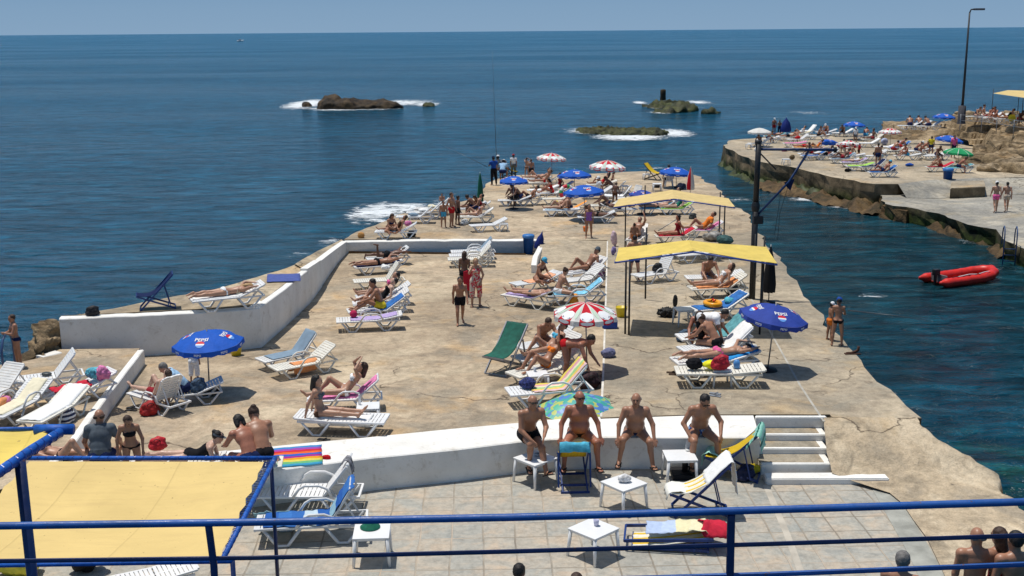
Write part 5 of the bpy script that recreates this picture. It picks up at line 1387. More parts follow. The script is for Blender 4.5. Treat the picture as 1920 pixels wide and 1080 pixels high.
# mooring hook
g = P(1600, 664, 'slab'); b = MB(); b.tube([(-.18, 0, .02), (-.05, 0, .03), (.05, .02, .06), (.12, .02, .1), (.13, .02, .2)], .035, 8); b.box((-.02, 0, .01), (.4, .12, .03), None, .01)
o = b.build('mooring_hook', M('rust', (.06, .025, .015), .8, .5, 30, .5), None, g); tag(o, 'rusty iron mooring hook set in the slab edge', 'mooring hook')
# boat on the horizon
g = at_sea(450, 78); b = MB(); k = g.y / F; v = [(-6 * k, 0, 0), (6 * k, 0, .4 * k), (4.5 * k, -k, 0), (-5 * k, -k, 0), (-6 * k, 0, 2.0 * k), (8 * k, 0, 3 * k), (5 * k, -1.4 * k, 2.2 * k), (-5.5 * k, -1.4 * k, 1.8 * k)]
b.add(v, [(0, 1, 5, 4), (3, 2, 6, 7), (0, 3, 7, 4), (2, 1, 5, 6), (4, 7, 6, 5)]); r = empty('motor_boat', 'tiny white motor boat far out near the horizon', 'boat', g)
b.build('hull', PW, r); b = MB(); b.box((0, -.5 * k, 3 * k), (4 * k, 1.2 * k, 2 * k), None, .3 * k); b.build('cabin', M('cabin_pink', (.6, .4, .35), .6), r)
# ------------------------------------------------------------------ light
w = bpy.data.worlds.new('World'); scene.world = w; w.use_nodes = True; N = w.node_tree.nodes; L = w.node_tree.links
sky = N.new('ShaderNodeTexSky'); sky.sky_type = 'NISHITA'; sky.sun_disc = False; sky.air_density = 1.0; sky.dust_density = 1.2; sky.ozone_density = 2.5; sky.altitude = 0
SD = Vector((-.21, .13, 1.0)).normalized()
el = math.asin(SD.z); az = math.atan2(SD.x, SD.y); sky.sun_elevation = el; sky.sun_rotation = az
bg = N['Background']; bg.inputs[1].default_value = .085
tcw = N.new('ShaderNodeTexCoord'); spw = N.new('ShaderNodeSeparateXYZ'); L.new(tcw.outputs['Generated'], spw.inputs[0])
hz_ = ramp(N, L, spw.outputs[2], [(0.0, 1.0), (.35, 1.0), (.7, 0.0)])
# sea haze greys the lowest band of the sky
def cc_(r, g, b): v_ = N.new('ShaderNodeCombineColor'); v_.inputs[0].default_value = r; v_.inputs[1].default_value = g; v_.inputs[2].default_value = b; return v_.outputs[0]
k1 = ramp(N, L, spw.outputs[2], [(0.0, 0.0), (.02, .1), (.12, 1.0)])
lowsky = mixc(N, L, k1, cc_(2.8, 4.35, 6.2), cc_(.62, 2.35, 4.7))
L.new(mixc(N, L, hz_, sky.outputs[0], lowsky), bg.inputs[0])
sd = bpy.data.lights.new('sun', 'SUN'); sd.energy = 3.9; sd.angle = R(.5); sd.color = (1, .955, .88)
so = bpy.data.objects.new('sun', sd); col.objects.link(so); so.rotation_euler = SD.to_track_quat('Z', 'Y').to_euler()
scene.view_settings.view_transform = 'Standard'; scene.view_settings.look = 'None'; scene.view_settings.exposure = 0
# ------------------------------------------------------------------ helpers that place things by what the photograph shows
def standing(px, py, top, lev, heading, pose, label, sex='m', vox=.02, fing=False, **k):
    g = P(px, py, lev); d = ray(px, top); z = HC + d.z * g.y / d.y
    b = body(pose, sex, k.get('fat', 0.0), vox, fing); hh = float(b['V'][:, 2].max() - b['V'][:, 2].min())
    kk = .72 if sex == 'k' else (.95 if sex == 'f' else 1.0)
    s = (z - g.z) / (hh * kk) / 1.015
    if pose == 'bent': s = k.pop('s', 1.0)
    k.pop('s', None)
    return person(g, heading, pose, label, sex, s=s, vox=vox, fing=fing, **k)
def seated(px, py, lev, h, heading, pose, label, **k):
    """px, py: where the seat is touched, h above the level"""
    g = P(px, py, lev, h); return person(g, heading, pose, label, z=g.z, **k)
GP = 'sunbathers and bathers on the platforms'
# striped and plain cloths
T_RAIN = stripes('towel_rainbow', [(.05, .3, .5), (.15, .45, .2), (.7, .6, .1), (.75, .3, .02), (.35, .03, .25), (.03, .12, .5), (.75, .15, .03), (.6, .03, .05), (.3, .08, .4), (.05, .25, .55)], 1, 0)
T_YEL = stripes('towel_pastel', [(.75, .6, .12), (.7, .35, .4), (.8, .7, .5), (.35, .6, .25), (.8, .55, .15), (.75, .5, .55)], 1.0, 1)
T_WHITE = M('towel_white', (.8, .8, .78), .9, .08, 12, .4); T_CREAM = M('towel_cream', (.74, .68, .50), .9, .1, 12, .4)
T_ORANGE = M('towel_orange', (.72, .30, .12), .9, .15, 12, .5); T_BLUE = M('towel_blue', (.03, .14, .42), .9, .3, 8, .5); T_GREY = M('mattress_grey_blue', (.20, .28, .36), .8, .12, 6, .3)
T_RED = M('towel_red', (.5, .015, .04), .9, .2, 12, .5); T_PINK = M('towel_pink', (.7, .22, .42), .9, .3, 14, .5); T_CYAN = M('towel_cyan', (.08, .4, .55), .9, .35, 9, .5); T_LILAC = stripes('towel_lilac', [(.5, .4, .65), (.3, .18, .5), (.7, .62, .8), (.4, .3, .6)], 4, 1)
T_GREEN = M('towel_lime', (.35, .6, .1), .9, .2, 12, .4); T_SEA = stripes('towel_sea_green', [(.25, .55, .45), (.02, .12, .1), (.3, .6, .5), (.2, .5, .4), (.35, .6, .55)], 3, 0)
T_BLST = stripes('towel_blue_white', [(.03, .12, .42), (.05, .18, .5), (.04, .15, .45), (.5, .62, .7), (.03, .12, .4), (.3, .5, .6)], 1.4, 0); T_BW = stripes('towel_black_white', [(.02, .03, .1), (.75, .75, .75)], 7, 0)
T_FLOW = M('cloth_red_flowers', (.5, .02, .04), .9, .1); T_TEAL = M('towel_teal', (.1, .3, .33), .9, .3, 10, .4)
S_YEL = stripes('sling_yellow', [(.66, .45, .025), (.6, .4, .025)], 8, 1); S_YW = stripes('sling_yellow_white', [(.78, .74, .6), (.75, .5, .04), (.8, .78, .68)], 3, 1)
def flower():
    m, nt, N, L, b = newmat('cloth_flowers'); tc = N.new('ShaderNodeTexCoord').outputs['Object']
    f = noi(N, L, tc, 7, 2, .5, .8); L.new(ramp(N, L, f, [(.44, (.62, .52, .42)), (.5, (.6, .03, .05)), (.58, (.5, .01, .04)), (.62, (.7, .62, .52)), (.75, (.12, .1, .06))]), b.inputs['Base Color']); b.inputs['Roughness'].default_value = .85; return m
FLOW = flower()
def patt():
    m, nt, N, L, b = newmat('canopy_patchwork'); tc = N.new('ShaderNodeTexCoord').outputs['Object']
    v = N.new('ShaderNodeTexVoronoi'); v.inputs['Scale'].default_value = 9; L.new(tc, v.inputs['Vector'])
    c = N.new('ShaderNodeSeparateColor'); L.new(v.outputs['Color'], c.inputs[0])
    L.new(ramp(N, L, c.outputs[0], [(0, (.05, .35, .3)), (.25, (.08, .2, .5)), (.5, (.45, .5, .12)), (.7, (.1, .45, .3)), (.88, (.2, .35, .6))], 'CONSTANT'), b.inputs['Base Color']); return m
PATT = patt()
# ================================================================== four men on the bench
seated(990, 832, 'bench', 0, 20, 'sitcross', 'lean tanned man in dark trunks, leftmost of the four on the white bench', sk='tan', wear=[('trunks', 'black')], hair=('bald', 'grey'), vox=.013, fing=True, s=1.12, shades=True, shoes=1, group=GP)
seated(1085, 822, 'bench', 0, 3, 'sitwide', 'heavy bald man in black briefs gripping the bench, second of the four from the left', sk='red', wear=[('briefs', 'black')], hair=('bald', 'black'), vox=.013, fing=True, s=1.14, fat=.095, shades=True, shoes=1, group=GP)
seated(1190, 820, 'bench', 0, -2, 'sitwide2', 'stocky bald man in dark blue briefs with hands on the bench edge', sk='tan', wear=[('briefs', 'navy')], hair=('bald', 'grey'), vox=.013, fing=True, s=1.10, fat=.075, shoes=1, group=GP)
def wet():
    m, nt, N, L, b = newmat('trunks_print'); tc = N.new('ShaderNodeTexCoord').outputs['Object']
    L.new(ramp(N, L, noi(N, L, tc, 14, 3, .6, .6), [(.42, (.01, .04, .2)), (.52, (.03, .1, .32)), (.6, (.35, .45, .6))]), b.inputs['Base Color']); return m
seated(1310, 818, 'bench', 0, 8, 'sitdown', 'dark haired man in patterned blue shorts looking down, right end of the bench', sk='tan', wear=[('shortshorts', wet())], hair=('short', 'black'), vox=.013, fing=True, s=1.15, fat=.03, shades=True, shoes=1, group=GP)
# ================================================================== lower paved terrace furniture
table(1004, 858, 'pave', 'white side table with small glass ashtray beside the leftmost bench man', .62, 42, .5, 1.0)
table(1170, 904, 'pave', 'white side table carrying a crumpled grey and white cloth, mid terrace', .62, 38, .5, 1.0)
table(1275, 853, 'pave', 'white side table with a folded paper standing on its corner, near the steps', .6, 2, .52, 1.0)
table(1113, 990, 'pave', 'white side table with a white cup on it, seen through the railing', .62, 44, .5, 1.0)
table(697, 995, 'pave', 'white side table under a green sun hat, seen through the railing', .6, 3, .52, 1.0)
def small(name, prof, pos, mat, label, cat): b = MB(); b.lathe(prof, 20); o = b.build(name, mat, None, pos); return tag(o, label, cat)
GL = M('clear_grey_glass', (.5, .52, .55), .08, .1, 5, 0, .8)
small('ashtray', [(0, .008), (.05, .008), (.055, .035), (.062, .035), (.06, 0), (0, 0)], P(1008, 853, 'pave', .515), GL, 'small glass ashtray on the table beside the leftmost bench man', 'ashtray')
small('cup', [(0, .01), (.035, .01), (.045, .1), (.05, .1), (.04, 0), (0, 0)], P(1118, 984, 'pave', .515), M('lilac_plastic', (.5, .5, .65), .3), 'pale lilac plastic cup on the nearest middle table', 'cup')
small('sun_hat', [(0, .12), (.05, .12), (.085, .1), (.1, .03), (.17, .01), (.17, .0), (.09, .015)], P(694, 988, 'pave', .53), M('green_straw', (.01, .13, .08), .8, .2, 20, .4), 'dark green brimmed sun hat lying on a white table', 'hat')
heap(P(1170, 903, 'pave', .51), (.16, .1, .1), M('towel_speckled', (.6, .6, .6), .9, .5, 12, .5), 'crumpled grey and white cloth on the middle table', 'cloth', 'cloth_bundle', 3, vox=.012)
q = P(1293, 842, 'pave', .53); b = MB(); b.add([(-.09, 0, 0), (.09, .02, 0), (.07, .05, .19), (-.07, .04, .17)], [(0, 1, 2, 3)]); b.add([(-.09, 0, .003), (.09, .02, .003), (.1, -.1, .01), (-.08, -.12, .01)], [(0, 1, 2, 3)]); o = b.build('newspaper', M('paper', (.6, .62, .62), .8), None, q); tag(o, 'folded paper propped on the table before the right bench man', 'paper')
q = P(1284, 893, 'pave'); r = empty('umbrella_stand', 'black square umbrella stand with short tube under the right table', 'umbrella stand', q)
b = MB(); b.box((0, 0, .06), (.55, .5, .11), None, .03); b.build('foot', BLK, r); b = MB(); b.tube([(0, 0, .1), (0, 0, .42)], .06, 10); b.build('tube', BLK, r)
A_ = lounger((500, 925), (668, 922), 'pave', 'slatted white lounger with arms and steep backrest, dark cloth over its top', 52, True, s=1.02, rot=-90)
cloth('shirt', 'black and white garment hung over the top of the slatted lounger', [A_.w(.05, .58, .86), A_.w(.05, .68, .98), A_.w(.05, .74, .93), A_.w(.05, .78, .7)], (.0, .3, 0), M('cloth_blackwhite', (.2, .2, .22), .9, .9, 10, .3), 'garment', seed=4)
B_ = lounger((500, 985), (676, 972), 'pave', 'white lounger covered by a big blue towel, nearest the blue frame', 58, True, s=1.02, rot=-84)
towel_on(B_, 'big blue and turquoise bath towel draped over the nearest white lounger', .12, 1.95, T_BLST, .62, .0, 3, wr=.02)
cloth('towel', 'pale turquoise towel end hanging over the side of the nearest lounger', [B_.w(-.3, -.75, .38), B_.w(-.34, -.7, .25), B_.w(-.38, -.65, .02)], tuple(Matrix.Rotation(B_.rz, 3, 'Z') @ Vector((0, .62, 0))), stripes('towel_pale_turq', [(.3, .5, .55), (.15, .35, .5), (.35, .55, .6)], 2, 0), 'towel', .015, seed=8)
# deckchairs
deckchair(P(1074, 905, 'pave'), R(182) , 'blue deckchair with yellow sling and light blue towel, turned away behind a bench man', S_YEL, 55, 1.02, ci=1)
cloth('towel', 'light blue towel hung over the top of the yellow deckchair', [P(1074, 905, 'pave') + Vector(x) for x in ((0, -.38, .8), (0, -.49, .97), (0, -.53, 1.03), (0, -.58, .99), (0, -.60, .84))], (.56, 0, 0), T_CYAN, 'towel', .02, seed=6)
q = P(1372, 892, 'pave'); deckchair(q, R(-108), 'blue deckchair under a sea green towel at the right end of the bench', S_YEL, 50, 1.0, ci=2)
Rz = lambda a, v: Matrix.Rotation(R(a), 3, 'Z') @ Vector(v)
cloth('towel', 'sea green striped towel slung over the deckchair by the bench end', [q + Rz(-108, x) for x in ((0, .3, .72), (0, .46, 1.0), (0, .52, 1.03), (0, .58, .95), (0, .6, .66))], tuple(Rz(-108, (.85, 0, 0))), T_SEA, 'towel', .025, seed=9)
cloth('towel', 'mint green towel lying on the seat front of the deckchair at the bench end', [q + Rz(-108, x) for x in ((0, -.2, .42), (0, -.45, .5), (0, -.55, .4), (0, -.58, .2))], tuple(Rz(-108, (.4, 0, 0))), M('towel_mint', (.35, .65, .55), .9, .2, 10), 'towel', .03, seed=12)
bag(P(1398, 900, 'pave'), M('bag_navy', (.01, .015, .05), .7, .3, 10), 'dark bag with yellow stripes under the green towelled deckchair', 1.0, 20)
heap(P(1412, 888, 'pave'), (.2, .14, .16), stripes('yellow_bars', [(.7, .5, .03), (.02, .02, .03)], 1), 'yellow and black clothes spilling from the dark bag', 'clothes', 'cloth_bundle', 5)
q = P(1308, 960, 'pave'); deckchair(q, R(-92), 'blue deckchair with cream sling and long white towel, centre right of the paved terrace', S_YW, 48, 1.05, ci=3)
cloth('towel', 'long white towel with lettered hem over the centre right deckchair', [q + 1.05 * Rz(-92, x) for x in ((0, .1, .6), (0, .32, .86), (0, .5, 1.03), (0, .57, 1.0), (0, .6, .8), (0, .64, .42))], tuple(Rz(-92, (.62, 0, 0))), T_WHITE, 'towel', .02, seed=14)
cloth('towel', 'white folded towel on the front edge of the centre right deckchair', [q + 1.05 * Rz(-92, x) for x in ((0, -.14, .42), (0, -.42, .46), (0, -.54, .42), (0, -.56, .3))], tuple(Rz(-92, (.5, 0, 0))), M('towel_offwhite', (.76, .75, .68), .9, .08), 'towel', .03, seed=15)
q = P(1250, 1022, 'pave'); deckchair(q, R(-98), 'low flat blue deckchair lying open with yellow and white sling, behind the railing', S_YW, 20, 1.15, flat=True, ci=4, sag=.02)
cloth('towel', 'cream and pale blue towel stretched on the flat deckchair', [q + Rz(-98, x) for x in ((0, -.35, .3), (0, -.1, .31), (0, .3, .36), (0, .65, .4), (0, .72, .33), (0, .74, .2))], tuple(Rz(-98, (.5, 0, 0))), stripes('towel_cream_blue', [(.45, .55, .75), (.5, .6, .78), (.78, .72, .45), (.8, .75, .5), (.78, .74, .5)], 1, 0), 'towel', .03, seed=17)
cloth('towel', 'bright red towel over the raised end of the flat deckchair', [q + Rz(-98, x) for x in ((-.3, .55, .05), (-.26, .66, .3), (-.1, .76, .44), (.15, .8, .45), (.3, .8, .3))], tuple(Rz(-98, (0, .42, 0))), T_RED, 'towel', .05, seed=19)
# rainbow towel on the bench
a = P(516, 856, 'bench', .01); b_ = P(598, 845, 'bench', .01)
cloth('towel', 'rainbow striped towel spread on the left end of the white bench', [P(553, 874, 'bench', .015), P(553, 838, 'bench', .015)], tuple(P(605, 850, 'bench') - P(503, 858, 'bench')), T_RAIN, 'towel', .012, seed=21)
heap(P(613, 860, 'bench'), (.09, .05, .05), cl('red'), 'small red pouch at the corner of the rainbow towel', 'pouch', 'pouch', 2)
def sandals(px, py, lev, label, mat=None, rz=20, s=1.0):
    q = P(px, py, lev); r = empty('flip_flops', label, 'flip-flops', q, R(rz), None, s)
    for sx in (-1, 1):
        b = MB(); b.box((sx * .08, sx * .03, .012), (.095, .26, .02), None, .008); b.tube([(sx * .08 - .04, sx * .03, .02), (sx * .08, sx * .03 - .07, .055), (sx * .08 + .04, sx * .03, .02)], .01, 5); b.build('sandal', mat or BLK, r)
    return r
sandals(606, 828, 'plaza', 'dark flip-flops left on the ground behind the rainbow towel', rz=70)
sandals(1312, 720, 'slab', 'black sandals in front of the white table with the red backpack', rz=10)
sandals(1341, 741, 'slab', 'grey trainers standing alone behind the right bench man', M('grey_canvas', (.2, .22, .25), .8), 60)
sandals(1262, 701, 'slab', 'brown flip-flops lying apart on the slab left of the red backpack', M('brown_leather', (.06, .035, .02), .7), 80)
sandals(247, 768, 'plaza', 'black flip-flops beside the reclining chair under the left blue umbrella', rz=80)
sandals(177, 727, 'lterr', 'bright yellow flip-flops on the left terrace next to the kerb', cl('yellow'), 80)
# people cut by the lower edge of the picture
standing(1814, 1228, 988, 'pave', 175, 'stand', 'shaven-headed man with tanned bare back at the lower right corner', sk='tan', wear=[('trunks', 'navy')], hair=('bald', 'grey'), vox=.014, group=GP)
standing(1856, 1218, 987, 'pave', 196, 'stand', 'person with full reddish brown hair between two bare backs, lower right', 'f', sk='tan', wear=[('swimsuit', 'maroon')], hair=('long', 'brown'), vox=.014, group=GP)
standing(1884, 1245, 994, 'pave', 188, 'stand', 'dark haired man with bare back at the right edge, nearest of three', sk='tan', wear=[('trunks', 'black')], hair=('short', 'black'), vox=.014, group=GP)
standing(1676, 1275, 1032, 'pave', 150, 'stand', 'grey haired man in glasses whose head rises over the lower rail', sk='tan', wear=[('trunks', 'navy')], hair=('short', 'grey'), vox=.014, shades=True, group=GP)
L0 = lounger((900, 1186), (1030, 1178), 'pave', 'white lounger just below the frame under a dark haired bather', 8)
seated(965, 1176, 'pave', .45, 160, 'longsitk', 'dark haired bather with bent bare arm at the bottom edge', sk='tan', wear=[('briefs', 'black')], hair=('short', 'black'), vox=.016, group=GP, s=1.0)
seated(1068, 1196, 'pave', .45, 165, 'sithunch', 'person in a loose taupe top with long brown hair, bottom centre', sex='f', sk='tan', wear=[('tshirt', M('cloth_taupe', (.36, .30, .27), .9, .35, 16, .8))], hair=('long', 'brown'), vox=.016, group=GP, s=1.05)
lounger((1010, 1200), (1130, 1190), 'pave', 'white lounger beneath the person in the taupe top', 8)
heap(P(160, 1072, 'pave'), (.34, .28, .55), M('black_fringe', (.012, .011, .012), .8, .6, 40, 1.0), 'black tousled bundle showing below the big tarpaulin', 'bundle', 'cloth_bundle', 11, n=7)
heap(P(25, 1082, 'pave'), (.5, .4, .5), M('yellow_nylon', (.65, .58, .06), .6, .2, 5, .3), 'yellow folded cover in the bottom left corner', 'cover', 'folded_cover', 12, n=6)
lounger((205, 1095), (320, 1070), 'pave', 'white lounger corner showing under the big tarpaulin', 5)
# ================================================================== row behind the big tarpaulin
for i, (f_, h_, lb) in enumerate([((50, 862), (180, 868), 'white lounger behind the tarpaulin under a bather with raised knees'), ((170, 872), (290, 872), 'white lounger behind the tarpaulin that the man in grey sits on'), ((270, 866), (395, 862), 'white lounger under the bather in a black visor'), ((500, 866), (385, 872), 'white lounger below the long haired couple')]):
    k_ = lounger(f_, h_, 'plaza', lb, 6)
    if i == 0: on(k_, 'supinek', 'bather lying with knees drawn up beside the slanting kerb', .05, sk='mid', wear=[('briefs', 'black')], group=GP, vox=.016, sex='f', hair=('short', 'brown'), turn=180)
    if i == 1: person(k_.w(0, -.45, 0), 190, 'sit', 'balding man in dark grey T-shirt raising a hand to his face', z=k_.c.z + .36, sk='tan', wear=[('tshirt', 'grey'), ('trunks', 'navy')], hair=('bald', 'brown'), vox=.014, fat=.05, s=1.05, group=GP)
    if i == 2: on(k_, 'pronelb', 'bather in dark swimsuit and grey visor lying propped on elbows', .3, turn=180, sk='light', sex='f', wear=[('swimsuit', 'black')], hair=('bun', 'black'), hat=('visor', 'grey'), group=GP, vox=.016)
standing(252, 912, 772, 'plaza', 12, 'leanstand', 'young woman in a black bikini bending forward behind the tarpaulin', 'f', sk='tan', wear=[('bikini_bottom', 'black'), ('bra', 'black')], hair=('bob', 'brown'), vox=.014, group=GP)
seated(492, 862, 'plaza', .42, 205, 'sithunch', 'bronzed man with tied back hair bending over the white lounger', sk='tan', wear=[('briefs', 'black')], hair=('bun', 'brown'), vox=.014, s=1.15, group=GP)
seated(470, 868, 'plaza', .42, 215, 'sithunch', 'bronzed bather with curly hair seated just in front of the other hunched man', sk='red', wear=[('briefs', 'navy')], hair=('bob', 'black'), vox=.014, s=1.05, group=GP)
bag(P(299, 876, 'plaza'), M('bag_red', (.5, .02, .03), .6, .2), 'pointed red beach bag beside the bather in the visor', .8, 10, z0=.35)
# ================================================================== left terrace
standing(34, 688, 588, 'lterr', -55, 'folded', 'slim tanned youth with folded arms standing at the far left terrace edge', 'm', sk='tan', wear=[('briefs', 'navy')], hair=('short', 'brown'), vox=.018, group=GP)
A_ = lounger((25, 713), (140, 700), 'lterr', 'slatted white lounger with raised back farthest from the camera on the left terrace', 50, False, s=.9)
heap(A_.w(0, .05, .37), (.14, .1, .04), M('black_tray', (.06, .07, .07), .4), 'flat dark tray lying on the farthest left lounger', 'tray', 'tray', 3)
B_ = lounger((90, 736), (195, 716), 'lterr', 'white lounger heaped with crimson towel and turquoise bag', 22)
towel_on(B_, 'crimson and pink towel bunched on the left terrace lounger', .35, 1.25, T_RED, .5, 0, 31, wr=.05)
heap(B_.w(.05, .45, .5), (.2, .2, .2), M('bag_turquoise', (.1, .4, .5), .8, .6, 12), 'turquoise and white bag on the head of the crimson towelled lounger', 'bag', 'beach_bag', 6)
heap(B_.w(.25, .6, .45), (.2, .2, .28), T_PINK, 'pink and white towel bundle behind the turquoise bag', 'towel bundle', 'towel_bundle', 7)
C_ = lounger((-30, 785), (92, 730), 'lterr', 'white lounger with armrest under a cream towel, left edge of the terrace', 24, True, s=.9)
towel_on(C_, 'cream towel laid along the lounger at the left edge', .1, 1.9, T_CREAM, .5, .05, 33)
heap(C_.w(-.32, -.1, .32), (.12, .4, .12), T_ORANGE, 'orange red cloth tucked at the side of the cream towel', 'cloth', 'cloth_bundle', 14)
heap(P(70, 727, 'lterr', .35), (.32, .2, .1), M('towel_pale_green', (.45, .62, .4), .9, .1), 'pale green towel over the head of the cream towelled lounger', 'towel', 'towel', 15)
lounger((-45, 740), (12, 722), 'lterr', 'white lounger barely showing at the extreme left edge', 40)
heap(P(8, 755, 'lterr', .3), (.2, .16, .12), T_PINK, 'pink bundle at the extreme left edge of the terrace', 'towel bundle', 'towel_bundle', 16)
D_ = lounger((52, 790), (150, 742), 'lterr', 'white lounger wholly covered with a white sheet, nearest the kerb', 17, s=.9)
towel_on(D_, 'thin white sheet over the lounger nearest the kerb', .02, 1.95, T_WHITE, .62, .06, 35)
o = bag(P(127, 792, 'lterr'), stripes('bag_stripes', [(.01, .015, .06), (.75, .75, .75)], 1), 'navy and white striped bag standing beside the slanting kerb', 1.0, 70)
_m = M('striped_canvas', (.5, .5, .5)); nt = newmat('striped_canvas2'); mm, _, N, L, bb = nt; wv = N.new('ShaderNodeTexWave'); wv.bands_direction = 'Z'; wv.inputs['Scale'].default_value = 3.6; tcx = N.new('ShaderNodeTexCoord'); L.new(tcx.outputs['Object'], wv.inputs['Vector']); L.new(ramp(N, L, wv.outputs['Fac'], [(.5, (.01, .015, .06)), (.51, (.75, .75, .75))], 'CONSTANT'), bb.inputs['Base Color'])
o.children[0].material_slots[0].material = mm
# ================================================================== ledge
deckchair(P(293, 578, 'ledge'), R(-72), 'dark blue wooden deckchair facing left on the seaside ledge', cl('navy'), 50, .95, ci=5, sag=.16)
A_ = lounger((376, 562), (478, 553), 'ledge', 'white lounger on the seaside ledge under a fair haired woman', 22, s=1.0)
towel_on(A_, 'white towel beneath the fair haired woman on the ledge', .02, 1.3, T_WHITE, .6, .05, 36)
on(A_, 'prone', 'fair haired woman in white bikini lying face down on the ledge lounger', -.05, turn=180, sex='f', sk='mid', wear=[('bikini_bottom', 'white'), ('bra', 'cream')], hair=('long', 'blonde'), group=GP, vox=.018)
bag(P(174, 592, 'ledge'), M('bag_black', (.015, .015, .018), .6, .4), 'black rucksack standing at the left end of the ledge', .85, 10)
cloth('towel', 'flat blue cloth spread on the ledge rock behind the rising wall', [P(532, 528, 'ledge', .03), P(532, 514, 'ledge', .03)], (1.0, .1, 0), M('cloth_faded_blue', (.07, .1, .3), .9, .2), 'cloth', .01, seed=40)
# ================================================================== left umbrella group
parasol(390, 641, 66, 'plaza', 'pepsi', 'bright blue parasol with printed soft drink logos standing before the plastered wall', base=(393, 738), tilt=(3, -2), spin=-4)
standing(366, 716, 640, 'plaza', 170, 'stand', 'person wrapped in a white robe behind the left blue umbrella pole', 'm', sk='tan', wear=[('robe', 'white')], hair=('short', 'black'), vox=.018, group=GP)
A_ = lounger((300, 768), (262, 742), 'plaza', 'white reclining lounger seen from behind its raised slatted back', 60, True, s=.85, rot=-128)
A_.r.location = P(300, 768, 'plaza'); A_.c = Vector(A_.r.location)
towel_on(A_, 'white towel over the raised back of the reclining lounger', 1.25, 1.96, T_WHITE, .5, 0, 44)
on(A_, 'reclinek', 'fair skinned person reclining with drawn up legs in the lounger by the left umbrella', .0, sk='light', wear=[('trunks', 'maroon')], hair=('short', 'brown'), group=GP, vox=.018, s=.9)
bag(P(282, 778, 'plaza'), M('bag_red2', (.35, .02, .02), .7, .5), 'dark red bag on the ground below the reclining lounger', 1.0, 30)
B_ = lounger((322, 738), (378, 728), 'plaza', 'white lounger in the shade of the left blue umbrella', 20, s=.82, rot=-70)
on(B_, 'sithunch', 'grey haired person hugging a knee on the shaded lounger', -.05, turn=0, sk='mid', wear=[('trunks', 'navy'), ('tshirt', 'lightblue')], hair=('short', 'grey'), group=GP, vox=.018, s=.95)
bag(B_.w(.1, .3, .38), M('bag_bluegrey', (.05, .09, .15), .7, .6), 'blue and black rucksack leaning on the shaded lounger', .9, 40)
heap(P(385, 742, 'plaza'), (.28, .2, .16), M('dark_bundle', (.03, .035, .03), .8, .5), 'dark bundle at the foot of the left umbrella pole', 'bundle', 'cloth_bundle', 22)
small('bottle', [(0, 0), (.035, 0), (.035, .17), (.012, .22), (.012, .26), (0, .26)], P(409, 741, 'plaza'), M('dark_bottle', (.02, .012, .008), .1), 'dark bottle standing in the shadow of the left umbrella', 'bottle')
def bucket(px, py, lev, label, mat, s=1.0, z0=0):
    q = P(px, py, lev, z0); r = empty('bucket', label, 'bucket', q, 0, None, s); b = MB(); b.lathe([(0, .01), (.1, .01), (.14, .26), (.15, .26), (.145, .23), (.11, 0), (0, 0)], 18); b.build('tub', mat, r)
    b = MB(); b.tube([(-.14, 0, .25), (-.1, .05, .33), (0, .07, .36), (.1, .05, .33), (.14, 0, .25)], .006, 5); b.build('handle', STEEL, r); return r
YP = M('yellow_plastic', (.62, .48, .03), .4, .1)
bucket(443, 666, 'plaza', 'yellow plastic bucket behind the left blue umbrella', YP, 1.1)
bucket(1165, 594, 'slab', 'yellow plastic bucket beside the front post of the nearest awning', YP, 1.15)
# ================================================================== loungers of the sunken floor
A_ = lounger((497, 672), (588, 655), 'plaza', 'lounger with a grey blue padded mattress near the plastered wall', 48)
towel_on(A_, 'grey blue padded mattress with raised head, near the plastered wall', .25, 1.95, T_GREY, .56, .0, 51, name='mattress', cat='mattress', wr=.006)
B_ = lounger((517, 688), (622, 670), 'plaza', 'lounger half covered by an orange towel, shadow on bare concrete', 35, True)
towel_on(B_, 'orange towel hanging down the side of the lounger near the plastered wall', .55, 1.3, T_ORANGE, .85, .24, 52, wr=.02)
b = MB(); b.tube([(0, .1 * math.cos(k / 10 * 2 * PI), .1 + .1 * math.sin(k / 10 * 2 * PI)) for k in range(10)], .025, 8, True); o = b.build('lounger_wheel', BLK, None, P(563, 664, 'plaza')); tag(o, 'black wheel leaning between the grey mattress and orange towel loungers', 'wheel')
A_ = lounger((592, 745), (705, 740), 'plaza', 'lounger with pink towel under a woman stretching her arms', 40, True)
towel_on(A_, 'pink and white towel under the woman with raised arms', .1, 1.9, T_PINK, .5, .03, 53)
on(A_, 'armsup', 'tanned woman with knee up and arms over her head on a pink towel', .0, sex='f', sk='mid', wear=[('bikini_bottom', 'white'), ('bra', 'white')], hair=('long', 'brown'), group=GP, vox=.015)
B_ = lounger((700, 786), (585, 783), 'plaza', 'white lounger with backrest down under a long haired woman sitting upright', 4, s=.95)
towel_on(B_, 'white towel hanging over the edge of the lounger below the long haired woman', .3, 1.4, T_WHITE, .66, .16, 54)
on(B_, 'longsit', 'black haired woman in a bikini sitting upright leaning on her hands', .48, sex='f', sk='mid', wear=[('bikini_bottom', 'brown'), ('bra', 'grey')], hair=('long', 'black'), group=GP, vox=.015)
table(690, 760, 'plaza', 'white side table with a white bottle between the two bikini women', .5, 5, .42, .95)
small('bottle', [(0, 0), (.03, 0), (.03, .14), (.012, .18), (.012, .21), (0, .21)], P(674, 757, 'plaza', .42), PW, 'small white bottle on the table between the bikini women', 'bottle')
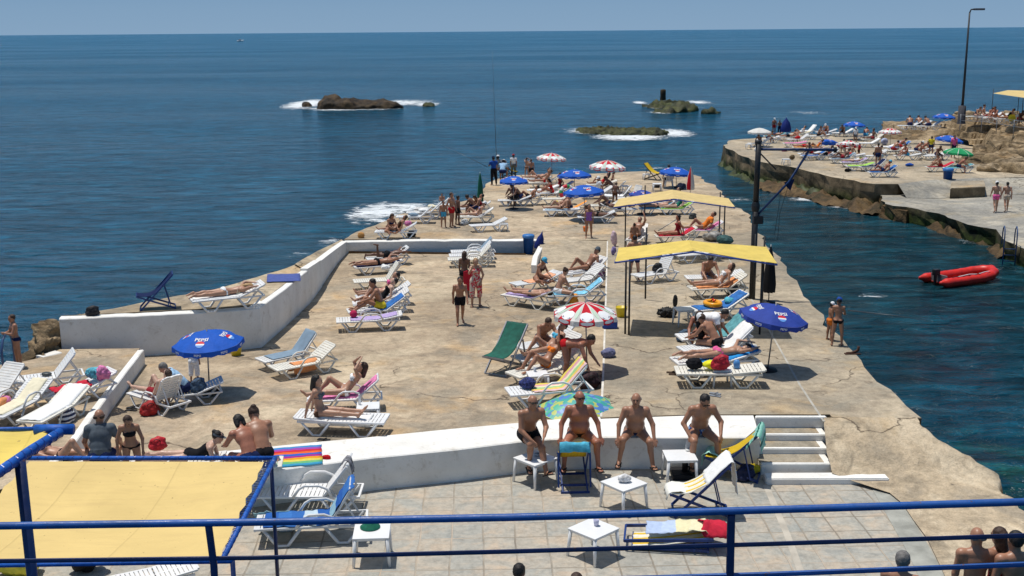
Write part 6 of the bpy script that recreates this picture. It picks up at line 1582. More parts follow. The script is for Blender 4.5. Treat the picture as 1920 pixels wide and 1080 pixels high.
# row of loungers in the middle left
lv = 'plaza'
A_ = lounger((694, 484), (762, 480), lv, 'white lounger farthest back in the middle left row, nearest the low wall', 34, s=.88)
on(A_, 'proneup', 'dark bather lying face down with one foot in the air near the low wall', .0, turn=180, sk='dark', wear=[('trunks', 'black')], group=GP, vox=.022, s=.95)
A_ = lounger((672, 500), (745, 495), lv, 'second lounger from the low wall under a long legged bather', 12, s=.92)
towel_on(A_, 'dark blue towel on the second lounger from the low wall', .05, 1.8, cl('navy'), .6, .06, 61)
on(A_, 'prone', 'tanned bather in black briefs face down on the second lounger from the low wall', .0, turn=180, sk='tan', wear=[('briefs', 'black')], group=GP, vox=.022)
A_ = lounger((672, 527), (752, 523), lv, 'empty slatted lounger with steep back in the middle of the middle left row', 56, s=.92)
heap(P(723, 506, lv, .35), (.2, .16, .16), T_WHITE, 'white towel bundle behind the empty slatted lounger', 'towel bundle', 'towel_bundle', 24)
A_ = lounger((676, 557), (764, 552), lv, 'lounger under the woman in the pink bikini, middle left row', 32, s=.92)
on(A_, 'recline', 'woman in a pink bikini reclining in the middle left row', .0, sex='f', sk='mid', wear=[('bikini_bottom', 'pink'), ('bra', 'pink')], hair=('tail', 'black'), group=GP, vox=.02)
A_ = lounger((670, 569), (762, 565), lv, 'lounger under the pale bather with knees up, middle left row', 32, s=.92)
on(A_, 'reclinek', 'pale bather in black lying with one knee up in the middle left row', .0, sex='f', sk='light', wear=[('swimsuit', 'black')], hair=('short', 'black'), group=GP, vox=.02)
A_ = lounger((660, 583), (755, 577), lv, 'lounger with blue towel under the man in yellow shorts', 34, s=.92)
towel_on(A_, 'bright blue towel under the man in yellow shorts', .7, 1.9, T_BLUE, .6, .04, 62, wr=.02)
on(A_, 'longsitk', 'tanned man in yellow shorts sitting up on the blue towel', .1, sk='tan', wear=[('trunks', 'yellow')], hair=('short', 'black'), group=GP, vox=.018, s=1.05)
A_ = lounger((645, 601), (738, 597), lv, 'nearest lounger of the middle left row with armrest and lilac cloth', 10, True, s=.95)
towel_on(A_, 'lilac and blue patterned cloth on the nearest lounger of the middle left row', .4, 1.8, T_LILAC, .5, .02, 63)
b = netmesh('ball', [ell((0, 0, .11), (.11, .11, .11))], .02); o = obj('ball', b, stripes('ball_print', [(.5, .03, .1), (.1, .1, .4), (.7, .7, .7)], 2, 0), None, A_.w(-.1, -.45, .37)); tag(o, 'purple and white ball on the nearest middle left lounger', 'ball')
# stacked loungers by the low wall
for i, (x, y, zz) in enumerate([((843, 486), (925, 484), 0), ((846, 479), (925, 477), .0), ((849, 472), (927, 470), 0)]):
    k_ = lounger(x, y, lv, ['nearest of three empty loungers side by side at the low wall', 'middle of three empty loungers side by side at the low wall', 'rearmost of three empty loungers, grey blue mattress on its back'][i], 46, True, s=.92)
towel_on(k_, 'grey blue mattress on the rearmost of the three empty loungers', 1.1, 1.95, T_GREY, .55, 0, 70, name='mattress', cat='mattress')
# standing trio
standing(872, 556, 470, lv, 165, 'stand', 'dark woman with long wavy hair behind the woman in flowered dress', 'f', sk='dark', wear=[('shortshorts', 'black')], hair=('long', 'brown'), vox=.018, group=GP)
standing(893, 575, 483, lv, 10, 'phone', 'fair haired woman in a white dress with red flowers', 'f', sk='mid', wear=[('dress', FLOW)], hair=('bob', 'blonde'), vox=.018, shoes=1, group=GP)
standing(863, 608, 517, lv, 8, 'walk', 'boy in black shorts walking toward the camera in the open', 'm', sk='tan', wear=[('trunks', 'black')], hair=('short', 'black'), vox=.016, group=GP)
cloth('towel', 'red patterned towel held between the dark woman and the boy', [P(880, 570, lv) + Vector((0, 0, 1.05)), P(880, 570, lv) + Vector((0, 0, .42))], (.34, .05, 0), T_FLOW, 'towel', .03, seed=72)
# red parasol group
parasol(1097, 587, 62, lv, 'almaza', 'big red and white beer parasol in the centre of the platform', base=(1101, 706), tilt=(2, 1), spin=0)
A_ = lounger((972, 650), (1075, 634), lv, 'white lounger behind the woman in the dark cap, back raised right', 40, s=.9)
person(A_.w(0, -.15), 20, 'sithunch', 'tanned man leaning back on one arm behind the raised knees', z=A_.c.z + .34, sk='tan', wear=[('briefs', 'navy')], hair=('short', 'brown'), group=GP, vox=.016, s=1.0)
B_ = lounger((975, 672), (1080, 656), lv, 'white lounger under the woman in dark cap and blue bikini', 36, s=.95)
on(B_, 'reclinek', 'woman in a dark cap and light blue bikini with one knee up', .05, sex='f', sk='mid', wear=[('bikini_bottom', 'cyan'), ('bra', 'cyan')], hair=('short', 'black'), hat=('cap', 'grey'), group=GP, vox=.015)
C_ = lounger((968, 702), (1070, 682), lv, 'white lounger under the woman in the orange top', 34, s=.95)
on(C_, 'reclinekk', 'woman in orange bikini top lying with both knees up', .05, sex='f', sk='tan', wear=[('bikini_bottom', 'orange'), ('bra', 'orange')], hair=('short', 'brown'), group=GP, vox=.015)
standing(1062, 716, 652, lv, 60, 'bent', 'tanned man in red briefs bending down beside the red parasol pole', sk='red', wear=[('briefs', 'red')], hair=('short', 'black'), vox=.015, fat=.02, s=1.0, group=GP)
table(1008, 700, lv, 'white side table with a glass and ashtray in front of the woman in orange', .5, 8, .42, .95)
small('glass', [(0, 0), (.03, 0), (.035, .11), (.038, .11), (.03, .005)], P(1003, 697, lv, .4), GL, 'drinking glass on the table in front of the woman in orange', 'glass')
D_ = lounger((978, 735), (1085, 727), lv, 'white lounger with pastel striped towel nearest the bench men', 48, True, s=1.0)
towel_on(D_, 'pastel yellow pink and green striped towel over the lounger nearest the bench', .5, 1.95, T_YEL, .6, 0, 74, wr=.015)
heap(D_.w(-.05, -.5, .37), (.22, .18, .2), M('navy_white_cloth', (.03, .04, .14), .9, .9, 22), 'navy and white polka dot cloth heaped on the pastel towelled lounger', 'cloth', 'cloth_bundle', 26)
bag(P(1106, 728, lv), M('bag_blackred', (.03, .012, .015), .7, .8, 6), 'black and red bag in the shade of the red parasol', 1.2, 20)
# green folding chair
deckchair(P(948, 696, lv), R(-32), 'dark green fabric reclining camp chair left of the red parasol group', M('green_canvas', (.01, .10, .07), .8, .3, 8, .3), 52, 1.12, wood=M('alu', (.3, .31, .33), .4, .1, 5, 0, .5, .5), ci=7, group=None)
# patchwork umbrella lying beyond the bench
me = canopy_meshes('white')[2]; g = P(1088, 783, lv); r = empty('beach_umbrella', 'open green and blue patchwork parasol lying on the ground behind two bench men', 'parasol', g)
o = bpy.data.objects.new('canopy', me.copy()); o.data.materials.clear(); o.data.materials.append(PATT); o.data.polygons.foreach_set('material_index', [0] * len(o.data.polygons)); col.objects.link(o); o.parent = r; o.location = (0, .45, .06); o.rotation_euler = (R(4), 0, .2); o.scale = (.88, .88, .9)
b = MB(); b.tube([(0, .45, .38), (.05, .45, .02)], .015, 6); b.build('pole', STEEL, r)
# lilac cap-like cloth on the seam
heap(P(1139, 670, 'slab'), (.24, .26, .2), M('cloth_slate', (.14, .15, .26), .85, .2), 'slate blue sun cloth draped over the white seam line', 'cloth', 'cloth_bundle', 28)
b = MB(); b.box((0, 0, .13), (.42, .28, .24), None, .03); o = b.build('cool_box', M('box_blue', (.015, .06, .3), .4), None, P(1143, 615, 'slab')); tag(o, 'small blue cool box behind the red parasol rim', 'cool box')
b = netmesh('toy', [ell((0, 0, .13), (.15, .1, .12), .05), ell((.05, 0, .3), (.08, .08, .08), .05), cone((.1, 0, .29), (.17, 0, .27), .03, .015, .02)], .02); o = obj('inflatable_duck', b, M('orange_vinyl', (.8, .32, .03), .35), None, P(1076, 572, lv)); tag(o, 'orange inflatable duck standing behind the red parasol', 'toy duck')
# right centre group behind the red parasol
A_ = lounger((1062, 512), (1130, 505), lv, 'white lounger under the capped man, farthest of the centre group', 38, s=.93)
on(A_, 'reclinek', 'tanned man in a dark cap reclining with knees bent behind the white loungers', .1, sk='tan', wear=[('briefs', 'brown')], hair=('short', 'black'), hat=('cap', 'grey'), group=GP, vox=.02)
bag(P(1128, 522, lv), M('bag_pinkish', (.55, .25, .5), .7, .5, 10), 'pink and purple beach bag hanging beside the centre group', 1.1, 80)
A_ = lounger((958, 533), (1050, 522), lv, 'white lounger with salmon towel under the woman in the blue cap', 20, s=.92)
towel_on(A_, 'salmon orange towel under the woman in the blue cap', .5, 1.7, M('towel_salmon', (.75, .38, .22), .9, .2), .6, .03, 76)
on(A_, 'crosslegged', 'slim woman in a light blue cap sitting and looking down', .1, turn=110, sex='f', sk='tan', wear=[('bikini_bottom', 'brown'), ('bra', 'brown')], hair=('short', 'black'), hat=('cap', 'cyan'), group=GP, vox=.018)
A_ = lounger((1052, 527), (1125, 520), lv, 'empty white lounger with arms in the centre group', 38, True, s=.93)
A_ = lounger((958, 553), (1030, 562), lv, 'white lounger with violet towel under a reclining bather in shade', 24, s=.95)
towel_on(A_, 'violet striped towel below the reclining bather', .1, 1.8, T_LILAC, .6, .06, 77)
on(A_, 'supine', 'bather lying flat on the violet towel', .1, sk='mid', wear=[('briefs', 'grey')], group=GP, vox=.02, s=.95)
A_ = lounger((1040, 553), (1122, 551), lv, 'white lounger with sky blue towel under the boy seen from behind', 38, True, s=.96)
towel_on(A_, 'sky blue towel on the front right lounger of the centre group', .1, 1.9, M('towel_sky', (.2, .5, .68), .9, .35, 8, .4), .5, 0, 78)
on(A_, 'crosslegged', 'bare backed boy with tied hair sitting on the sky blue towel', -.6, turn=200, sk='mid', sex='f', wear=[('shortshorts', 'white')], hair=('bun', 'brown'), group=GP, vox=.018)
# litter bin and closed parasol
def bin_(px, py, lev, label, s=1.0, lid=True):
    q = P(px, py, lev); r = empty('litter_bin', label, 'litter bin', q, 0, None, s); b = MB(); b.lathe([(0, .02), (.22, .02), (.27, .85), (.28, .85)], 22); b.build('barrel', M('bin_blue', (.008, .06, .26), .4, .15), r)
    b = MB(); b.lathe([(.3, .82), (.305, .93), (.26, .97), (0, .99)], 22); b.build('lid', M('bin_lid', (.05, .18, .45), .4, .1), r)
    return r
bin_(991, 476, lv, 'tall blue litter bin at the end of the low white wall', .82)
closed_parasol(1007, 474, lv, 1.0, M('canvas_navy', (.012, .03, .2), .7), 'closed blue umbrella leaning beside the tall litter bin', .16, .9, 14)
# ================================================================== slab: under and beside the nearest awning
lv = 'slab'
standing(1189, 526, 440, lv, 172, 'hips', 'barefoot man in dark shorts standing below the left side of the nearest awning', sk='tan', wear=[('trunks', 'navy')], hair=('short', 'black'), vox=.018, group=GP)
A_ = lounger((1215, 516), (1243, 506), lv, 'white lounger with black rucksack on its upright back, left under the awning', 62, True, s=.86, rot=-60)
bag(A_.w(0, .1, .38), M('bag_black', (.015, .015, .018), .6, .4), 'black rucksack leaning on the upright lounger under the awning', .9, 20)
A_ = lounger((1268, 478), (1345, 472), lv, 'lounger in shade below the awning roof', 10, s=.9)
A_ = lounger((1285, 521), (1392, 519), lv, 'lounger under the man in blue trunks, behind the orange towel', 14, s=.95)
person(A_.w(0, -.25), 5, 'sithunch', 'tanned man in blue trunks sitting bent forward under the awning', z=A_.c.z + .34, sk='tan', wear=[('shortshorts', 'blue')], hair=('short', 'black'), group=GP, vox=.018, s=1.0)
A_ = lounger((1298, 541), (1395, 537), lv, 'lounger with orange towel under the woman in white bikini', 34, s=.95)
towel_on(A_, 'orange towel below the woman in white bikini', .2, 1.6, T_ORANGE, .64, .06, 81)
on(A_, 'recline', 'woman in white bikini lying on the orange towel', .0, sex='f', sk='mid', wear=[('bikini_bottom', 'white'), ('bra', 'white')], hair=('long', 'brown'), group=GP, vox=.018)
bag(P(1375, 553, lv), M('bag_darkgrey', (.06, .065, .06), .7, .5), 'dark grey bag on the ground right of the orange towel', 1.0, 30)
sandals(1400, 560, lv, 'black sandals near the right awning posts')
table(1282, 578, lv, 'white stool shaped table beside the diving gear', .5, 12, .5, .95)
A_ = lounger((1290, 582), (1392, 574), lv, 'lounger with blue cloth, orange float and turquoise towel', 30, s=1.0)
towel_on(A_, 'deep blue cloth on the lounger that carries the orange float', .3, 1.9, T_BLUE, .6, .05, 82)
b = MB(); b.tube([(.2 * math.cos(k / 16 * 2 * PI) * 1.3, .2 * math.sin(k / 16 * 2 * PI), .08) for k in range(16)], .07, 10, True); r = empty('swim_ring', 'orange and yellow inflatable child float on the blue cloth', 'float', A_.w(.02, -.1, .38), A_.rz)
b.build('ring', M('vinyl_amber', (.82, .36, .02), .3, .05), r); b = MB(); b.tube([(-.12, 0, .12), (-.04, .03, .2), (.05, 0, .14), (.12, .03, .2)], .02, 6); b.build('grip', cl('red'), r)
heap(A_.w(0, .45, .4), (.2, .2, .14), T_CYAN, 'turquoise towel bundle beside the orange float', 'towel bundle', 'towel_bundle', 30)
heap(P(1250, 594, lv), (.36, .22, .22), M('dive_gear', (.014, .015, .016), .6, .9, 22, .8), 'black diving vest and gear piled left of the float', 'diving gear', 'diving_gear', 31, disp=1.0, n=8)
heap(P(1265, 576, lv), (.1, .07, .3), M('dive_gear', (.014, .015, .016), .6, .9, 22, .8), 'black swim fins propped on the diving gear', 'swim fins', 'swim_fins', 32)
o = closed_parasol(1441, 569, lv, 1.6, M('canvas_black', (.01, .01, .012), .8), 'closed black parasol standing right of the nearest awning', .13, 1.1)
# group under the second blue parasol
parasol(1451, 592, 64, lv, 'pepsiv', 'faded blue soft drink parasol leaning right at the edge of the slab', base=(1439, 695), tilt=(4, 9), spin=6)
A_ = lounger((1285, 634), (1395, 628), lv, 'lounger behind the man in the white T-shirt, back raised', 44, s=1.0)
towel_on(A_, 'grey green towel on the raised back behind the man in white', 1.0, 1.95, T_TEAL, .56, 0, 84)
B_ = lounger((1285, 658), (1405, 648), lv, 'lounger with white towelled back right of the man in the white T-shirt', 42, s=1.0)
towel_on(B_, 'white towel over the raised back in the crowded right group', 1.0, 1.95, T_WHITE, .6, .03, 85)
standing(1312, 662, 588, lv, 60, 'bent', 'man in a white T-shirt and black trousers bending over the crowded loungers', sk='tan', wear=[('tshirt', 'white'), ('trousers', 'black')], hair=('short', 'black'), vox=.016, s=.98, fat=.03, group=GP)
on(A_, 'sithunch', 'tanned bather sitting behind the bending man in white', -.35, turn=60, sk='red', wear=[('briefs', 'navy')], hair=('short', 'brown'), group=GP, vox=.018)
on(B_, 'sithunch', 'seated bather in a white cap right of the man in white', -.05, turn=-60, sk='tan', wear=[('briefs', 'black')], hair=('short', 'brown'), hat=('cap', 'white'), group=GP, vox=.018)
bag(P(1283, 640, lv), M('bag_bluegrey', (.05, .09, .15), .7, .6), 'dark blue bag at the foot of the crowded loungers', 1.0, 15)
C_ = lounger((1280, 680), (1400, 672), lv, 'lounger with bright blue towel under the topless sunbather', 14, s=1.05)
towel_on(C_, 'bright blue towel beneath the topless sunbather', .5, 1.9, M('towel_azure', (.02, .25, .6), .9, .3, 9, .5), .66, .08, 86, wr=.02)
on(C_, 'prone', 'sunbather in a pink thong lying face down propped on her arms', .1, turn=180, sex='f', sk='mid', wear=[('bikini_bottom', 'pink')], hair=('short', 'black'), group=GP, vox=.015, s=1.1)
bag(P(1410, 664, lv), M('bag_white', (.6, .62, .62), .7, .3), 'pale plastic bag at the head of the bright blue towel', .8, 20)
D_ = lounger((1288, 698), (1408, 698), lv, 'nearest lounger of the right group, strewn with bags', 6, s=1.02)
heap(D_.w(0, -.55, .37), (.26, .2, .2), cl('black'), 'black bundle on the foot of the nearest right lounger', 'bundle', 'cloth_bundle', 33)
heap(D_.w(0, -.12, .37), (.3, .2, .16), M('cloth_acid', (.72, .68, .02), .9, .2, 14, .5), 'acid yellow towel bundle on the nearest right lounger', 'towel bundle', 'towel_bundle', 34)
small('goggle_case', [(0, 0), (.07, .02), (.08, .12), (.05, .2), (0, .21)], D_.w(-.05, .4, .37), M('azure_plastic', (.08, .25, .55), .4), 'blue plastic pouch on the nearest right lounger', 'pouch')
table(1352, 690, lv, 'white stool table in front of the nearest right lounger carrying the red rucksack', .45, 2, .42, .95)
bag(P(1351, 692, lv, .42), M('bag_crimson', (.4, .015, .03), .6, .25), 'crimson rucksack hanging over the white stool table', 1.05, 10)
bag(P(1418, 697, lv), M('bag_bluegrey', (.05, .09, .15), .7, .6), 'grey blue bag at the base of the leaning parasol', .8, 60)
# anglers at the right edge
standing(1569, 648, 558, lv, 160, 'fish', 'woman in a black bikini and blue and white cap fishing from the slab edge', 'f', sk='tan', wear=[('bikini_bottom', 'black'), ('bra', 'black')], hair=('tail', 'black'), hat=('cap', 'blue'), vox=.016, group=GP)
standing(1556, 638, 566, lv, 100, 'stand', 'child in orange and blue shorts standing behind the angler', 'k', sk='tan', wear=[('trunks', 'orange')], hair=('short', 'black'), hat=('cap', 'white'), vox=.016, group=GP)
def rod(a, b_, label, name='fishing_rod', r0=.016):
    q = MB(); q.tube([Vector((0, 0, 0)), (b_ - a) * .5 + Vector((0, 0, .02)), b_ - a], r0, 6, r2=.004); o = q.build(name, M('rod_graphite', (.05, .05, .055), .3, .3, 20, 0, .6), None, a); return tag(o, label, 'fishing rod')
a = P(1574, 648, lv) + Vector((.12, -.15, .98)); rod(a, a + Vector((2.0, -.9, -.1)), 'fishing rod held out over the water by the woman in the cap')
# ================================================================== far end of the main platform
lv = 'far'; VF = .03
def Q(i, d='black'): return ('short', d)
def pal(px, py, lev, rx, lens, label, deg=-90, back=35, s=None, arms=False):
    """lounger given by its middle; deg is the direction its foot end points to"""
    g = P(px, py, lev); r_ = lounger((px - 30, py), (px + 30, py), lev, label, back, arms, s or lens, rot=deg); r_.r.location = g; r_.c = Vector(g); r_.w = (lambda G_, Z_, S_: (lambda x, y, zz=0: G_ + Matrix.Rotation(Z_, 3, 'Z') @ (Vector((x, y, zz)) * S_)))(g, r_.rz, r_.s); return r_
def man(L_, pose, label, **k):
    k.setdefault('vox', VF); k.setdefault('group', GP); k.setdefault('s', .9); return on(L_, pose, label, **k)
bru = dict(wear=[('trunks', 'black')])
A_ = pal(744, 447, lv, 0, .92, 'lounger at the sea edge under two women, left end of the far platform', back=30)
man(A_, 'reclinek', 'woman reclining among towels at the left sea edge', sex='f', sk='tan', wear=[('swimsuit', 'brown')], hair=('bob', 'brown'))
person(A_.w(.15, -.3), 40, 'crosslegged', 'curly haired woman sitting up at the left sea edge', z=A_.c.z + .34, sex='f', sk='tan', wear=[('bikini_bottom', 'navy'), ('bra', 'navy')], hair=('long', 'brown'), vox=VF, group=GP, s=.95)
heap(P(678, 446, lv), (.2, .16, .2), stripes('bag_straw', [(.6, .3, .1), (.7, .7, .68)], 2), 'orange and white beach bag at the very corner of the far platform', 'bag', 'beach_bag', 41)
bag(P(772, 444, lv), M('bag_black', (.015, .015, .018), .6, .4), 'black bag under the head of the sea edge lounger', .9, 20)
for i, (x, y, lb) in enumerate([(780, 418, 'empty lounger with grey towel, second from the left sea edge'), (798, 410, 'empty lounger with bundle, third from the left sea edge'), (812, 402, 'empty lounger closest to the breaking wave')]):
    k_ = pal(x, y, lv, 0, .9, lb, back=42)
    heap(k_.w(0, -.1, .37), (.3, .22, .1), [T_GREY, T_WHITE, T_CREAM][i], ['grey towel on the second sea edge lounger', 'white bundle on the third sea edge lounger', 'cream towel on the lounger near the breaking wave'][i], 'towel', 'towel', 50 + i)
heap(P(765, 424, lv, .4), (.16, .1, .2), T_PINK, 'pink striped towel hung behind the two women at the sea edge', 'towel', 'towel', 54)
standing(832, 427, 376, lv, 20, 'stand', 'boy in turquoise trunks, left of three standing together', sk='tan', wear=[('trunks', 'cyan')], hair=('short', 'black'), vox=.022, group=GP)
standing(829, 398, 362, lv, 10, 'folded', 'bather with folded arms behind the boy in turquoise trunks', sk='tan', wear=[('trunks', 'navy')], hair=('short', 'black'), vox=.025, group=GP)
standing(848, 426, 360, lv, 60, 'contra', 'tall youth in red trunks, middle of three standing together', sk='tan', wear=[('trunks', 'red')], hair=('short', 'brown'), vox=.022, group=GP)
standing(859, 422, 366, lv, 120, 'stand', 'youth in black trunks, right of three standing together', sk='dark', wear=[('trunks', 'black')], hair=('short', 'black'), vox=.022, group=GP)
A_ = pal(893, 418, lv, 0, .88, 'lounger with white towel under the woman in a white cap', back=34)
towel_on(A_, 'white towel on the lounger of the woman in the white cap', .5, 1.95, T_WHITE, .56, .04, 90)
man(A_, 'reclinek', 'woman in a white cap reclining right of the three boys', sex='f', sk='mid', wear=[('bikini_bottom', 'lilac'), ('bra', 'lilac')], hair=('short', 'brown'), hat=('cap', 'white'))
A_ = pal(888, 403, lv, 0, .88, 'lounger at the sea edge below the closed green parasol', back=30)
man(A_, 'recline', 'bather in a navy swimsuit reclining near the closed green parasol', sk='tan', wear=[('trunks', 'navy')])
man(A_, 'sithunch', 'dark haired bather seated upright near the closed green parasol', along=.45, turn=30, sk='tan', wear=[('swimsuit', 'maroon')], sex='f', hair=('bob', 'black'))
man(A_, 'sithunch', 'second upright bather touching the closed green parasol', along=.1, side=.3, turn=-20, sk='dark', wear=[('trunks', 'navy')])
bag(P(871, 421, lv), M('bag_white', (.6, .62, .62), .7, .3), 'white bag under the lounger of the woman in a white cap', .8, 10)
closed_parasol(901, 392, lv, 1.75, M('canvas_green', (.01, .12, .07), .7), 'closed dark green parasol at the left sea edge', .12, 1.0)
A_ = lounger((893, 428), (938, 413), lv, 'empty plain white lounger left of the white stool in the open', 24, s=.84, rot=-75)
table(944, 419, lv, 'white stool beside the empty lounger in the open', .45, 5, .4, .85)
parasol(963, 339, 28, lv, 'pepsi', 'low blue parasol shading two dark bathers near the anglers', base=(963, 392), tilt=(0, 0))
A_ = pal(965, 386, lv, 0, .85, 'lounger beneath the low blue parasol, left one', back=20)
B_ = pal(987, 384, lv, 0, .8, 'lounger beneath the low blue parasol, right one', back=30)
person(A_.w(0, .0), 200, 'sithunch', 'dark skinned bather leaning forward under the low blue parasol', z=A_.c.z + .34, sk='dark', wear=[('trunks', 'black')], vox=VF, group=GP)
person(B_.w(0, -.4), -60, 'sithunch', 'dark skinned bather lying back to back under the low blue parasol', z=B_.c.z + .34, sk='dark', wear=[('trunks', 'navy')], vox=VF, group=GP)
man(B_, 'reclinek', 'bather with raised knee right of the low blue parasol', along=.2, sk='tan', **bru)
# anglers
standing(926, 347, 293, lv, 200, 'fish', 'man in blue shirt and black trousers holding a rod at the far left corner', sk='tan', wear=[('tshirt', 'blue'), ('trousers', 'black')], hat=('cap', 'navy'), vox=.025, group=GP)
a = P(924, 346, lv) + Vector((-.3, 0, 1.0)); rod(a, a + Vector((-2.6, 1.5, 1.1)), 'short fishing rod of the man in the blue shirt')
a = P(929, 346, lv) + Vector((.1, 0, .3)); d = ray(923, 95); t = (a.y + .6) / d.y; rod(a, Vector((0, 0, HC)) + d * t, 'very long upright fishing pole rising against the sea', r0=.018)
person(P(942, 338, lv), 170, 'sithunch', 'seated angler in a pale blue shirt and white hat', z=P(942, 338, lv).z + .4, sk='tan', wear=[('tshirt', 'lightblue'), ('trunks', 'navy')], hat=('hat', 'white'), vox=VF, group=GP)
person(P(934, 334, lv), 180, 'sit', 'angler in a white cap half hidden behind the seated one', z=P(934, 334, lv).z + .42, sk='tan', wear=[('tshirt', 'grey')], hat=('cap', 'white'), vox=VF, group=GP)
deckchair(P(956, 333, lv), R(120), 'small yellow slung deckchair between the anglers', S_YEL, 50, .85, wood=DARKM, ci=20)
standing(963, 332, 289, lv, 175, 'stand', 'man in white T-shirt and red cap looking out to sea', sk='tan', wear=[('tshirt', 'white'), ('trousers', 'grey')], hat=('cap', 'red'), vox=.025, group=GP)
standing(988, 333, 295, lv, 150, 'headup', 'bather with hands behind the head near the red capped man', sex='f', sk='mid', wear=[('bikini_bottom', 'brown')], hair=('bun', 'brown'), vox=.025, group=GP)
standing(996, 339, 298, lv, 190, 'stand', 'bare backed youth in dark trunks near the red capped man', sk='tan', wear=[('trunks', 'black')], hair=('short', 'brown'), vox=.025, group=GP)
# umbrellas of the far end
parasol(1034, 296, 28, lv, 'almaza', 'red and white parasol farthest to the left at the far end', base=(1035, 348), tilt=(0, 3), spin=10)
parasol(1139, 312, 35, lv, 'almaza', 'red and white parasol in the middle of the far end', base=(1140, 362), tilt=(0, 2), spin=4)
parasol(1077, 328, 32, lv, 'pepsi', 'blue parasol between the two red ones at the far end', base=(1077, 362), tilt=(-2, 0), spin=12)
parasol(1094, 359, 38, lv, 'pepsi', 'blue parasol nearest the girl in purple, centre of the far end', base=(1098, 412), tilt=(0, -3), spin=20)
parasol(1267, 323, 31, lv, 'pepsi', 'blue parasol at the far right corner of the platform', base=(1268, 352), tilt=(0, 4), spin=0)
parasol(1203, 364, 24, lv, 'pepsiv', 'violet blue parasol peeping over the paler yellow awning', base=(1203, 402), tilt=(0, 0), spin=8)
closed_parasol(1294, 366, lv, 1.45, FB['red'], 'closed red and white parasol at the far right corner', .16, 1.0, 0, FB['white'])
deckchair(P(1224, 337, lv), R(55), 'yellow slung deckchair with dark frame alone at the far edge', S_YEL, 58, .95, wood=DARKM, ci=21)
table(1212, 326, lv, 'white stool behind the lone yellow deckchair at the far edge', .45, 5, .4, .85)
# crowd of the far end: (x, y, foot direction, back, lounger label, [people])
crowd = [
 (1020, 352, -90, 30, 'lounger left of the red parasol farthest left, under an outstretched bather', [('armsup', 'bather with arms up beneath the leftmost far red parasol', 'm', 'tan', 'red')]),
 (1006, 345, -100, 12, 'lounger behind the youth in dark trunks at the far end', [('supinek', 'bather lying beyond the youth in dark trunks', 'm', 'mid', 'navy')]),
 (1018, 366, -85, 20, 'lounger with white towels in front of the leftmost far red parasol', []),
 (1034, 372, -85, 20, 'lounger left of the red and white beach ring', [('longsitk', 'tanned long haired woman sitting beside the beach ring', 'f', 'red', 'red')]),
 (1048, 362, -80, 30, 'lounger in shade of the blue parasol between the red ones', [('longsit', 'woman sitting upright in shade of the blue parasol between the red ones', 'f', 'tan', 'maroon')]),
 (1046, 383, -88, 20, 'pale lounger in front of the beach ring', []),
 (1068, 402, -88, 28, 'lounger with orange towel under the nearest far blue parasol', [('longsitk', 'bather hugging knees on the orange towel at the far end', 'm', 'tan', 'navy')]),
 (1052, 405, -92, 6, 'lounger with pale blue towel left of the orange one at the far end', [('reclinek', 'bather reclining left of the orange towel at the far end', 'm', 'mid', 'black')]),
 (1118, 418, -88, 22, 'lounger behind the girl in purple', [('pronelb', 'dark bather lying behind the girl in purple', 'm', 'dark', 'black')]),
 (1160, 404, 100, 24, 'lounger in deep shade left of the paler yellow awning', [('supinek', 'dark bather stretched out left of the paler yellow awning', 'm', 'dark', 'navy')]),
 (1138, 396, -88, 30, 'lounger between the violet parasol and the nearest far blue parasol', [('sithunch', 'bather bending forward left of the violet parasol', 'm', 'dark', 'navy')]),
 (1120, 372, -80, 30, 'lounger under the person in white cap, centre far end', [('longsit', 'person in white shirt and white cap sitting at the centre far end', 'm', 'tan', 'white')]),
 (1148, 366, -110, 45, 'lounger with white towel below the middle red parasol', [('sithunch', 'dark bather sitting below the middle red parasol', 'm', 'dark', 'black')]),
 (1160, 378, -100, 50, 'upright lounger with white sheet right of the middle red parasol', []),
 (1182, 381, -60, 62, 'lounger with upright white back facing the sea behind the awning', []),
 (1128, 356, -85, 20, 'lounger on the rear row near the middle red parasol', [('reclinek', 'bather in red on the rear row near the middle red parasol', 'f', 'tan', 'red')]),
]
for i, (x, y, dg, bk_, lb, ppl) in enumerate(crowd):
    k_ = pal(x, y, lv, 0, .86, lb, dg, bk_)
    for j, (po, lb2, sx_, sk_, cl_) in enumerate(ppl):
        wr = [('briefs' if sx_ == 'm' else 'swimsuit', cl_)] if cl_ != 'white' else [('tshirt', 'white'), ('trunks', 'navy')]
        man(k_, po, lb2, sex=sx_, sk=sk_, wear=wr, hair=(('long', 'bob', 'short')[i % 3] if sx_ == 'f' else 'short', 'black' if i % 2 else 'brown'), hat=('cap', 'white') if cl_ == 'white' else None)
    if 'orange towel' in lb: towel_on(k_, 'bright orange towel on a lounger of the far end', .3, 1.95, M('towel_tangerine', (.8, .32, .06), .9, .15), .62, .08, 95, wr=.02)
    if 'pale blue towel' in lb: towel_on(k_, 'pale blue towel on a lounger of the far end', .1, 1.3, M('towel_paleblue', (.4, .55, .65), .9, .2), .6, .05, 96)
    if 'white towels' in lb: towel_on(k_, 'white towel on the lounger before the leftmost far red parasol', .1, 1.9, T_WHITE, .6, .05, 97)
    if 'white sheet' in lb: towel_on(k_, 'white sheet over the upright lounger right of the middle red parasol', .1, 1.95, T_WHITE, .66, .05, 98, wr=.03)
r = empty('swim_ring', 'red white and green inflatable beach ring leaning among the far loungers', 'swim ring', P(1064, 362, lv, .3)); r.rotation_euler = (R(70), 0, R(20))
b = MB(); b.tube([(.36 * math.cos(k / 20 * 2 * PI), .36 * math.sin(k / 20 * 2 * PI), 0) for k in range(20)], .1, 10, True); b.build('ring', stripes('ring_bands', [(.6, .02, .04), (.75, .75, .72), (.03, .3, .1)], 1), r)
_v, _f = r.children[0].data, 0
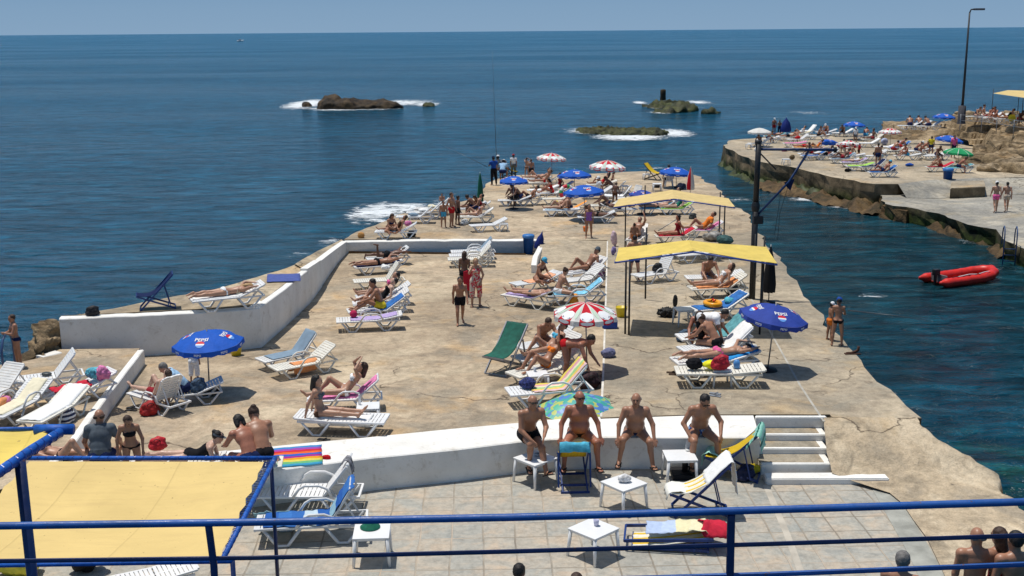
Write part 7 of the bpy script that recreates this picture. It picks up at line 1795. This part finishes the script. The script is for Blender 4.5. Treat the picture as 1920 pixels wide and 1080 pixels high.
mr, _n, N, L, bb = newmat('ring_print'); tcx = N.new('ShaderNodeTexCoord'); gr = N.new('ShaderNodeTexGradient'); gr.gradient_type = 'RADIAL'; L.new(tcx.outputs['Object'], gr.inputs[0]); fr_ = math_(N, L, 'FRACT', math_(N, L, 'MULTIPLY', gr.outputs['Fac'], 4)); L.new(ramp(N, L, fr_, [(0, (.6, .02, .04)), (.4, (.75, .75, .72)), (.75, (.03, .3, .1))], 'CONSTANT'), bb.inputs['Base Color']); r.children[0].material_slots[0].material = mr
heap(P(1043, 382, lv, .36), (.14, .12, .12), M('yellow_plastic', (.62, .48, .03), .4, .1), 'small yellow bundle before the beach ring', 'bundle', 'cloth_bundle', 61)
standing(1104, 446, 382, lv, 5, 'stand', 'girl in a purple swimsuit standing alone with an orange pail', 'k', sk='tan', wear=[('swimsuit', 'purple')], hair=('long', 'black'), vox=.018, group=GP)
bucket(1098, 434, lv, 'orange toy pail hanging from the hand of the girl in purple', M('orange_plastic', (.85, .2, .03), .4), .8, .15)
standing(1153, 385, 342, lv, 150, 'leanstand', 'dark brown bather standing beside the white sheet lounger', sk='dark', wear=[('trunks', 'brown')], hair=('bob', 'brown'), vox=.025, group=GP)
standing(1148, 352, 322, lv, 100, 'leanstand', 'slim bather standing just under the middle red parasol', sk='tan', sex='f', wear=[('bikini_bottom', 'navy')], hair=('long', 'brown'), vox=.025, group=GP)
# chair and stools at the far right
def armchair(px, py, lev, rz, label, s=1.0):
    r = empty('armchair', label, 'chair', P(px, py, lev), R(rz), None, s)
    b = MB(); b.box((0, 0, .42), (.46, .44, .03), None, .012); b.build('seat', WHITE, r)
    b = MB(); Mx = Matrix.Rotation(R(-12), 3, 'X'); [b.box(Mx @ Vector((x, 0, .2)) + Vector((0, .22, .44)), (.06, .02, .42), Mx, .006) for x in (-.17, -.085, 0, .085, .17)]; b.box(Mx @ Vector((0, 0, .42)) + Vector((0, .22, .44)), (.5, .03, .06), Mx, .012); b.box(Mx @ Vector((0, 0, .02)) + Vector((0, .22, .44)), (.46, .03, .05), Mx, .01); b.build('backrest', WHITE, r)
    for sx in (-1, 1):
        for sy in (-1, 1): b = MB(); b.tube([(sx * .2, sy * .18, .42), (sx * .25, sy * .24, 0)], .028, 6, r2=.02); b.build('leg', WHITE, r)
        b = MB(); b.tube([(sx * .25, -.2, .42), (sx * .27, -.2, .62), (sx * .27, 0, .66), (sx * .26, .24, .66)], .022, 6); b.build('armrest', WHITE, r)
    return r
q = armchair(1254, 352, lv, 180, 'white plastic armchair seen from behind below the far right blue parasol', .9)
person(P(1254, 352, lv), 180, 'sit', 'dark haired man in black seen from behind in the white armchair', z=P(1254, 352, lv).z + .4, sk='tan', wear=[('tshirt', 'black'), ('trunks', 'black')], vox=VF, group=GP, s=.95)
table(1232, 344, lv, 'white plastic stool with dark bag left of the armchair', .5, 0, .45, .9)
bag(P(1232, 352, lv), M('bag_black', (.015, .015, .018), .6, .4), 'black bag under the stool left of the armchair', .8, 0)
heap(P(1276, 356, lv), (.3, .2, .3), M('navy_cover', (.012, .02, .05), .8, .4), 'dark navy bundle between armchair and closed red parasol', 'bundle', 'cloth_bundle', 63)
table(1172, 348, lv, 'white side table behind the dark brown standing bather', .45, 10, .42, .9)
# between and under the awnings on the slab
lv = 'slab'
for i, (x, y, dg, bk_, lb, po, lb2, sx_, sk_, w_, tw) in enumerate([
 (1232, 402, -90, 32, 'lounger with pale towel at the left below the paler awning', 'supine', 'bather lying at the left below the paler awning', 'm', 'mid', [('briefs', 'navy')], T_CYAN),
 (1268, 403, -88, 30, 'lounger with lime green towel below the paler awning', 'reclinek', 'bather in sea green lying on the lime green towel', 'f', 'light', [('swimsuit', 'teal')], T_GREEN),
 (1256, 391, -90, 34, 'lounger farthest back below the paler awning', 'recline', 'bather wrapped in white farthest back below the paler awning', 'm', 'mid', [('briefs', 'black'), ('tshirt', 'white')], None),
 (1194, 458, -20, 40, 'lounger with grey back between the two left awning posts', 'reclinekk', 'bather with folded legs between the two left awning posts', 'm', 'tan', [('briefs', 'black')], None),
 (1268, 455, -84, 30, 'lounger with dark red towel above the near awning', 'longsit', 'sunburnt brown haired woman sitting up above the near awning', 'f', 'red', [('swimsuit', 'maroon')], T_RED),
 (1318, 444, -88, 32, 'lounger with pink striped towel under the man in orange', 'reclinek', 'man in orange shirt reclining with knee up behind the near awning', 'm', 'tan', [('tshirt', 'orange'), ('briefs', 'orange')], T_PINK),
]):
    k_ = pal(x, y, lv, 0, .88, lb, dg, bk_)
    man(k_, po, lb2, sex=sx_, sk=sk_, wear=w_, hair=('short' if sx_ == 'm' else 'bob', 'brown' if i % 2 else 'black'), s=.95, vox=.024)
    if tw: towel_on(k_, lb.split(' at ')[0].split(' below ')[0].split(' above ')[0].split(' under ')[0].replace('lounger with ', '') + ' spread over that lounger beside the awnings', .1, 1.8, tw, .6, .05, 100 + i)
standing(1189, 470, 418, lv, 178, 'folded', 'bare backed bather just above the left end of the near awning', sk='tan', wear=[('trunks', 'orange')], hair=('short', 'brown'), vox=.024, group=GP)
bag(P(1299, 411, lv), M('bag_darkgrey', (.06, .065, .06), .7, .5), 'grey bag at the foot of the lime towel lounger', .9, 20)
heap(P(1338, 452, lv), (.5, .3, .3), M('tarp_mottled', (.28, .27, .25), .8, .7, 6), 'grey and white pile of towels behind the near awning', 'towel pile', 'towel_pile', 64, n=8)
heap(P(1358, 458, lv), (.5, .3, .3), M('bag_darkteal', (.03, .08, .08), .8, .6, 6), 'dark teal covered pile behind the near awning', 'pile', 'towel_pile', 65, n=7)
heap(P(1152, 462, lv), (.16, .14, .5), M('cloth_pale_pink', (.6, .45, .5), .9, .2), 'pale pink towel hanging at the left awning post', 'towel', 'towel', 66)
heap(P(1150, 478, lv), (.12, .1, .25), M('bag_lilac', (.25, .2, .4), .8, .6), 'lilac bag by the white seam line', 'bag', 'beach_bag', 67)
a = P(1278, 405, lv, .6); b = MB(); b.tube([Vector((0, 0, 0)), P(1234, 433, lv, .02) - a], .02, 6); o = b.build('loose_pole', STEEL, None, a); tag(o, 'thin loose pole slanting to the ground below the paler awning', 'pole')
# ================================================================== platform on the right
lv = 'rp'; VF = .04
parasol(1424, 247, 22, lv, 'white', 'white parasol at the tip of the right platform', base=(1425, 275), tilt=(0, 0), prints=False)
parasol(1602, 234, 20, lv, 'pepsi', 'blue parasol on the rear edge of the right platform', base=(1603, 262), tilt=(0, 2))
parasol(1553, 267, 18, lv, 'pepsi', 'low blue parasol behind the red one on the right platform', base=(1555, 284), tilt=(-14, 6), hgt=1.2)
parasol(1592, 271, 24, lv, 'almaza', 'low red and white parasol in the middle of the right platform', base=(1594, 290), tilt=(-8, 6), hgt=1.2)
parasol(1669, 247, 21, lv, 'almaza', 'red and white parasol before the low rock ledge', base=(1669, 275), tilt=(0, 0))
parasol(1780, 262, 25, lv, 'pepsi', 'blue parasol tilted against the sandstone cliff', base=(1782, 288), tilt=(0, 8))
parasol(1797, 286, 27, lv, 'green', 'green parasol with white seams near the rock slope', base=(1797, 312), tilt=(0, 6), prints=False)
closed_parasol(1473, 254, lv, 1.7, M('canvas_navy', (.012, .03, .2), .7), 'closed blue parasol like a tent on the right platform', .36, 1.0)
RPL = [
 # x, y, foot dir, back, lounger words, pose, person words, sex, skin, wear, hair/hat, towel
 (1424, 276, -90, 40, 'at the tip beneath the white parasol', 'sithunch', 'dark bather crouching beneath the white parasol', 'm', 'dark', 'black', None, None),
 (1452, 262, -90, 20, 'with green towel near the closed blue parasol', 'supine', 'bather lying near the closed blue parasol', 'm', 'tan', 'navy', None, T_TEAL),
 (1478, 264, -90, 12, 'in the long rear row right of the closed blue parasol', 'prone', 'bather face down in the rear row right of the closed blue parasol', 'm', 'tan', 'black', None, None),
 (1500, 258, -88, 20, 'in the rear row beneath the sprawling fair bather', 'reclinek', 'sprawling fair bather in the rear row', 'f', 'mid', 'white', None, T_CREAM),
 (1514, 252, -70, 45, 'with white towels left of the man in white cap', None, '', 'm', 'tan', 'navy', None, T_WHITE),
 (1549, 254, -90, 20, 'under the seated man in white cap and red trunks', 'sithunch', 'broad man in white cap and red trunks seen from behind', 'm', 'tan', 'red', 'white', None),
 (1580, 256, -90, 30, 'left of the rear blue parasol', 'sithunch', 'dark bather under the rear blue parasol', 'm', 'dark', 'black', None, T_WHITE),
 (1490, 276, -90, 8, 'with pink striped towel behind the davit arm', None, '', 'm', 'tan', 'navy', None, T_PINK),
 (1508, 284, -90, 12, 'with orange towels behind the davit arm', 'supine', 'sunburnt bather behind the davit arm', 'm', 'red', 'red', None, M('towel_tangerine', (.8, .32, .06), .9, .15)),
 (1531, 286, -92, 16, 'with yellow and orange cloth right of the davit arm', 'reclinek', 'bather on the yellow and orange cloth', 'f', 'tan', 'orange', None, T_YEL),
 (1525, 300, -90, 30, 'covered in royal blue on the near edge', None, '', 'm', 'dark', 'navy', None, T_BLUE),
 (1548, 300, -88, 30, 'beside the royal blue one, under a dark reclining man', 'recline', 'dark man reclining beside the royal blue lounger', 'm', 'dark', 'black', None, None),
 (1580, 306, -88, 34, 'under the dark bather with a grey bag at the middle', 'reclinek', 'dark haired bather leaning back in the middle of the near edge', 'm', 'dark', 'maroon', None, T_GREY),
 (1600, 313, -90, 22, 'under the pale sunbathers on the near edge', 'supine', 'pale sunbather in white hat on the near edge', 'f', 'light', 'white', 'white', T_LILAC),
 (1612, 320, -90, 16, 'with white and lime towels on the near edge', None, '', 'm', 'tan', 'navy', None, T_GREEN),
 (1636, 321, -85, 42, 'with navy towel on its back at the near edge', None, '', 'm', 'tan', 'navy', None, cl('navy')),
 (1655, 332, -88, 36, 'at the block corner under the man in turquoise cap', 'reclinek', 'tanned man in turquoise cap reclining at the block corner', 'm', 'red', 'navy', 'cyan', T_BLST),
 (1628, 276, -90, 30, 'left of the strolling man before the red parasol', None, '', 'm', 'tan', 'navy', None, T_WHITE),
 (1662, 283, -88, 20, 'right of the strolling man with white towel', None, '', 'm', 'tan', 'navy', None, T_WHITE),
 (1686, 284, -88, 40, 'with royal blue back before the low ledge', 'sithunch', 'bather in red before the low rock ledge', 'm', 'red', 'red', None, T_BLUE),
 (1716, 291, -90, 14, 'under the two broad bare backs', 'sithunch', 'broad bare back in a white cap on the right platform', 'm', 'red', 'navy', 'white', None),
 (1728, 290, -90, 14, 'touching the one under the two bare backs', 'sithunch', 'second broad bare back on the right platform', 'm', 'red', 'brown', None, None),
 (1742, 298, 90, 20, 'right of the man in the pale yellow shirt', None, '', 'm', 'tan', 'navy', None, None),
 (1762, 322, -90, 26, 'with red towel beside the rock slope', 'longsitk', 'tanned pair member in red shorts on the red towel', 'm', 'tan', 'red', None, T_RED),
 (1796, 324, -90, 20, 'with green towel beside the rock slope', 'sithunch', 'tanned bather seen from behind on the green towel', 'm', 'red', 'navy', None, T_TEAL),
]
for i, (x, y, dg, bk_, lb, po, lb2, sx_, sk_, w_, ht, tw) in enumerate(RPL):
    k_ = pal(x, y, lv, 0, 1.0, 'white lounger ' + lb, dg, bk_)
    if tw is not None:
        nm = {'cloth': 'towel'}
        towel_on(k_, 'towel on the lounger ' + lb.replace('with ', 'that has '), .1, 1.9, tw, .62, .06, 200 + i, wr=.02)
    if po: man(k_, po, lb2, sex=sx_, sk=sk_, wear=[('swimsuit' if sx_ == 'f' else 'trunks', w_)], hat=('cap', ht) if ht else None, turn=180 if po == 'prone' else (160 if po == 'sithunch' and i > 15 else (60 if po == 'sithunch' else 0)), s=1.0, hair=('bob' if sx_ == 'f' else 'short', 'black' if i % 3 else 'brown'))
for a in [(1451, 252, 221, 'rp', 10, 'stand', 'man in white cap and red wrap standing on the right platform tip', 'm', 'red', [('trunks', 'red')], ('cap', 'white')),
          (1461, 253, 225, 'rp', -10, 'folded', 'dark bather next to the man in red wrap on the tip', 'm', 'dark', [('trousers', 'navy')], None),
          (1645, 312, 268, 'rp', 178, 'stand', 'stout man in dark trunks strolling away across the right platform', 'm', 'tan', [('trunks', 'navy')], None),
          (1609, 297, 268, 'rp', 60, 'walk', 'slim person in red top and black shorts walking on the right platform', 'm', 'tan', [('tshirt', 'red'), ('trunks', 'black')], None),
          (1603, 270, 238, 'rp', 0, 'stand', 'person in white shirt beneath the rear blue parasol', 'm', 'mid', [('tshirt', 'white'), ('trunks', 'grey')], ('cap', 'white')),
          (1745, 292, 255, 'rp', 150, 'stand', 'man in pale yellow shirt and navy shorts before the cliff', 'm', 'tan', [('tshirt', 'yellow'), ('trunks', 'navy')], None),
          (1787, 296, 253, 'rp', 10, 'stand', 'pink shirted person standing under the tilted blue parasol', 'm', 'red', [('tshirt', 'pink'), ('trunks', 'navy')], None),
          (1866, 398, 340, 'rl', 172, 'walk', 'man in pale pink trunks and white cap walking with his companion', 'm', 'mid', [('trunks', 'pink')], ('cap', 'white')),
          (1886, 397, 341, 'rl', 170, 'walk', 'bare backed man in khaki shorts walking with the man in white cap', 'm', 'mid', [('trunks', 'beige')], None)]:
    standing(a[0], a[1], a[2], a[3], a[4], a[5], a[6], a[7], sk=a[8], wear=a[9], hat=a[10], vox=.03, group=GP)
bin_(1776, 347, -2.1, 'blue litter bin at the end of the concrete block wall on the right', 1.15)
table(1474, 298, 'rp', 'white stool with basket on the near edge of the right platform', .5, 5, .45, 1.0)
table(1404, 270, 'rp', 'white side table near the tip of the right platform', .45, 5, .45, 1.0)
heap(P(1484, 300, 'rp'), (.3, .22, .3), M('basket_brown', (.12, .08, .04), .9, .5, 20), 'brown basket next to the stool on the right platform', 'basket', 'basket', 70)
heap(P(1420, 284, 'rp'), (.3, .22, .3), T_WHITE, 'white bundle near the tip of the right platform', 'bundle', 'cloth_bundle', 71)
b = netmesh('ball', [ell((0, 0, .3), (.3, .3, .3))], .05); o = obj('ball', b, M('ball_blue_white', (.35, .4, .6), .4, .8, 3), None, P(1658, 272, 'rp')); tag(o, 'blue and white beach ball before the low rock ledge', 'ball')
# terrace on the low ledge and the upper terrace
lv = -.5
for x, y, po, lb2, dg in [(1706, 243, 'sithunch', 'small bather sitting at the left on the low rock ledge', 170), (1724, 243, 'sithunch', 'broad bare back in the middle of the low rock ledge', 178), (1741, 244, 'sithunch', 'bare back at the right on the low rock ledge', 200)]:
    g = P(x, y, -.5); k_ = pal(x, y, -.5, 0, 1.05, 'white lounger below the ' + lb2, -90, 30); person(k_.w(0, 0), dg, po, lb2, z=g.z + .36, sk='tan', wear=[('trunks', 'navy')], vox=.04, group=GP, s=1.1)
parasol(1770, 219, 20, 'rm', 'pepsi', 'blue parasol on the rocks left of the tall lamp post', base=(1770, 240), tilt=(0, 2), prints=True)
lv = 'ru'
for i, (x, y, po, lb2, dg, sk_) in enumerate([(1829, 226, 'sithunch', 'dark haired bather left of all on the upper terrace', 20, 'mid'), (1845, 226, 'longsit', 'bather second from left on the upper terrace', 60, 'mid'), (1856, 227, 'sithunch', 'red skinned bather below the far awning post', 0, 'red'), (1867, 229, 'longsitk', 'bather with orange towel on the upper terrace', -60, 'red'), (1888, 231, 'reclinek', 'bather lying on the upper terrace beside a yellow chair', -90, 'tan'), (1911, 234, 'sithunch', 'bather at the right edge of the upper terrace', 0, 'dark')]):
    g = P(x, y, lv); k_ = pal(x, y, lv, 0, 1.05, 'white lounger for the ' + lb2, -90, 25); person(k_.w(0, 0), dg, po, lb2, z=g.z + .36, sk=sk_, wear=[('trunks' if i % 2 else 'swimsuit', ['navy', 'red', 'maroon', 'orange', 'black', 'red'][i])], vox=.04, group=GP, s=1.1, hair=('short', 'black' if i % 2 else 'brown'))
heap(P(1897, 229, lv, .3), (.4, .3, .5), cl('yellow'), 'pale yellow draped chair back on the upper terrace', 'chair cover', 'chair_cover', 72)
# thin rope rail along the upper terrace
pts = [P(1800, 238, 'ru'), P(1840, 240, 'ru'), P(1868, 244, 'ru'), P(1900, 250, 'ru'), P(1960, 258, 'ru')]
r = empty('guard_rail', 'thin wire guard rail along the edge of the upper terrace', 'railing', pts[0])
for q in pts: b = MB(); b.tube([q - pts[0] - Vector((0, 0, .3)), q - pts[0] + Vector((0, 0, 1.0))], .035, 6); b.build('post', STEEL, r)
for h_ in (.5, .95): b = MB(); b.tube([q - pts[0] + Vector((0, 0, h_)) for q in pts], .018, 5); b.build('wire', STEEL, r)
# loose stones on the rock slope: a few large boulders one can tell apart
rn = random.Random(3)
for i, (x, y, sz) in enumerate([(1868, 262, 1.6), (1895, 275, 2.2), (1850, 285, 1.4), (1880, 305, 1.6), (1905, 318, 1.8), (1862, 318, 1.0), (1838, 300, 1.2), (1912, 295, 2.0)]):
    me = netmesh('boulder', [ell((0, 0, 0), (sz, sz * .7, sz * .45), .2), ell((sz * .3, 0, .1), (sz * .6, sz * .6, sz * .4), .3)], sz / 9, sz * .3, 1.4 / sz)
    o = obj('boulder', me, CLIFF, None, P(x, y, -1.6), (0, 0, rn.random() * 3)); tag(o, ['rounded boulder below the upper terrace edge', 'largest boulder at the foot of the cliff on the right edge', 'boulder right of the tilted blue parasol', 'boulder in the middle of the rock slope', 'boulder low on the rock slope near the frame edge', 'small boulder behind the walking pair', 'boulder right of the green parasol', 'boulder against the frame edge under the cliff'][i], 'boulder', 'boulders on the right rocks')

# the crowd among the loungers of the right platform
lv = 'rp'; VF = .04
rn = random.Random(11)
EX = [(1440, 268, 'sithunch', 40, 'tan', 'crouched bather left of the closed blue parasol tent'), (1496, 268, 'sithunch', 200, 'red', 'bather sitting between the rear row and the davit arm'), (1534, 262, 'longsitk', 60, 'tan', 'bather hugging knees behind the low blue parasol'), (1622, 262, 'sithunch', 150, 'red', 'bather bent over right of the rear blue parasol'),
      (1636, 268, 'longsit', -80, 'dark', 'bather stretching legs toward the low rock ledge'), (1575, 286, 'sithunch', 20, 'tan', 'bather in the shade of the low red parasol'), (1520, 296, 'longsitk', -60, 'dark', 'bather at the head of the royal blue lounger'), (1640, 300, 'sithunch', 70, 'tan', 'bather crouching behind the strolling man'),
      (1700, 300, 'longsitk', -70, 'red', 'bather sitting on bare concrete before the two broad backs'), (1674, 290, 'sithunch', 110, 'tan', 'bather beside the royal blue chair back'), (1756, 300, 'sithunch', 10, 'dark', 'dark bather below the tilted blue parasol'), (1596, 300, 'longsit', -90, 'mid', 'bather sitting up behind the pale sunbathers')]
for i, (x, y, po, hd, sk_, lb) in enumerate(EX):
    k_ = pal(x, y, lv, 0, 1.0, 'white lounger carrying the ' + lb, (-90, -84, -96)[i % 3], (20, 35, 12)[i % 3])
    person(k_.w(0, 0), hd, po, lb, z=k_.c.z + .36, sk=sk_, wear=[('trunks', ['navy', 'red', 'black', 'cyan', 'maroon'][i % 5])], vox=.04, group=GP, s=1.0, hair=('short', 'black' if i % 2 else 'brown'))
for i, (x, y, c_, w_) in enumerate([(1470, 284, 'pink', 'pink'), (1560, 292, 'red', 'red'), (1618, 300, 'lime', 'lime green'), (1690, 270, 'lilac', 'lilac'), (1704, 312, 'blue', 'blue'), (1538, 276, 'white', 'white'), (1652, 296, 'cyan', 'turquoise'), (1590, 322, 'black', 'black'), (1672, 322, 'navy', 'navy')]):
    heap(P(x, y, lv), (.35, .25, .2), cl(c_), w_ + ' bundle lying on bare concrete of the right platform', 'bundle', 'cloth_bundle', 300 + i, vox=.04)
